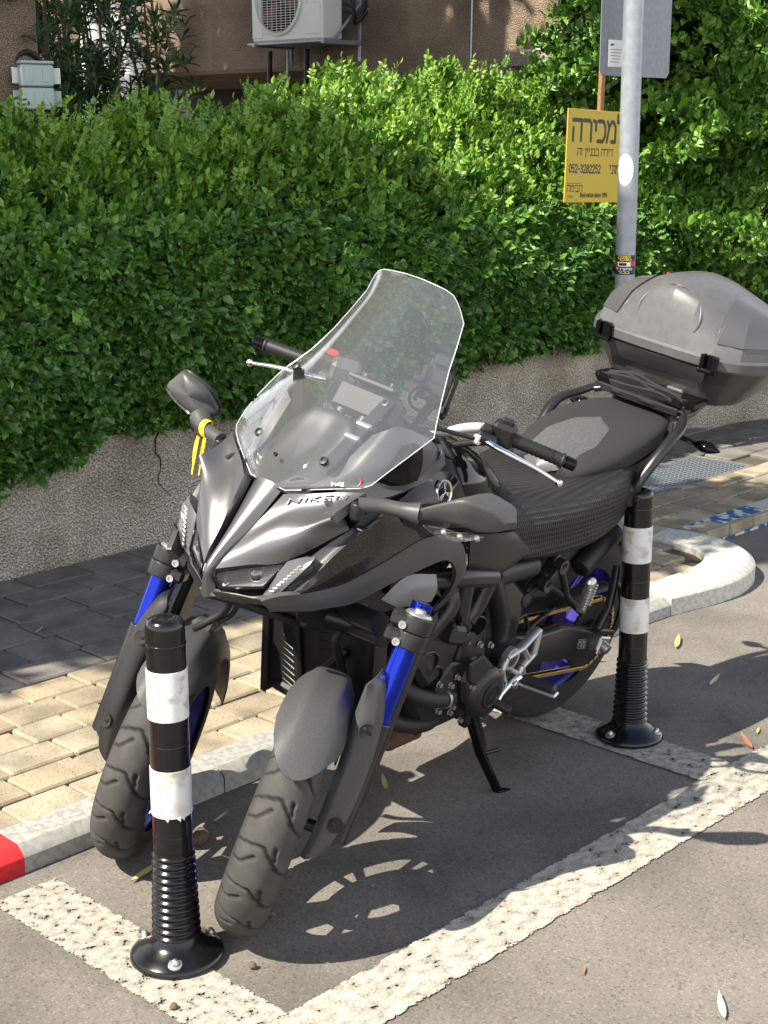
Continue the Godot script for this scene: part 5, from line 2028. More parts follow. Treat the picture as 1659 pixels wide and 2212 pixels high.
func paper_tie() -> void:
	# paper band tied round the right mirror stalk
	var tie := node("paper_wristband", null, bike.transform)
	tag(tie, "yellow paper wristband tied round the right mirror stalk", "wristband")
	var tb := MB.new()
	var c := v3(1290, 1013, 272)
	var ring := []
	for k in 18:
		var a := TAU * k / 18.0
		ring.append(c + Vector3(cos(a) * 0.021, sin(a) * 0.021, 0.004 * sin(a)))
	var ra := []
	var rb := []
	for p in ring:
		ra.append(p + Vector3(0.0, 0.0, -0.008))
		rb.append(p + Vector3(0.0, 0.0, 0.008))
	tb.grid([PackedVector3Array(ra), PackedVector3Array(rb)], false, true)
	for e in [[0.0, 0.0], [0.010, 0.012]]:
		var l := []
		for k in 6:
			var t := k / 5.0
			var o := Vector3(0.012 + e[0] + 0.02 * t, -0.016 - 0.085 * t, -0.006 + e[1] - 0.01 * t)
			l.append(PackedVector3Array([c + o + Vector3(0.002, 0, -0.006), c + o + Vector3(-0.002 + 0.004 * sin(t * 5.0), 0, 0.006)]))
		tb.grid(l)
	put("band", tb, mt.yellow, tie)

func steering() -> void:
	var u := Vector3(-sin(deg_to_rad(20)), cos(deg_to_rad(20)), 0)
	var h := node("handlebar", bike, Transform3D(Basis(u, deg_to_rad(30)), v3(915, 1103, 0)))
	var bar := MB.new()
	for s in [-1.0, 1.0]:
		var p := PackedVector3Array([v3(-10, -66, 0), v3(-10, -62, 50 * s), v3(-18, -30, 105 * s), v3(-30, 0, 165 * s), v3(-38, 2, 215 * s), v3(-58, -10, 390 * s)])
		bar.tube(Array(MB.spline(p, 5)), 0.0125, 12)
	put("bar", bar, mt.silver, h)
	var cl := MB.new()
	cl.box(Vector3(0.05, 0.02, 0.14), Transform3D(Basis(), v3(-8, -84, 0)), 0.006)
	for z in [-46, 46]:
		cl.box(Vector3(0.045, 0.045, 0.03), Transform3D(Basis(), v3(-10, -66, z)), 0.008)
		cl.cyl(v3(8, -46, z), v3(8, -38, z), 0.007, 6)
		cl.cyl(v3(-28, -46, z), v3(-28, -38, z), 0.007, 6)
	put("bar_clamp", cl, mt.engine, h)
	var nut := MB.new()
	nut.cyl(v3(20, -80, 0), v3(18, -58, 0), 0.02, 6)
	put("stem_nut", nut, mt.alu, h)
	for s in [-1.0, 1.0]:
		var a := v3(-41, 0, 250 * s)
		var b2 := v3(-57, -9, 378 * s)
		var g := MB.new()
		var d := (b2 - a)
		var prof := []
		for k in 23:
			prof.append(Vector2(0.0165 + 0.0009 * (1 if k % 2 == 0 else -1), d.length() * k / 22.0))
		prof.insert(0, Vector2(0.012, 0.0))
		prof.append(Vector2(0.019, d.length()))
		prof.append(Vector2(0.019, d.length() + 0.005))
		prof.append(Vector2(0.012, d.length() + 0.005))
		g.lathe(prof, 18, Transform3D(MB.basis_y(d), a), -1.0)
		put("grip", g, mt.rubber if s < 0 else mt.black, h)
		var e := MB.new()
		e.cyl(b2 + d.normalized() * 0.006, b2 + d.normalized() * 0.036, 0.0155, 18, 0.2)
		put("bar_end", e, mt.gloss, h)
		var sw := MB.new()
		sw.box(Vector3(0.05, 0.06, 0.058), Transform3D(Basis(), v3(-42, 4, 228 * s)), 0.01)
		sw.box(Vector3(0.02, 0.02, 0.03), Transform3D(Basis(), v3(-64, 16, 226 * s)), 0.004)
		sw.box(Vector3(0.02, 0.016, 0.03), Transform3D(Basis(), v3(-40, 38, 230 * s)), 0.004)
		sw.cyl(v3(-60, -8, 236 * s), v3(-72, -8, 240 * s), 0.008, 10)
		put("switch_box", sw, mt.black, h)
		var pc := MB.new()
		pc.box(Vector3(0.04, 0.034, 0.03), Transform3D(Basis(), v3(-22, 2, 190 * s)), 0.007)
		pc.box(Vector3(0.03, 0.022, 0.05), Transform3D(Basis(), v3(10, -2, 200 * s)), 0.006)
		if s > 0:
			pc.box(Vector3(0.06, 0.05, 0.07), Transform3D(Basis(Vector3.UP, 0.2), v3(6, 26, 168)), 0.01)
			pc.cyl(v3(6, 30, 130), v3(6, 30, 110), 0.011, 12)
		else:
			pc.cyl(v3(4, 16, -196), v3(4, 24, -196), 0.008, 6)
		put("lever_perch", pc, mt.engine if s < 0 else mt.plastic, h)
		var lv := MB.new()
		var lp := PackedVector3Array([v3(22, -4, 205 * s), v3(34, -4, 232 * s), v3(32, -10, 275 * s), v3(20, -22, 330 * s), v3(8, -38, 384 * s)])
		var f := MB.spline(lp, 5)
		var rad := []
		for k in f.size():
			rad.append(lerpf(0.0105, 0.0062, k / float(f.size() - 1)))
		lv.tube(Array(f), rad, 10, true, false, 0.75)
		lv.lathe([Vector2(0, -0.0095), Vector2(0.0067, -0.0067), Vector2(0.0095, 0), Vector2(0.0067, 0.0067), Vector2(0, 0.0095)], 14, Transform3D(Basis(), v3(6, -41, 392 * s)), -1.0)
		put("lever", lv, mt.chrome, h)
	var ca := MB.new()
	ca.tube(Array(MB.spline(PackedVector3Array([v3(22, -6, -186), v3(45, -2, -140), v3(66, -2, -80), v3(84, -20, -20), v3(80, -90, 20)]), 6)), 0.0055, 8)
	ca.tube(Array(MB.spline(PackedVector3Array([v3(-30, -16, -210), v3(-10, -40, -150), v3(10, -70, -90), v3(30, -120, -20)]), 6)), 0.006, 8)
	ca.tube(Array(MB.spline(PackedVector3Array([v3(-20, -20, -200), v3(-4, -46, -140), v3(16, -80, -80), v3(30, -130, -10)]), 6)), 0.009, 8)
	ca.tube(Array(MB.spline(PackedVector3Array([v3(6, 30, 112), v3(30, 10, 60), v3(40, -60, 30), v3(20, -140, 10)]), 6)), 0.006, 8)
	ca.tube(Array(MB.spline(PackedVector3Array([v3(-10, 20, 190), v3(50, 20, 120), v3(60, -40, 50), v3(30, -140, 20)]), 6)), 0.005, 8)
	put("cable", ca, mt.rubber, h)
	var adj := MB.new()
	adj.cyl(v3(20, -8, -172), v3(26, -6, -186), 0.012, 14)
	adj.cyl(v3(14, -8, -178), v3(34, -6, -178), 0.005, 10)
	put("cable_adjuster", adj, mt.white, h)
	var rs := MB.new()
	rs.box(Vector3(0.02, 0.014, 0.026), Transform3D(Basis(), v3(-30, 44, 214)), 0.004)
	put("stop_switch", rs, mt.red, h)
	# phone cradle
	var ph := node("phone_holder", bike, Transform3D(Basis(u, deg_to_rad(30)) * Basis(Vector3(0, 0, 1), 0.35), v3(915, 1103, 0) + Basis(u, deg_to_rad(30)) * v3(-45, 65, -42)))
	var p1 := MB.new()
	p1.box(Vector3(0.012, 0.10, 0.065), Transform3D(), 0.003)
	p1.box(Vector3(0.018, 0.03, 0.05), Transform3D(Basis(), v3(10, 50, 0)), 0.006)
	for k in 5:
		p1.box(Vector3(0.022, 0.006, 0.008), Transform3D(Basis(), v3(-2, -2, -28 + k * 14)), 0.001)
	put("cradle", p1, mt.black, ph)
	var p2 := MB.new()
	p2.box(Vector3(0.02, 0.075, 0.008), Transform3D(Basis(), v3(-14, -15, -40)), 0.002)
	p2.tube(Array(MB.spline(PackedVector3Array([v3(-14, -48, -40), v3(-22, -64, -40), v3(-12, -74, -38), v3(0, -68, -36)]), 4)), 0.006, 8)
	p2.box(Vector3(0.012, 0.09, 0.01), Transform3D(Basis(), v3(12, -14, 36)), 0.002)
	p2.cyl(v3(14, -10, 36), v3(16, -10, 56), 0.01, 8)
	put("arm", p2, mt.black, ph)
	var p3 := MB.new()
	p3.lathe([Vector2(0, -0.02), Vector2(0.014, -0.014), Vector2(0.02, 0), Vector2(0.014, 0.014), Vector2(0, 0.02)], 16, Transform3D(Basis(), v3(22, -46, -10)), -1.0)
	p3.tube([v3(22, -46, -10), v3(40, -80, 0), v3(60, -130, 10)], 0.012, 10)
	var co := []
	for k in 24:
		var a := TAU * k / 12.0
		co.append(v3(26, -50, 20) + Vector3(0.012 * k / 24.0, cos(a) * 0.028, sin(a) * 0.028))
	p3.tube(co, 0.004, 6)
	put("ball_mount", p3, mt.gloss, ph)

func tyre_mesh(R: float, r: float, tread: float, deep: float) -> ArrayMesh:
	var b := MB.new()
	b.colored = true
	var nu := 540
	var nv := 58
	var rows := []
	var cols := []
	var nz := FastNoiseLite.new()
	nz.seed = 5
	nz.frequency = 22.0
	var wide := r * 1.45
	var period := R * TAU / 17.0
	# across (-1 left shoulder, 1 right shoulder), along in metres
	var lines := [[1.0, -0.012, 0.0, 0.0], [0.0, 0.0, -0.55, -0.052], [-0.55, -0.052, -1.0, -0.066], [0.78, -0.055, 0.42, -0.050], [0.42, -0.050, 0.14, -0.026], [-0.26, 0.004, -0.34, -0.040], [-0.34, -0.040, -0.70, -0.058], [-0.80, 0.010, -1.0, 0.004]]
	for i in nu:
		var a := TAU * i / nu
		var arc := fposmod(a * R, period)
		var row := PackedVector3Array()
		var crow := PackedColorArray()
		for j in nv:
			var w := lerpf(-1.0, 1.0, j / float(nv - 1))
			var ang := w * 2.0
			var tz := sin(ang) if absf(ang) < PI / 2 else (signf(ang) * (1.0 - 0.13 * pow(absf(ang) - PI / 2, 1.6)))
			var tr := cos(ang) if absf(ang) < PI / 2 else -1.15 * sin(absf(ang) - PI / 2)
			var cut := 0.0
			var q := ang / (PI / 2)
			if absf(q) < 1.02 and deep > 0.0:
				var best := 1.0
				for rep in 3:
					var pt := Vector2(q * wide, arc + (rep - 1) * period)
					for l in lines:
						var d := pt.distance_to(Geometry2D.get_closest_point_to_segment(pt, Vector2(l[0] * wide, l[1]), Vector2(l[2] * wide, l[3])))
						best = minf(best, d)
				cut = 1.0 - smoothstep(0.0022, 0.0044, best)
			var rr := R - r + r * tr - cut * deep * maxf(0.25, tr)
			row.append(Vector3(rr * cos(a), rr * sin(a), r * tread * tz))
			var n := nz.get_noise_3d(cos(a) * R, sin(a) * R, tz * r)
			var base := lerpf(0.014, 0.045 + n * 0.016, clampf(tr * 1.6, 0.0, 1.0))
			crow.append(Color(base, base * 0.96, base * 0.89).lerp(Color(0.005, 0.004, 0.003), cut * 0.95))
		rows.append(row)
		cols.append(crow)
	b.grid(rows, true, false, cols)
	return b.mesh()

var front_tyre: ArrayMesh

func rim_shape(b: MB, R: float, w: float, spokes: int) -> void:
	var prof := [Vector2(R + 0.004, -w), Vector2(R - 0.004, -w - 0.002), Vector2(R - 0.012, -w + 0.006), Vector2(R - 0.018, -w + 0.018), Vector2(R - 0.026, -w * 0.4), Vector2(R - 0.026, w * 0.4), Vector2(R - 0.018, w - 0.018), Vector2(R - 0.012, w - 0.006), Vector2(R - 0.004, w + 0.002), Vector2(R + 0.004, w)]
	b.lathe(prof, 64, Transform3D(Basis(Vector3.RIGHT, PI / 2), Vector3.ZERO), -1.0)
	b.lathe([Vector2(0.0, -0.03), Vector2(0.034, -0.03), Vector2(0.04, -0.02), Vector2(0.04, 0.02), Vector2(0.034, 0.03), Vector2(0.0, 0.03)], 32, Transform3D(Basis(Vector3.RIGHT, PI / 2), Vector3.ZERO))
	for k in spokes:
		var a := TAU * (k / 2) / (spokes / 2.0) + (0.17 if k % 2 == 0 else -0.17)
		var a0 := TAU * (k / 2) / (spokes / 2.0) + (0.35 if k % 2 == 0 else -0.35)
		b.tube([Vector3(cos(a0), sin(a0), 0) * 0.03, Vector3(cos(a), sin(a), 0) * (R * 0.5), Vector3(cos(a), sin(a), 0) * (R - 0.02)], [0.014, 0.010, 0.013], 8, false)

func front_end(s: float) -> void:
	var u := Vector3(-sin(deg_to_rad(20)), cos(deg_to_rad(20)), 0)
	var at := v3(1440, 311.3, -232.8) if s < 0 else v3(1390, 222.1, 229.8)
	var kt := Transform3D(Basis(u, deg_to_rad(34.0 if s < 0 else 31.0)), at)
	var w := node("front_wheel", bike, kt)
	if front_tyre == null:
		front_tyre = tyre_mesh(0.2745, 0.060, 1.0, 0.006)
	put("tyre", front_tyre, mt.tyre, w)
	var rb := MB.new()
	rim_shape(rb, 0.196, 0.046, 10)
	put("rim", rb, mt.rim, w)
	var dk := MB.new()
	dk.lathe([Vector2(0.085, -0.0025), Vector2(0.133, -0.0025), Vector2(0.133, 0.0025), Vector2(0.085, 0.0025), Vector2(0.085, -0.0025)], 48, Transform3D(Basis(Vector3.RIGHT, PI / 2), Vector3(0, 0, 0.052 * s)))
	put("brake_disc", dk, mt.alu, w)
	# fork legs outside the wheel
	var fk := node("fork", bike, kt)
	var ax_up := Vector3(-0.342, 0.94, 0)
	var z := 0.124 * s
	for e in [[0.0, 0.0265], [-0.064, 0.0245]]:
		var t := MB.new()
		var lo := Vector3(-0.118 + (0.45 - 0.26) * 0.364 + e[0], 0.26, z)
		var hi := Vector3(-0.118 - (0.505 - 0.45) * 0.364 + e[0], 0.505, z) + (ax_up * (0.0 if s < 0 else -0.045))
		t.cyl(lo, hi, e[1], 24, 0.05)
		put("tube", t, mt.blue, fk)
		var lower := MB.new()
		var l2 := Vector3(-0.118 + (0.45 - 0.02) * 0.364 + e[0], 0.02, z)
		lower.cyl(l2, lo + (l2 - lo).normalized() * -0.02, e[1] + 0.006, 20, 0.1)
		put("lower_leg", lower, mt.frame, fk)
	var cm := MB.new()
	var ax := Vector3(-0.342, 0.94, 0)
	var drop := Vector3(0.0, 0.0, 0.0) if s < 0 else ax * -0.045
	for k in 2:
		var c := Vector3(-0.118 - (0.0 + k * 0.036) * 0.364, 0.457 + k * 0.034, z) + drop
		cm.cyl(c - ax * 0.0185, c + ax * 0.0178, 0.038, 28, 0.08)
		cm.box(Vector3(0.09, 0.034, 0.056), Transform3D(Basis(Vector3(0, 0, 1), 0.35), c + Vector3(-0.04, -0.012, 0)), 0.008)
		cm.box(Vector3(0.062, 0.034, 0.05), Transform3D(Basis(Vector3(0, 0, 1), 0.35), c + Vector3(0.0, 0, -0.030 * s)), 0.008)
	put("clamp", cm, mt.engine, fk)
	var cb := MB.new()
	for k in 2:
		var c := Vector3(-0.118 - (0.0 + k * 0.036) * 0.364 + 0.03, 0.458 + k * 0.036, z - 0.026 * s) + drop
		cb.lathe([Vector2(0.0, 0.007), Vector2(0.004, 0.007), Vector2(0.0045, 0.010), Vector2(0.0085, 0.010), Vector2(0.009, 0.0)], 16, Transform3D(MB.basis_y(Vector3(1, 0.3, 0)), c))
	put("clamp_bolt", cb, mt.alu, fk)
	var capb := MB.new()
	var tc := Vector3(-0.131 - 0.018 * 0.364, 0.507, z) + drop
	capb.lathe([Vector2(0.0, 0.014), Vector2(0.012, 0.014), Vector2(0.013, 0.007), Vector2(0.026, 0.007), Vector2(0.030, 0.003), Vector2(0.030, -0.01)], 24, Transform3D(MB.basis_y(ax), tc))
	put("fork_cap", capb, mt.alu, fk)
	# axle block
	var axl := MB.new()
	axl.cyl(Vector3(0, 0, -0.03 * s), Vector3(0, 0, 0.16 * s), 0.014, 16)
	axl.box(Vector3(0.13, 0.06, 0.03), Transform3D(Basis(Vector3(0, 0, 1), 0.35), Vector3(0.0, 0.02, 0.122 * s)), 0.012)
	put("axle", axl, mt.engine, fk)
	# mudguard
	var fd := node("mudguard", bike, kt)
	var g := MB.new()
	var rows := []
	for i in 13:
		var a := deg_to_rad(lerpf(50.0, 182.0, i / 12.0))
		var rad := 0.312 + 0.030 * smoothstep(0.75, 1.0, i / 12.0) + 0.010 * sin(clampf((a - 0.9) * 1.2, 0, PI))
		var half := 0.078
		var row := PackedVector3Array()
		for j in 17:
			var q := j / 8.0 - 1.0
			var skirt := (0.030 + 0.025 * smoothstep(0.0, 0.5, i / 12.0)) * pow(absf(q), 4.0) + (0.035 * pow(absf(q), 6.0) if q * s > 0.0 else 0.0)
			var bulge := 0.013 * (1.0 - smoothstep(0.42, 0.68, absf(q))) * smoothstep(0.05, 0.3, i / 12.0)
			var rr := rad - skirt + bulge
			var a2 := a + deg_to_rad(34.0) * (1.0 - sqrt(1.0 - 0.96 * q * q)) * maxf(0.0, 1.0 - i / 5.0)
			row.append(Vector3(cos(a2) * rr, sin(a2) * rr, q * half))
		rows.append(row)
	g.panel(rows, Vector3(0, 1, 0), 0.004, 3, 1)
	put("shell", g, mt.plastic, fd)
	var mb2 := MB.new()
	mb2.box(Vector3(0.09, 0.03, 0.06), Transform3D(Basis(Vector3(0, 0, 1), 0.3), Vector3(-0.10, 0.318, -0.01 * s)), 0.012)
	if s > 0:
		put("mount", mb2, mt.plastic, fd)
	# leg guard in front of the lower fork
	var gd := node("leg_guard", bike, kt)
	var outline := [[0.385, -0.083, 0.03], [0.365, -0.105, 0.03], [0.30, -0.126, 0.03], [0.235, -0.136, 0.035], [0.147, -0.139, 0.05], [0.09, -0.138, 0.06], [0.04, -0.130, 0.075], [0.0, -0.117, 0.08]]
	var inner := [[0.37, -0.072], [0.31, -0.072], [0.25, -0.074], [0.19, -0.078], [0.13, -0.080], [0.07, -0.080], [0.02, -0.078], [-0.02, -0.074]]
	var gr := []
	for i in 8:
		var o = outline[i]
		var n = inner[i]
		var x0: float = 0.045 + (0.15 - o[0]) * 0.30
		gr.append([Vector3(x0 - 0.07, o[0] - 0.004, -s * (o[1] - 0.012)), Vector3(x0 - 0.02, o[0], -s * (o[1] - 0.004)), Vector3(x0 + 0.002, lerpf(o[0], n[0], 0.35), -s * lerpf(o[1], n[1], 0.35)), Vector3(x0 + 0.008, lerpf(o[0], n[0], 0.75), -s * lerpf(o[1], n[1], 0.75)), Vector3(x0 - 0.005, n[0], -s * n[1])])
	var gb := MB.new()
	gb.panel(gr, Vector3(1, 0, s), 0.004, 3, 3)
	put("shell", gb, mt.plastic if s < 0 else mt.black, gd)
	for e in [[0.285, -0.108, 0.012, 0.018], [0.075, -0.121, 0.030, 0.020]]:
		var hb := MB.new()
		hb.lathe([Vector2(0.0, 0.002), Vector2(0.014, 0.002), Vector2(0.0165, 0.0035), Vector2(0.018, 0.001)], 20, Transform3D(MB.basis_y(Vector3(1, 0.2, 0.35 * s)), Vector3(0.045 + (0.15 - e[0]) * 0.30 + 0.002, e[0], -s * e[1])))
		put("bolt_hole", hb, mt.dark, gd)
		var bh := MB.new()
		bh.cyl(Vector3(0.045 + (0.15 - e[0]) * 0.30 + 0.003, e[0] + 0.003, -s * (e[1] + 0.004)), Vector3(0.045 + (0.15 - e[0]) * 0.30 + 0.007, e[0] + 0.004, -s * (e[1] + 0.004)), 0.006, 6)
		put("bolt", bh, mt.engine, gd)
	# splash flap behind the leg
	var fl := MB.new()
	fl.prism([Vector2(-0.22, 0.40), Vector2(-0.29, 0.32), Vector2(-0.28, 0.20), Vector2(-0.16, 0.08), Vector2(-0.07, 0.03), Vector2(-0.08, 0.14), Vector2(-0.16, 0.31)], 0.03, Transform3D(Basis(), Vector3(0, 0, (0.150 if s < 0 else 0.085) * s)), 0.008)
	put("splash_flap", fl, mt.black, bike, kt)

func tank_and_seat() -> void:
	# tank: rings along the length; half profile top, shoulder, flank, foot
	var prof := [
		[1010, [1048, 0], [1046, 70], [1030, 125], [985, 165], [930, 175], [860, 150]],
		[950, [1060, 0], [1055, 75], [1034, 140], [985, 185], [925, 195], [850, 165]],
		[880, [1052, 0], [1048, 75], [1022, 145], [975, 188], [910, 200], [835, 168]],
		[800, [1028, 0], [1022, 75], [992, 145], [945, 182], [885, 195], [815, 165]],
		[720, [990, 0], [983, 72], [950, 130], [905, 165], [855, 178], [795, 155]],
		[650, [945, 0], [938, 65], [908, 112], [872, 140], [830, 155], [775, 140]],
		[600, [905, 0], [898, 55], [872, 95], [845, 120], [810, 135], [760, 125]]]
	var rg := []
	for p in prof:
		var r := PackedVector3Array()
		for k in range(1, 7):
			r.append(v3(p[0], p[k][0], -p[k][1]))
		for k in range(6, 1, -1):
			r.append(v3(p[0], p[k][0], p[k][1]))
		rg.append(r)
	var b := MB.new()
	b.loft(rg, 5, 4)
	put("fuel_tank", b, mt.gloss, bike)
	var cap := MB.new()
	cap.cyl(v3(860, 1046, 0), v3(858, 1058, 0), 0.045, 28)
	put("filler_cap", cap, mt.black, bike)
	# side covers below the tank
	both("side_cover", mt.engine, func(b, s):
		b.panel([[v3(840, 830, -186 * -s), v3(740, 812, -190 * -s), v3(640, 790, -178 * -s), v3(575, 750, -160 * -s)], [v3(836, 770, -192 * -s), v3(745, 768, -198 * -s), v3(640, 762, -190 * -s), v3(560, 722, -178 * -s)], [v3(822, 738, -184 * -s), v3(740, 716, -192 * -s), v3(670, 700, -192 * -s), v3(590, 705, -180 * -s)], [v3(800, 715, -168 * -s), v3(720, 692, -172 * -s), v3(665, 683, -170 * -s), v3(600, 690, -165 * -s)]], Vector3(0, -0.1, s), 0.006, 5, 5))
	# rider seat under open mesh cloth
	var sp := [
		[640, [893, 0], [888, 60], [862, 105], [815, 135], [760, 150], [715, 148]],
		[560, [868, 0], [866, 75], [846, 120], [800, 155], [740, 172], [688, 155]],
		[460, [848, 0], [850, 85], [840, 140], [795, 178], [735, 188], [676, 160]],
		[350, [838, 0], [844, 95], [842, 155], [800, 192], [735, 198], [672, 162]],
		[240, [845, 0], [850, 100], [852, 160], [815, 194], [745, 196], [678, 160]],
		[140, [865, 0], [868, 105], [864, 160], [825, 184], [760, 184], [694, 150]],
		[92, [862, 0], [866, 100], [860, 150], [825, 168], [770, 168], [715, 140]]]
	rg = []
	for p in sp:
		var r := PackedVector3Array()
		for k in range(1, 7):
			r.append(v3(p[0], p[k][0], -p[k][1]))
		for k in range(6, 1, -1):
			r.append(v3(p[0], p[k][0], p[k][1]))
		rg.append(r)
	b = MB.new()
	b.loft(rg, 5, 4)
	put("mesh_seat_cover", b, mt.mesh, bike)
	# pillion seat
	var pp := [
		[300, [866, 0], [862, 50], [852, 85], [835, 95], [815, 80]],
		[250, [890, 0], [886, 70], [872, 115], [848, 125], [825, 100]],
		[170, [914, 0], [910, 85], [896, 138], [868, 150], [840, 120]],
		[60, [936, 0], [934, 95], [922, 148], [892, 158], [858, 125]],
		[-50, [950, 0], [948, 90], [938, 138], [912, 148], [885, 120]],
		[-140, [956, 0], [953, 75], [944, 112], [924, 120], [905, 95]],
		[-195, [948, 0], [946, 50], [938, 75], [926, 80], [915, 65]]]
	rg = []
	for p in pp:
		var r := PackedVector3Array()
		for k in range(1, 6):
			r.append(v3(p[0], p[k][0], -p[k][1]))
		for k in range(5, 1, -1):
			r.append(v3(p[0], p[k][0], p[k][1]))
		rg.append(r)
	var seat := node("pillion_seat", bike)
	b = MB.new()
	b.loft(rg, 5, 4)
	put("cushion", b, mt.cloth, seat)
	# smooth pad, raised a little over the cushion
	var pd := MB.new()
	var rows := []
	for i in 11:
		var t := i / 10.0
		var x := lerpf(318.0, 40.0, t)
		var w := 128.0 * sqrt(maxf(0.004, 1.0 - pow(2.0 * t - 1.0, 2.0) * 0.98)) * (0.86 + 0.2 * t)
		var yc := 0.0
		for k in pp.size() - 1:
			if x <= pp[k][0] and x >= pp[k + 1][0]:
				yc = lerpf(pp[k][1][0], pp[k + 1][1][0], (pp[k][0] - x) / (pp[k][0] - pp[k + 1][0]))
		if x > 300:
			yc = 852
		var r := PackedVector3Array()
		for j in 9:
			var q := j / 4.0 - 1.0
			r.append(v3(x + (4 if t < 0.3 else 0), yc + 9.0 - 14.0 * q * q - 9.0 * q * q * (w / 100.0) * 1.2 - (10.0 if i == 0 else 0.0), w * q))
		rows.append(r)
	pd.panel(rows, Vector3(0.3, 1, 0), 0.012, 3, 3)
	put("pad", pd, mt.pad, seat)
	# gloss trim under the seat
	both("seat_trim", mt.gloss, func(b, s):
		b.panel([[v3(500, 705, -150 * -s), v3(380, 690, -166 * -s), v3(270, 690, -164 * -s), v3(180, 705, -150 * -s)], [v3(482, 690, -158 * -s), v3(380, 676, -170 * -s), v3(280, 672, -168 * -s), v3(190, 678, -150 * -s)], [v3(442, 672, -140 * -s), v3(380, 660, -150 * -s), v3(290, 655, -150 * -s), v3(215, 665, -135 * -s)]], Vector3(0, 0, s), 0.004, 4, 4))

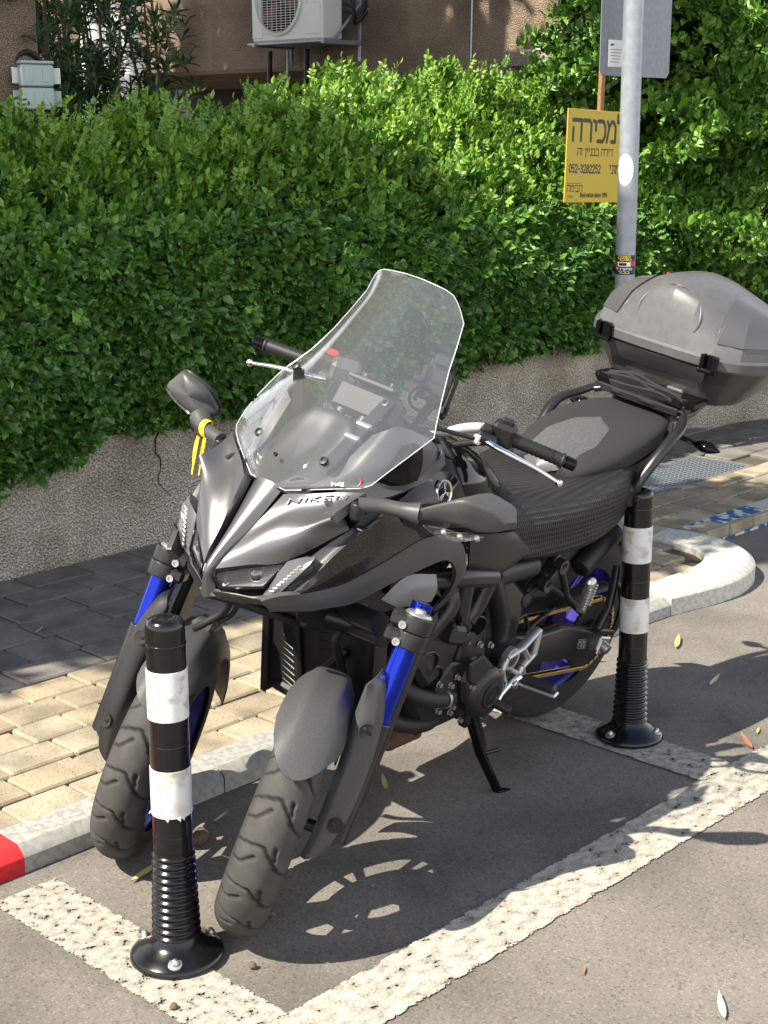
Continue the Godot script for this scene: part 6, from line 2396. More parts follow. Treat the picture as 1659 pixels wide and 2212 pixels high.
func tail_and_case() -> void:
	# grab rails
	both("grab_rail", mt.frame, func(b, s):
		var p: PackedVector3Array = rows_of("rib", s)[0]
		var f := MB.spline(p, 5)
		var rad := []
		for k in f.size():
			rad.append(0.0125 + 0.005 * sin(PI * k / f.size()))
		b.tube(Array(f), rad, 10, true, false, 0.75)
		b.box(Vector3(0.06, 0.07, 0.03), Transform3D(Basis(Vector3(0, 0, 1), -0.3), v3(72, 780, -166 * -s)), 0.01)
		b.cyl(v3(78, 770, -180 * -s), v3(78, 770, -196 * -s), 0.01, 12))
	both("tail_panel", mt.black, func(b, s):
		b.panel([[v3(200, 850, -150 * -s), v3(40, 870, -160 * -s), v3(-90, 905, -140 * -s), v3(-220, 930, -80 * -s)], [v3(200, 790, -160 * -s), v3(40, 800, -165 * -s), v3(-100, 850, -140 * -s), v3(-240, 895, -85 * -s)], [v3(190, 740, -130 * -s), v3(40, 760, -130 * -s), v3(-100, 815, -100 * -s), v3(-240, 870, -60 * -s)]], Vector3(0, 0, s), 0.008, 4, 4))
	var tl := MB.new()
	tl.panel([[v3(-170, 948, -95), v3(-190, 955, 0), v3(-170, 948, 95)], [v3(-215, 955, -110), v3(-240, 962, 0), v3(-215, 955, 110)], [v3(-300, 950, -70), v3(-330, 955, 0), v3(-300, 950, 70)]], Vector3(0, 1, 0), 0.02, 3, 4)
	put("tail_plate", tl, mt.plastic, bike)
	var lk := MB.new()
	lk.cyl(v3(-118, 905, -128), v3(-128, 912, -148), 0.017, 16)
	lk.cyl(v3(-128, 912, -148), v3(-132, 914, -160), 0.007, 12)
	put("seat_lock", lk, mt.engine, bike)
	var bk := MB.new()
	bk.tube(Array(MB.spline(PackedVector3Array([v3(-140, 940, -130), v3(-60, 900, -172), v3(0, 850, -176), v3(40, 830, -172)]), 5)), 0.006, 6)
	bk.box(Vector3(0.03, 0.035, 0.008), Transform3D(Basis(Vector3(0, 0, 1), -0.5), v3(-60, 898, -180)), 0.003)
	put("strap_buckle", bk, mt.rubber, bike)
	# indicators on stalks
	for s in [-1.0, 1.0]:
		var n := node("rear_indicator", bike)
		var a := MB.new()
		a.tube([v3(-215, 890, -90 * -s), v3(-205, 888, -190 * -s)], 0.008, 8)
		put("stalk", a, mt.rubber, n)
		var h := MB.new()
		var rr := []
		for k in 6:
			var t := k / 5.0
			var c := v3(-205 + 4 * t, 889 + 2 * t, (-180 - 85 * t) * -s)
			var rad: float = [0.009, 0.019, 0.022, 0.020, 0.013, 0.002][k]
			var ring := PackedVector3Array()
			for q in 10:
				var an := TAU * q / 10.0
				ring.append(c + Vector3(cos(an) * rad * 1.1, sin(an) * rad * 0.8, 0))
			rr.append(ring)
		h.loft(rr, 3, 1)
		put("housing", h, mt.gloss, n)
	# luggage rack
	var rk := MB.new()
	rk.box(Vector3(0.40, 0.014, 0.20), Transform3D(Basis(), v3(-350, 985, 0)), 0.006)
	rk.tube(Array(MB.spline(PackedVector3Array([v3(-150, 962, -148), v3(-158, 975, -110), v3(-130, 985, -60), v3(-126, 988, 0), v3(-130, 985, 60), v3(-158, 975, 110), v3(-150, 962, 148)]), 5)), 0.016, 10, true, false, 0.7)
	for s in [-1.0, 1.0]:
		rk.tube(Array(MB.spline(PackedVector3Array([v3(-150, 962, -145 * -s), v3(-230, 968, -140 * -s), v3(-360, 975, -110 * -s), v3(-520, 980, -90 * -s)]), 4)), 0.012, 8)
		rk.box(Vector3(0.05, 0.05, 0.03), Transform3D(Basis(Vector3(0, 0, 1), 0.4), v3(-172, 985, -138 * -s)), 0.008)
	put("luggage_rack", rk, mt.frame, bike)
	var pt := MB.new()
	pt.prism([Vector2(-0.17, 0.1), Vector2(-0.14, 0.135), Vector2(0.14, 0.135), Vector2(0.17, 0.1), Vector2(0.15, -0.2), Vector2(-0.15, -0.2)], 0.022, Transform3D(Basis(Vector3(0, 0, 1), Vector3(1, 0, 0), Vector3(0, 1, 0)), v3(-270, 1000, 0)), 0.005)
	put("case_plate", pt, mt.gloss, bike)
	top_case()
	# elastic strap wound over rack and grab rails
	var st := node("elastic_strap", null, bike.transform)
	tag(st, "black ribbed elastic strap wound criss-cross round the luggage rack", "strap")
	var runs := [[[-176, 1006, 128], [-150, 1022, 60], [-150, 1024, 0], [-168, 1012, -120], [-165, 985, -150]], [[-180, 990, 140], [-140, 1002, 60], [-138, 1006, 0], [-150, 1008, -80], [-170, 978, -152]], [[-176, 1010, 120], [-156, 1032, 40], [-152, 1012, -40], [-160, 990, -140]], [[-165, 978, 146], [-138, 982, 60], [-130, 984, 0], [-150, 978, -140]], [[-176, 1016, 116], [-170, 1034, 30], [-160, 1026, -50], [-178, 1012, -128]]]
	for i in runs.size():
		var sb := MB.new()
		var pv := PackedVector3Array()
		for q in runs[i]:
			pv.append(v3(q[0] + 12, q[1], q[2]))
		var f := MB.spline(pv, 6)
		for k in 4:
			var o := []
			for p in f:
				o.append(p + Vector3(0.002 * k, 0.005 * (k - 1.5), 0))
			sb.tube(o, 0.0050, 6)
		put("strand", sb, mt.strap, st)
	# plastic ribbons hanging from the rack to the tail
	var tie := MB.new()
	for z in [-10.0, 40.0, 75.0]:
		tie.tube(Array(MB.spline(PackedVector3Array([v3(-135, 985, z), v3(-140, 965, z - 8), v3(-175, 955, z - 20)]), 4)), 0.007, 6, true, false, 0.3)
	put("tie", tie, mt.rubber, st)

# outline of the case at one height, left front corner round to the right; half points (x, z)
func case_ring(y: float, half: Array) -> PackedVector3Array:
	var r := PackedVector3Array()
	for q in half:
		r.append(v3(q[0], y if q.size() < 3 else q[2], -q[1]))
	for i in range(half.size() - 1, -1, -1):
		r.append(v3(half[i][0], y if half[i].size() < 3 else half[i][2], half[i][1]))
	return r

func hard_loft(b: MB, rg: Array, sub := 3) -> void:
	# rings joined with crisp ring edges but smooth round the outline
	var fine := []
	for r in rg:
		var o := PackedVector3Array()
		var n: int = r.size()
		for i in n:
			for k in sub:
				var p: Vector3 = r[i].lerp(r[(i + 1) % n], float(k) / sub)
				var c: Vector3 = r[i].cubic_interpolate(r[(i + 1) % n], r[(i - 1 + n) % n], r[(i + 2) % n], float(k) / sub)
				o.append(p.lerp(c, 0.35))
		fine.append(o)
	for i in fine.size() - 1:
		b.grid([fine[i], fine[i + 1]], false, true)
	b.cap(fine[0])
	b.cap(fine[-1])

func top_case() -> void:
	var tc := node("top_case", bike)
	var b := MB.new()
	hard_loft(b, [
		case_ring(990, [[-252, 60], [-256, 142], [-285, 178], [-360, 200], [-500, 170], [-540, 60]]),
		case_ring(1004, [[-244, 62], [-248, 148], [-280, 190], [-365, 212], [-520, 190], [-560, 60]]),
		case_ring(1060, [[-222, 65], [-232, 160], [-262, 215], [-350, 250], [-540, 225], [-590, 65]]),
		case_ring(1112, [[-200, 70], [-212, 180], [-246, 240], [-345, 285], [-560, 255], [-615, 70]]),
		case_ring(1120, [[-200, 70], [-212, 180], [-246, 240], [-345, 285], [-560, 255], [-615, 70]])])
	put("base", b, mt.case_dark, tc)
	var pn := MB.new()
	pn.panel([[v3(-196, 1106, -165), v3(-184, 1106, 0), v3(-196, 1106, 165)], [v3(-204, 1082, -160), v3(-196, 1082, 0), v3(-204, 1082, 160)], [v3(-216, 1058, -152), v3(-210, 1058, 0), v3(-216, 1058, 152)]], Vector3(1, 0, 0), 0.012, 3, 6)
	put("front_panel", pn, mt.case_dark, tc)
	var ld := MB.new()
	hard_loft(ld, [
		case_ring(1108, [[-196, 72], [-205, 182], [-240, 245], [-342, 292], [-562, 262], [-620, 72]]),
		case_ring(1116, [[-180, 72], [-192, 184], [-234, 248], [-340, 296], [-566, 266], [-626, 72]]),
		case_ring(1140, [[-178, 72], [-190, 184], [-234, 248], [-340, 296], [-566, 266], [-626, 72]]),
		case_ring(1146, [[-184, 72], [-196, 182], [-238, 245], [-343, 292], [-562, 262], [-620, 72]])], 4)
	# the domed part: ribs from the hinge over the top to the back, one list per station
	var ribs := [
		[[-188, 1144, 0], [-198, 1190, 0], [-212, 1250, 0], [-226, 1290, 0], [-244, 1306, 0], [-280, 1318, 0], [-360, 1330, 0], [-470, 1320, 0], [-570, 1255, 0], [-618, 1144, 0]],
		[[-190, 1144, 85], [-202, 1190, 83], [-220, 1245, 80], [-236, 1276, 76], [-254, 1290, 72], [-286, 1304, 68], [-360, 1318, 64], [-470, 1310, 66], [-565, 1250, 72], [-612, 1144, 85]],
		[[-204, 1144, 168], [-220, 1180, 166], [-241, 1208, 163], [-266, 1240, 158], [-284, 1256, 152], [-310, 1274, 142], [-360, 1292, 132], [-470, 1286, 132], [-556, 1240, 150], [-600, 1144, 178]],
		[[-242, 1144, 240], [-252, 1180, 234], [-262, 1205, 228], [-284, 1234, 218], [-302, 1248, 211], [-330, 1260, 205], [-380, 1268, 200], [-470, 1262, 200], [-545, 1220, 215], [-580, 1144, 246]],
		[[-345, 1144, 290], [-350, 1180, 283], [-356, 1204, 275], [-368, 1226, 262], [-380, 1236, 252], [-392, 1244, 243], [-410, 1250, 236], [-470, 1246, 236], [-520, 1206, 256], [-540, 1144, 284]]]
	for s in [-1.0, 1.0]:
		for k in 4:
			var strip := []
			for q in [ribs[k], ribs[k + 1]]:
				var pv := PackedVector3Array()
				for p in q:
					pv.append(v3(p[0], p[1], p[2] * s))
				strip.append(MB.spline(pv, 3))
			var mid := PackedVector3Array()
			for i in strip[0].size():
				mid.append(strip[0][i].lerp(strip[1][i], 0.5) + Vector3(0.002, 0.0015, 0.001 * s))
			ld.grid([strip[0], mid, strip[1]])
		var pv := PackedVector3Array()
		for p in ribs[4]:
			pv.append(v3(p[0], p[1], p[2] * s))
		ld.face(Array(MB.spline(pv, 3)), Vector3(0, 0, s))
	put("lid", ld, mt.case, tc)
	# fine edge lines of the front field and scratches
	var edge_line := MB.new()
	var el := []
	for k in [[-208, 1150, -160], [-243, 1209, -158], [-270, 1250, -146], [-258, 1286, -74], [-246, 1304, -20], [-246, 1304, 20], [-258, 1286, 74], [-270, 1250, 146], [-243, 1209, 158], [-208, 1150, 160]]:
		el.append(v3(k[0] + 2, k[1] + 1, k[2]))
	edge_line.tube(el, 0.0022, 5)
	put("edge_line", edge_line, mt.case, tc)
	var scr := MB.new()
	for k in 12:
		var y0 := 1190.0 + rng.randf() * 70.0
		var z0 := rng.randf_range(-110, 60)
		var sx := -198.0 - (y0 - 1190.0) * 0.24
		scr.tube([v3(sx + 1.2, y0, z0), v3(sx - 3.5, y0 + 22.0 * rng.randf(), z0 + rng.randf_range(-30, 30))], 0.0006, 3, false)
	var shut := MB.new()
	for s in [-1.0, 1.0]:
		shut.tube([v3(-252, 1182, 235 * s), v3(-222, 1182, 167 * s)], 0.0018, 4)
		shut.tube([v3(-252, 1182, 235 * s), v3(-351, 1182, 284 * s), v3(-470, 1182, 280 * s)], 0.0018, 4)
	put("shut_line", shut, mt.dark, tc)
	for s in [-1.0, 1.0]:
		var ins := MB.new()
		var cols := []
		for q in [ribs[2], ribs[3], ribs[4]]:
			var pv := PackedVector3Array()
			for i in range(1, 8):
				pv.append(v3(q[i][0] + 3.5, q[i][1] + 2.5, (q[i][2] + 3.0) * s))
			cols.append(MB.spline(pv, 3))
		ins.grid([cols[0], cols[0].duplicate(), cols[1]])
		ins.grid([cols[1], cols[2]])
		put("corner_insert", ins, mt.case_gloss, tc)
		var dent := MB.new()
		dent.tube(Array(MB.spline(PackedVector3Array([v3(-236, 1268, -86 * -s), v3(-222, 1232, -100 * -s), v3(-211, 1198, -96 * -s), v3(-201, 1172, -72 * -s)]), 5)), [0.001, 0.002, 0.003, 0.004, 0.005, 0.0055, 0.006, 0.006, 0.006, 0.0055, 0.005, 0.004, 0.003, 0.002, 0.0015, 0.001], 8)
		put("moulded_rib", dent, mt.case, tc)
		# hinge
		var hg := MB.new()
		for k in [-1, 1]:
			hg.box(Vector3(0.022, 0.046, 0.014), Transform3D(Basis(Vector3.UP, 0.15 * s), v3(-180, 1132, (-178 + k * 19) * -s)), 0.004)
		hg.cyl(v3(-176, 1108, -150 * -s), v3(-182, 1108, -206 * -s), 0.008, 12)
		hg.box(Vector3(0.012, 0.05, 0.026), Transform3D(Basis(), v3(-190, 1128, -178 * -s)), 0.003)
		put("hinge", hg, mt.gloss, tc)
		var tab := MB.new()
		tab.box(Vector3(0.02, 0.016, 0.058), Transform3D(Basis(), v3(-232, 1012, -68 * -s)), 0.005)
		put("lock_tab", tab, mt.case_gloss, tc)
	var rd := MB.new()
	rd.box(Vector3(0.012, 0.03, 0.22), Transform3D(Basis(), v3(-585, 1225, 0)), 0.004)
	for s in [-1.0, 1.0]:
		rd.box(Vector3(0.05, 0.02, 0.012), Transform3D(Basis(Vector3.UP, 0.5 * s), v3(-520, 1262, 195 * s)), 0.004)
	put("reflector", rd, mt.red, tc)

func engine_parts() -> void:
	var en := node("engine", bike)
	var b := MB.new()
	b.prism([Vector2(0.93, 0.56), Vector2(0.80, 0.62), Vector2(0.68, 0.56), Vector2(0.56, 0.50), Vector2(0.52, 0.40), Vector2(0.56, 0.30), Vector2(0.66, 0.25), Vector2(0.84, 0.25), Vector2(0.90, 0.34), Vector2(0.96, 0.46)], 0.30, Transform3D(), 0.02)
	put("crankcase", b, mt.engine, en)
	# cylinder head and covers on the left face
	var cv := MB.new()
	cv.prism([Vector2(0.955, 0.60), Vector2(0.86, 0.64), Vector2(0.775, 0.57), Vector2(0.80, 0.46), Vector2(0.90, 0.42), Vector2(0.965, 0.50)], 0.36, Transform3D(), 0.015)
	put("cylinder_head", cv, mt.engine, en)
	var pl := [
		["cover", [[798, 478], [788, 528], [740, 540], [691, 501], [675, 470], [690, 440], [760, 430]], -165.0, 40.0],
		["cover", [[860, 440], [815, 475], [768, 470], [742, 420], [760, 370], [830, 350], [870, 380]], -168.0, 36.0],
		["cover", [[770, 345], [736, 285], [684, 300], [650, 330], [680, 380], [740, 390]], -160.0, 40.0]]
	for e in pl:
		var m := MB.new()
		var poly := []
		for q in e[1]:
			poly.append(Vector2(q[0], q[1]) * 0.001)
		m.prism(poly, e[3] * 0.001, Transform3D(Basis(), Vector3(0, 0, e[2] * 0.001)), 0.006)
		put(e[0], m, mt.engine, en)
	# alternator cover
	var al := MB.new()
	var apoly := []
	for q in [[760, 480], [700, 470], [655, 430], [630, 385], [628, 335], [650, 300], [690, 295], [725, 315], [765, 360], [785, 420]]:
		apoly.append(Vector2(q[0], q[1]) * 0.001)
	al.prism(apoly, 0.05, Transform3D(Basis(), v3(0, 0, -182)), 0.010)
	al.lathe([Vector2(0.072, 0.0), Vector2(0.070, 0.008), Vector2(0.058, 0.020), Vector2(0.046, 0.022), Vector2(0.0, 0.022)], 40, Transform3D(Basis(Vector3.RIGHT, -PI / 2), v3(682, 362, -205)))
	put("alternator_cover", al, mt.engine, en)
	var al2 := MB.new()
	al2.lathe([Vector2(0.034, 0.0), Vector2(0.034, 0.003), Vector2(0.030, 0.004), Vector2(0.028, 0.001), Vector2(0.011, 0.001), Vector2(0.010, 0.004), Vector2(0.0, 0.003)], 32, Transform3D(Basis(Vector3.RIGHT, -PI / 2), v3(682, 362, -227)))
	put("timing_plug", al2, mt.frame, en)
	var pad := MB.new()
	pad.prism([Vector2(0.788, 0.478), Vector2(0.735, 0.49), Vector2(0.70, 0.45), Vector2(0.745, 0.405), Vector2(0.775, 0.425)], 0.012, Transform3D(Basis(), v3(0, 0, -213)), 0.004)
	put("cover_plate", pad, mt.black, en)
	for q in [[719, 503, -190], [670, 488, -190], [758, 466, -210], [794, 434, -192], [860, 431, -188], [813, 415, -190], [748, 400, -210], [633, 408, -210], [780, 341, -184], [839, 347, -184], [788, 327, -184], [736, 288, -184], [778, 528, -190], [812, 560, -182], [690, 300, -210], [868, 375, -188], [650, 305, -208]]:
		var bt := MB.new()
		bt.lathe([Vector2(0.0025, 0.006), Vector2(0.003, 0.009), Vector2(0.0062, 0.009), Vector2(0.0066, 0.0), Vector2(0.0085, 0.0)], 12, Transform3D(Basis(Vector3.RIGHT, -PI / 2), v3(q[0], q[1], q[2] + 2)))
		put("bolt", bt, mt.alu, en)
	# open tube ends of the frame mounts
	for q in [[872, 460, -150, 0.030], [723, 556, -150, 0.030], [905, 505, -150, 0.034]]:
		var m := MB.new()
		m.lathe([Vector2(q[3] - 0.003, -0.06), Vector2(q[3], -0.06), Vector2(q[3], 0.03), Vector2(q[3] - 0.003, 0.032), Vector2(q[3] - 0.004, 0.0)], 28, Transform3D(MB.basis_y(Vector3(0.25, -0.1, -1)), v3(q[0], q[1], q[2])))
		put("mount_tube", m, mt.frame, en)
	# starter, clamp, hoses
	var sm := MB.new()
	sm.box(Vector3(0.06, 0.05, 0.05), Transform3D(Basis(Vector3(0, 0, 1), 0.3), v3(846, 570, -190)), 0.01)
	sm.cyl(v3(815, 556, -180), v3(812, 552, -215), 0.022, 16)
	sm.cyl(v3(862, 592, -200), v3(866, 606, -200), 0.006, 8)
	sm.cyl(v3(832, 588, -200), v3(836, 602, -200), 0.006, 8)
	put("thermostat", sm, mt.black, en)
	var ho := MB.new()
	ho.tube(Array(MB.spline(PackedVector3Array([v3(960, 440, -120), v3(930, 415, -165), v3(886, 395, -180), v3(830, 378, -182), v3(790, 372, -176)]), 5)), 0.022, 14)
	ho.tube(Array(MB.spline(PackedVector3Array([v3(960, 340, -110), v3(925, 315, -135), v3(842, 288, -140), v3(780, 282, -130), v3(760, 310, -120)]), 5)), 0.021, 14)
	ho.tube(Array(MB.spline(PackedVector3Array([v3(940, 560, -120), v3(925, 520, -150), v3(900, 480, -160), v3(880, 455, -150)]), 5)), 0.024, 14)
	put("coolant_hose", ho, mt.rubber, en)
	var hc := MB.new()
	hc.lathe([Vector2(0.0225, -0.005), Vector2(0.0245, -0.005), Vector2(0.0245, 0.005), Vector2(0.0225, 0.005)], 24, Transform3D(MB.basis_y(Vector3(-1, -0.2, 0.1)), v3(822, 376, -182)))
	put("hose_clip", hc, mt.alu, en)
	# exhaust header and collector
	var ex := node("exhaust", bike)
	var h := MB.new()
	for k in 3:
		var zz := -70.0 + k * 60.0
		h.tube(Array(MB.spline(PackedVector3Array([v3(930, 520, zz), v3(985, 440, zz), v3(960, 280, zz * 0.8), v3(860, 190, zz * 0.6), v3(700, 165, zz * 0.4)]), 5)), 0.02, 12)
	put("header", h, mt.rust, ex)
	var cl := MB.new()
	cl.cyl(v3(830, 185, -20), v3(560, 190, 40), 0.042, 20, 0.3)
	put("collector", cl, mt.rust, ex)
	var sil := MB.new()
	sil.tube([v3(560, 180, 60), v3(300, 260, 150), v3(60, 380, 190)], [0.045, 0.055, 0.06], 16)
	put("silencer", sil, mt.engine, ex)
	# radiator with slatted guard
	var rd := node("radiator", bike)
	var core := MB.new()
	core.box(Vector3(0.035, 0.27, 0.34), Transform3D(Basis(Vector3(0, 0, 1), -0.12), v3(1090, 485, 0)), 0.01)
	put("core", core, mt.black, rd)
	var frm := MB.new()
	for e in [[1108, 620, 0, 0.36, 0.03], [1075, 355, 0, 0.30, 0.035]]:
		frm.box(Vector3(0.05, e[4], e[3]), Transform3D(Basis(Vector3(0, 0, 1), -0.12), v3(e[0], e[1], e[2])), 0.008)
	for s in [-1.0, 1.0]:
		frm.box(Vector3(0.06, 0.32, 0.022), Transform3D(Basis(Vector3(0, 0, 1), -0.12), v3(1096, 480, 172 * s)), 0.008)
	frm.box(Vector3(0.02, 0.26, 0.024), Transform3D(Basis(Vector3(0, 0, 1), -0.12) * Basis(Vector3.RIGHT, 0.12), v3(1116, 480, 60)), 0.006)
	frm.box(Vector3(0.02, 0.24, 0.02), Transform3D(Basis(Vector3(0, 0, 1), -0.12) * Basis(Vector3.RIGHT, -0.7), v3(1116, 470, -20)), 0.006)
	put("frame", frm, mt.black, rd)
	for k in 11:
		var sl := MB.new()
		var y := 370.0 + k * 22.0
		sl.box(Vector3(0.010, 0.006, 0.16), Transform3D(Basis(Vector3.RIGHT, 0.35), v3(1104 + (y - 485) * 0.12, y, -75)), 0.002)
		put("slat", sl, mt.engine, rd)
	for k in 14:
		var sl := MB.new()
		var y := 362.0 + k * 17.5
		sl.box(Vector3(0.008, 0.004, 0.11), Transform3D(Basis(Vector3.RIGHT, -0.25), v3(1104 + (y - 485) * 0.12, y, 112)), 0.001)
		put("slat", sl, mt.engine, rd)
	# frame tubes
	var fr := node("frame", bike)
	for s in [-1.0, 1.0]:
		for e in [[[1040, 720, -110], [860, 716, -176], [705, 682, -180], 0.026], [[812, 702, -178], [806, 600, -176], [778, 566, -170], 0.023], [[718, 680, -180], [742, 620, -176], [772, 580, -172], 0.024], [[850, 690, -150], [850, 640, -172], [905, 570, -160], 0.024], [[705, 682, -180], [620, 560, -165], [575, 440, -150], 0.026]]:
			var m := MB.new()
			m.tube(Array(MB.spline(PackedVector3Array([v3(e[0][0], e[0][1], e[0][2] * -s), v3(e[1][0], e[1][1], e[1][2] * -s), v3(e[2][0], e[2][1], e[2][2] * -s)]), 5)), e[3], 16)
			put("tube", m, mt.frame, fr)
		var sf := MB.new()
		sf.tube([v3(487, 553, -135 * -s), v3(404, 590, -135 * -s), v3(342, 640, -130 * -s), v3(60, 800, -120 * -s), v3(-200, 900, -70 * -s)], 0.016, 10)
		sf.cyl(v3(487, 553, -160 * -s), v3(487, 553, -120 * -s), 0.022, 16)
		put("rear_subframe", sf, mt.frame, fr)
		var plt := MB.new()
		plt.prism([Vector2(0.69, 0.66), Vector2(0.60, 0.66), Vector2(0.49, 0.57), Vector2(0.50, 0.43), Vector2(0.56, 0.37), Vector2(0.63, 0.42), Vector2(0.65, 0.54)], 0.03, Transform3D(Basis(), v3(0, 0, -140 * -s)), 0.008)
		put("pivot_plate", plt, mt.frame, fr)
	# leaning linkage between the front wheels
	var lk := node("front_linkage", bike)
	for e in [[[1086, 700, 0], [1180, 690, -118], 0.024], [[1150, 640, 0], [1150, 655, -150], 0.02], [[1086, 700, 0], [1165, 640, 118], 0.024], [[1150, 620, 0], [1150, 600, 150], 0.02], [[1300, 700, -10], [1180, 665, -150], 0.02], [[1300, 700, 10], [1180, 600, 150], 0.02], [[1180, 690, -118], [1215, 720, -250], 0.026], [[1170, 655, -130], [1205, 685, -255], 0.022], [[1165, 640, 118], [1170, 640, 250], 0.026]]:
		var m := MB.new()
		m.tube([v3(e[0][0], e[0][1], e[0][2]), v3(e[1][0], e[1][1], e[1][2])], e[2], 12)
		put("link_arm", m, mt.engine, lk)
	var jt := MB.new()
	jt.lathe([Vector2(0.0, 0.0), Vector2(0.012, 0.0), Vector2(0.02, 0.006), Vector2(0.023, 0.02), Vector2(0.023, 0.065), Vector2(0.018, 0.07), Vector2(0.0, 0.07)], 24, Transform3D(MB.basis_y(Vector3(-0.9, -0.15, -0.35)), v3(1204, 692, -122)))
	put("tilt_sensor", jt, M(0.45, 0.43, 0.38, 0.5), lk)
	both("fork_shroud", M(0.16, 0.16, 0.16, 0.45, 0.3), func(b, s):
		b.panel([[v3(1180, 757, -215 * -s), v3(1110, 800, -222 * -s), v3(1015, 786, -232 * -s)], [v3(1150, 740, -232 * -s), v3(1090, 770, -242 * -s), v3(1020, 755, -246 * -s)], [v3(1120, 726, -228 * -s), v3(1080, 730, -240 * -s), v3(1028, 724, -242 * -s)]], Vector3(0.4, 0, s), 0.006, 4, 4))
	# loose hoses under the nose
	var cab := MB.new()
	cab.tube(Array(MB.spline(PackedVector3Array([v3(1480, 748, 30), v3(1400, 712, 24), v3(1373, 700, 10), v3(1280, 660, -40), v3(1200, 630, -60)]), 5)), 0.011, 10)
	cab.tube(Array(MB.spline(PackedVector3Array([v3(1470, 756, 60), v3(1390, 720, 40), v3(1290, 690, 0), v3(1180, 690, -60)]), 5)), 0.006, 8)
	cab.tube(Array(MB.spline(PackedVector3Array([v3(1390, 712, 40), v3(1372, 680, 60), v3(1362, 640, 90), v3(1376, 600, 130), v3(1372, 575, 160)]), 5)), 0.009, 8)
	cab.tube(Array(MB.spline(PackedVector3Array([v3(1380, 706, 30), v3(1358, 672, 50), v3(1350, 640, 72), v3(1356, 612, 100)]), 5)), 0.006, 8)
	cab.tube(Array(MB.spline(PackedVector3Array([v3(1284, 681, -90), v3(1183, 647, -100), v3(1119, 614, -102), v3(1072, 592, -100)]), 5)), 0.015, 10)
	cab.tube(Array(MB.spline(PackedVector3Array([v3(1167, 627, -100), v3(1178, 603, -100), v3(1150, 535, -105), v3(1128, 480, -110)]), 5)), 0.010, 10)
	put("brake_hose", cab, mt.rubber, bike)

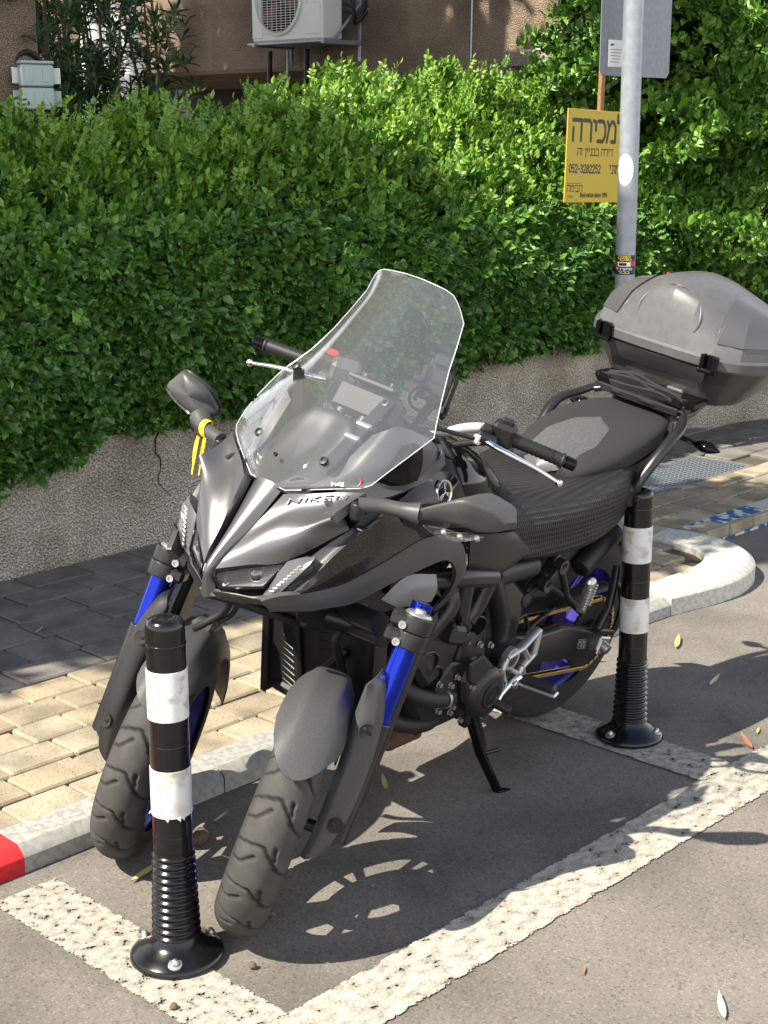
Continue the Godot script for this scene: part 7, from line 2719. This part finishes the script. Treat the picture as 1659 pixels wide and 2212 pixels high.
func rear_end() -> void:
	var w := node("rear_wheel", bike, Transform3D(Basis(), v3(50, 318, 20)))
	put("tyre", tyre_mesh(0.32, 0.09, 1.03, 0.0), mt.tyre, w)
	var rb := MB.new()
	rim_shape(rb, 0.218, 0.072, 10)
	put("rim", rb, mt.rim, w)
	var sp := MB.new()
	var teeth := []
	for k in 86:
		var a := TAU * k / 86.0
		var r := 0.112 if k % 2 == 0 else 0.105
		teeth.append(Vector2(cos(a), sin(a)) * r)
	sp.prism(teeth, 0.007, Transform3D(Basis(), v3(0, 0, -135)), 0.001)
	sp.lathe([Vector2(0.0, 0.0), Vector2(0.05, 0.0), Vector2(0.05, 0.03), Vector2(0.0, 0.03)], 28, Transform3D(Basis(Vector3.RIGHT, -PI / 2), v3(0, 0, -120)))
	put("sprocket", sp, mt.engine, w)
	# swingarm
	var sw := node("swingarm", bike)
	for s in [-1.0, 1.0]:
		var rg := []
		for e in [[560, 470, 372, -120, 30], [441, 442, 346, -148, 24], [337, 432, 332, -152, 24], [284, 428, 318, -152, 24], [190, 396, 305, -152, 22], [100, 364, 288, -150, 20], [40, 345, 290, -148, 16]]:
			var z: float = (e[3] + (0 if s < 0 else 0)) * -s
			var hw: float = e[4]
			rg.append(PackedVector3Array([v3(e[0], e[1], z - hw * 0.6), v3(e[0], e[1], z + hw * 0.6), v3(e[0], e[1] - 14, z + hw), v3(e[0], e[2] + 14, z + hw), v3(e[0], e[2], z + hw * 0.6), v3(e[0], e[2], z - hw * 0.6), v3(e[0], e[2] + 14, z - hw), v3(e[0], e[1] - 14, z - hw)]))
		var b := MB.new()
		b.loft(rg, 3, 1)
		put("arm", b, mt.frame, sw)
	var pv := MB.new()
	pv.cyl(v3(575, 425, -190), v3(575, 425, 190), 0.034, 24)
	put("pivot", pv, mt.engine, sw)
	var im := Image.create(128, 96, false, Image.FORMAT_RGB8)
	im.fill(Color(0.09, 0.09, 0.09))
	for y in [6, 46, 64, 90]:
		brush(im, Vector2(4, y), Vector2(124, y), 1.2, Color(0.6, 0.6, 0.58))
	for x in [4, 56, 124]:
		brush(im, Vector2(x, 6), Vector2(x, 90), 1.2, Color(0.6, 0.6, 0.58))
	for k in 4:
		brush(im, Vector2(12 + k * 10, 18), Vector2(16 + k * 9, 36), 2, Color(0.6, 0.6, 0.58))
		brush(im, Vector2(64, 52 + k * 11), Vector2(116, 52 + k * 11), 2.2, Color(0.5, 0.5, 0.48))
	brush(im, Vector2(84, 26), Vector2(98, 26), 8, Color(0.6, 0.6, 0.58))
	var lb := MB.new()
	lb.face([v3(211, 372, -177), v3(163, 358, -176), v3(163, 326, -176), v3(211, 340, -177)], Vector3(0, 0, -1), [Vector2(0, 0), Vector2(1, 0), Vector2(1, 1), Vector2(0, 1)])
	put("label", lb, print_mat(im), sw)
	var ad := MB.new()
	ad.box(Vector3(0.06, 0.045, 0.012), Transform3D(Basis(Vector3(0, 0, 1), 0.3), v3(60, 312, -172)), 0.004)
	ad.cyl(v3(62, 308, -170), v3(60, 300, -196), 0.017, 6)
	ad.cyl(v3(75, 330, -176), v3(92, 290, -176), 0.005, 8)
	put("axle_nut", ad, mt.alu, sw)
	# chain of gold plates
	var ch := node("drive_chain", bike)
	var path := []
	var front := v3(545, 432, -115)
	var rear_c := v3(50, 318, -115)
	var n := 46
	for k in n:
		path.append(v3(548, 475, -115).lerp(v3(40, 428, -115), k / float(n)))
	for k in 14:
		var a := PI / 2 + PI * (k + 0.5) / 14.0
		path.append(rear_c + Vector3(cos(a), sin(a), 0) * 0.110)
	for k in n:
		path.append(v3(60, 209, -115).lerp(v3(545, 300, -115), k / float(n)))
	var link := MB.new()
	for sz in [-1.0, 1.0]:
		link.prism([Vector2(-0.0105, 0), Vector2(-0.0075, 0.006), Vector2(-0.002, 0.0048), Vector2(0.002, 0.0048), Vector2(0.0075, 0.006), Vector2(0.0105, 0), Vector2(0.0075, -0.006), Vector2(0.002, -0.0048), Vector2(-0.002, -0.0048), Vector2(-0.0075, -0.006)], 0.003, Transform3D(Basis(), Vector3(0, 0, sz * 0.008)), 0.0006)
	var lm := link.mesh()
	for k in path.size():
		var d: Vector3 = path[mini(k + 1, path.size() - 1)] - path[maxi(0, k - 1)]
		put("link", lm, mt.gold, ch, Transform3D(Basis(Vector3(0, 0, 1), atan2(d.y, d.x)), path[k]))
	var ro := MB.new()
	for k in path.size():
		ro.cyl(path[k] + Vector3(0, 0, -0.0065), path[k] + Vector3(0, 0, 0.0065), 0.005, 6)
	put("rollers", ro, mt.engine, ch)
	var gd := MB.new()
	gd.panel([[v3(548, 520, -95), v3(546, 521, -125), v3(540, 519, -152)], [v3(440, 506, -95), v3(438, 507, -125), v3(434, 503, -152)], [v3(330, 492, -95), v3(326, 491, -125), v3(322, 486, -152)], [v3(244, 488, -95), v3(240, 486, -125), v3(238, 480, -150)], [v3(120, 482, -95), v3(116, 480, -122), v3(112, 474, -146)], [v3(0, 470, -95), v3(-2, 468, -120), v3(-4, 462, -140)]], Vector3(0, 1, 0), 0.006, 3, 3)
	for e in [[[536, 517], [505, 450]], [[505, 450], [478, 428]], [[478, 428], [420, 462]], [[420, 462], [330, 490]], [[520, 500], [470, 506]], [[470, 506], [440, 452]]]:
		gd.tube([v3(e[0][0], e[0][1], -148), v3(e[1][0], e[1][1], -148)], 0.009, 6, true, false, 0.6)
	put("chain_guard", gd, mt.frame, bike)
	var sg := MB.new()
	sg.tube([v3(100, 368, -165), v3(60, 425, -165), v3(54, 500, -162), v3(36, 545, -150)], [0.016, 0.014, 0.014, 0.012], 6, true, false, 0.7)
	sg.tube([v3(4, 332, -165), v3(-12, 350, -165), v3(-20, 410, -163), v3(0, 470, -158), v3(50, 500, -160)], 0.010, 6)
	sg.tube([v3(4, 332, -165), v3(60, 350, -166), v3(104, 362, -166)], 0.010, 6)
	put("guard_stay", sg, mt.engine, bike)
	# inner mudguard over the rear tyre
	var hg := MB.new()
	var rows := []
	for i in 9:
		var a := deg_to_rad(lerpf(25.0, 150.0, i / 8.0))
		var row := PackedVector3Array()
		for j in 7:
			var q := j / 3.0 - 1.0
			var rr := 0.345 - 0.05 * q * q * q * q
			row.append(v3(50, 318, 20) + Vector3(cos(a) * rr, sin(a) * rr, q * 0.11))
		rows.append(row)
	hg.panel(rows, Vector3(0, 1, 0), 0.004, 2, 2)
	put("inner_mudguard", hg, mt.black, bike)
	var shk := MB.new()
	shk.cyl(v3(190, 560, -120), v3(20, 640, -110), 0.032, 20, 0.2)
	put("shock_reservoir", shk, mt.black, bike)
	var pipe := MB.new()
	pipe.cyl(v3(670, 668, -155), v3(485, 655, -150), 0.032, 20, 0.2)
	put("air_duct", pipe, mt.black, bike)
	# rider foot rest on a cast bracket of struts with gaps
	for s in [-1.0, 1.0]:
		var ft := node("foot_rest", bike)
		var z: float = -198.0 * -s
		var br := MB.new()
		for e in [[[469, 483], [474, 413]], [[469, 483], [534, 447]], [[534, 447], [600, 436]], [[474, 413], [520, 388]], [[534, 447], [500, 408]], [[600, 436], [612, 405]], [[612, 405], [596, 366]], [[520, 388], [531, 368]], [[531, 368], [503, 352]], [[596, 366], [560, 352]], [[560, 352], [503, 352]], [[520, 388], [504, 350]], [[575, 395], [531, 368]]]:
			br.tube([v3(e[0][0], e[0][1], z), v3(e[1][0], e[1][1], z)], 0.0145, 8, true, false, 0.55)
		br.lathe([Vector2(0.022, -0.008), Vector2(0.031, -0.008), Vector2(0.031, 0.008), Vector2(0.022, 0.008), Vector2(0.022, -0.008)], 24, Transform3D(Basis(Vector3.RIGHT, PI / 2), v3(579, 428, z)))
		br.cyl(v3(510, 355, z + 8 * s), v3(510, 355, z + 30 * s), 0.012, 14)
		put("bracket", br, mt.alu, ft)
		var pg := MB.new()
		pg.box(Vector3(0.035, 0.024, 0.10), Transform3D(Basis(Vector3.UP, -0.25 * s), v3(520, 362, -262 * -s)), 0.008)
		put("rubber", pg, mt.rubber, ft)
		var pu := MB.new()
		pu.box(Vector3(0.034, 0.010, 0.11), Transform3D(Basis(Vector3.UP, -0.25 * s), v3(520, 349, -262 * -s)), 0.004)
		put("plate", pu, mt.alu, ft)
		if s < 0:
			var lv := MB.new()
			lv.tube(Array(MB.spline(PackedVector3Array([v3(545, 366, -214), v3(590, 362, -218), v3(628, 345, -222), v3(648, 322, -226)]), 4)), [0.013, 0.012, 0.011, 0.010, 0.009, 0.009, 0.008, 0.008, 0.007, 0.007, 0.007, 0.007, 0.007], 8)
			lv.cyl(v3(578, 364, -226), v3(578, 364, -234), 0.012, 14)
			put("gear_lever", lv, mt.chrome, ft)
			var rbx := MB.new()
			rbx.cyl(v3(656, 334, -222), v3(640, 322, -268), 0.013, 14, 0.3)
			put("gear_rubber", rbx, mt.rubber, ft)
	# passenger foot rests on open hangers
	for s in [-1.0, 1.0]:
		var hn := node("passenger_foot_rest", bike)
		var hb := MB.new()
		var z: float = -172.0 * -s
		hb.tube([v3(438, 595, z), v3(287, 509, z - 12 * -s * -1.0), v3(252, 470, z - 24 * s * -1.0)], 0.011, 8)
		hb.tube([v3(377, 633, z), v3(318, 531, z), v3(262, 480, z + 20 * s)], 0.010, 8)
		hb.tube([v3(438, 595, z), v3(377, 633, z)], 0.008, 8)
		for q in [[438, 595], [377, 633]]:
			hb.lathe([Vector2(0.012, -0.012), Vector2(0.021, -0.012), Vector2(0.021, 0.012), Vector2(0.012, 0.012), Vector2(0.006, 0.006), Vector2(0.0, 0.006)], 20, Transform3D(Basis(Vector3.RIGHT, -PI / 2), v3(q[0], q[1], z)))
		put("hanger", hb, mt.frame, hn)
		var pg := MB.new()
		var d := (v3(352, 622, -258 * -s) - v3(300, 500, -214 * -s))
		var t := Transform3D(MB.basis_y(d), v3(300, 500, -214 * -s))
		pg.box(Vector3(0.03, d.length(), 0.022), t * Transform3D(Basis(), Vector3(0, d.length() * 0.5, 0)), 0.007)
		for k in 8:
			for x in [-0.013, 0.013]:
				pg.box(Vector3(0.007, 0.006, 0.006), t * Transform3D(Basis(), Vector3(x, 0.03 + k * 0.0125, -0.0125 * -s)), 0.001)
		put("rest", pg, mt.alu, hn)
	# side stand
	var sd := node("side_stand", bike)
	var leg := MB.new()
	leg.tube([v3(640, 250, -150), v3(615, 150, -185), v3(585, 55, -238), v3(580, 40, -245)], [0.017, 0.016, 0.014, 0.014], 10, true, false, 0.8)
	leg.tube([v3(585, 52, -240), v3(560, 45, -255), v3(535, 46, -268)], [0.014, 0.015, 0.008], 10, true, false, 0.45)
	put("leg", leg, mt.gloss, sd)
	var br := MB.new()
	br.box(Vector3(0.05, 0.06, 0.03), Transform3D(Basis(), v3(645, 255, -146)), 0.006)
	br.tube([v3(612, 145, -188), v3(560, 150, -205)], 0.006, 8)
	put("stand_bracket", br, mt.frame, sd)
	var spg := []
	for k in 60:
		var t := k / 59.0
		var c := v3(618, 252, -158).lerp(v3(598, 160, -186), t)
		spg.append(c + Vector3(cos(k * 1.6), 0, sin(k * 1.6)) * 0.007)
	var sp2 := MB.new()
	sp2.tube(spg, 0.002, 5)
	put("spring", sp2, mt.engine, sd)
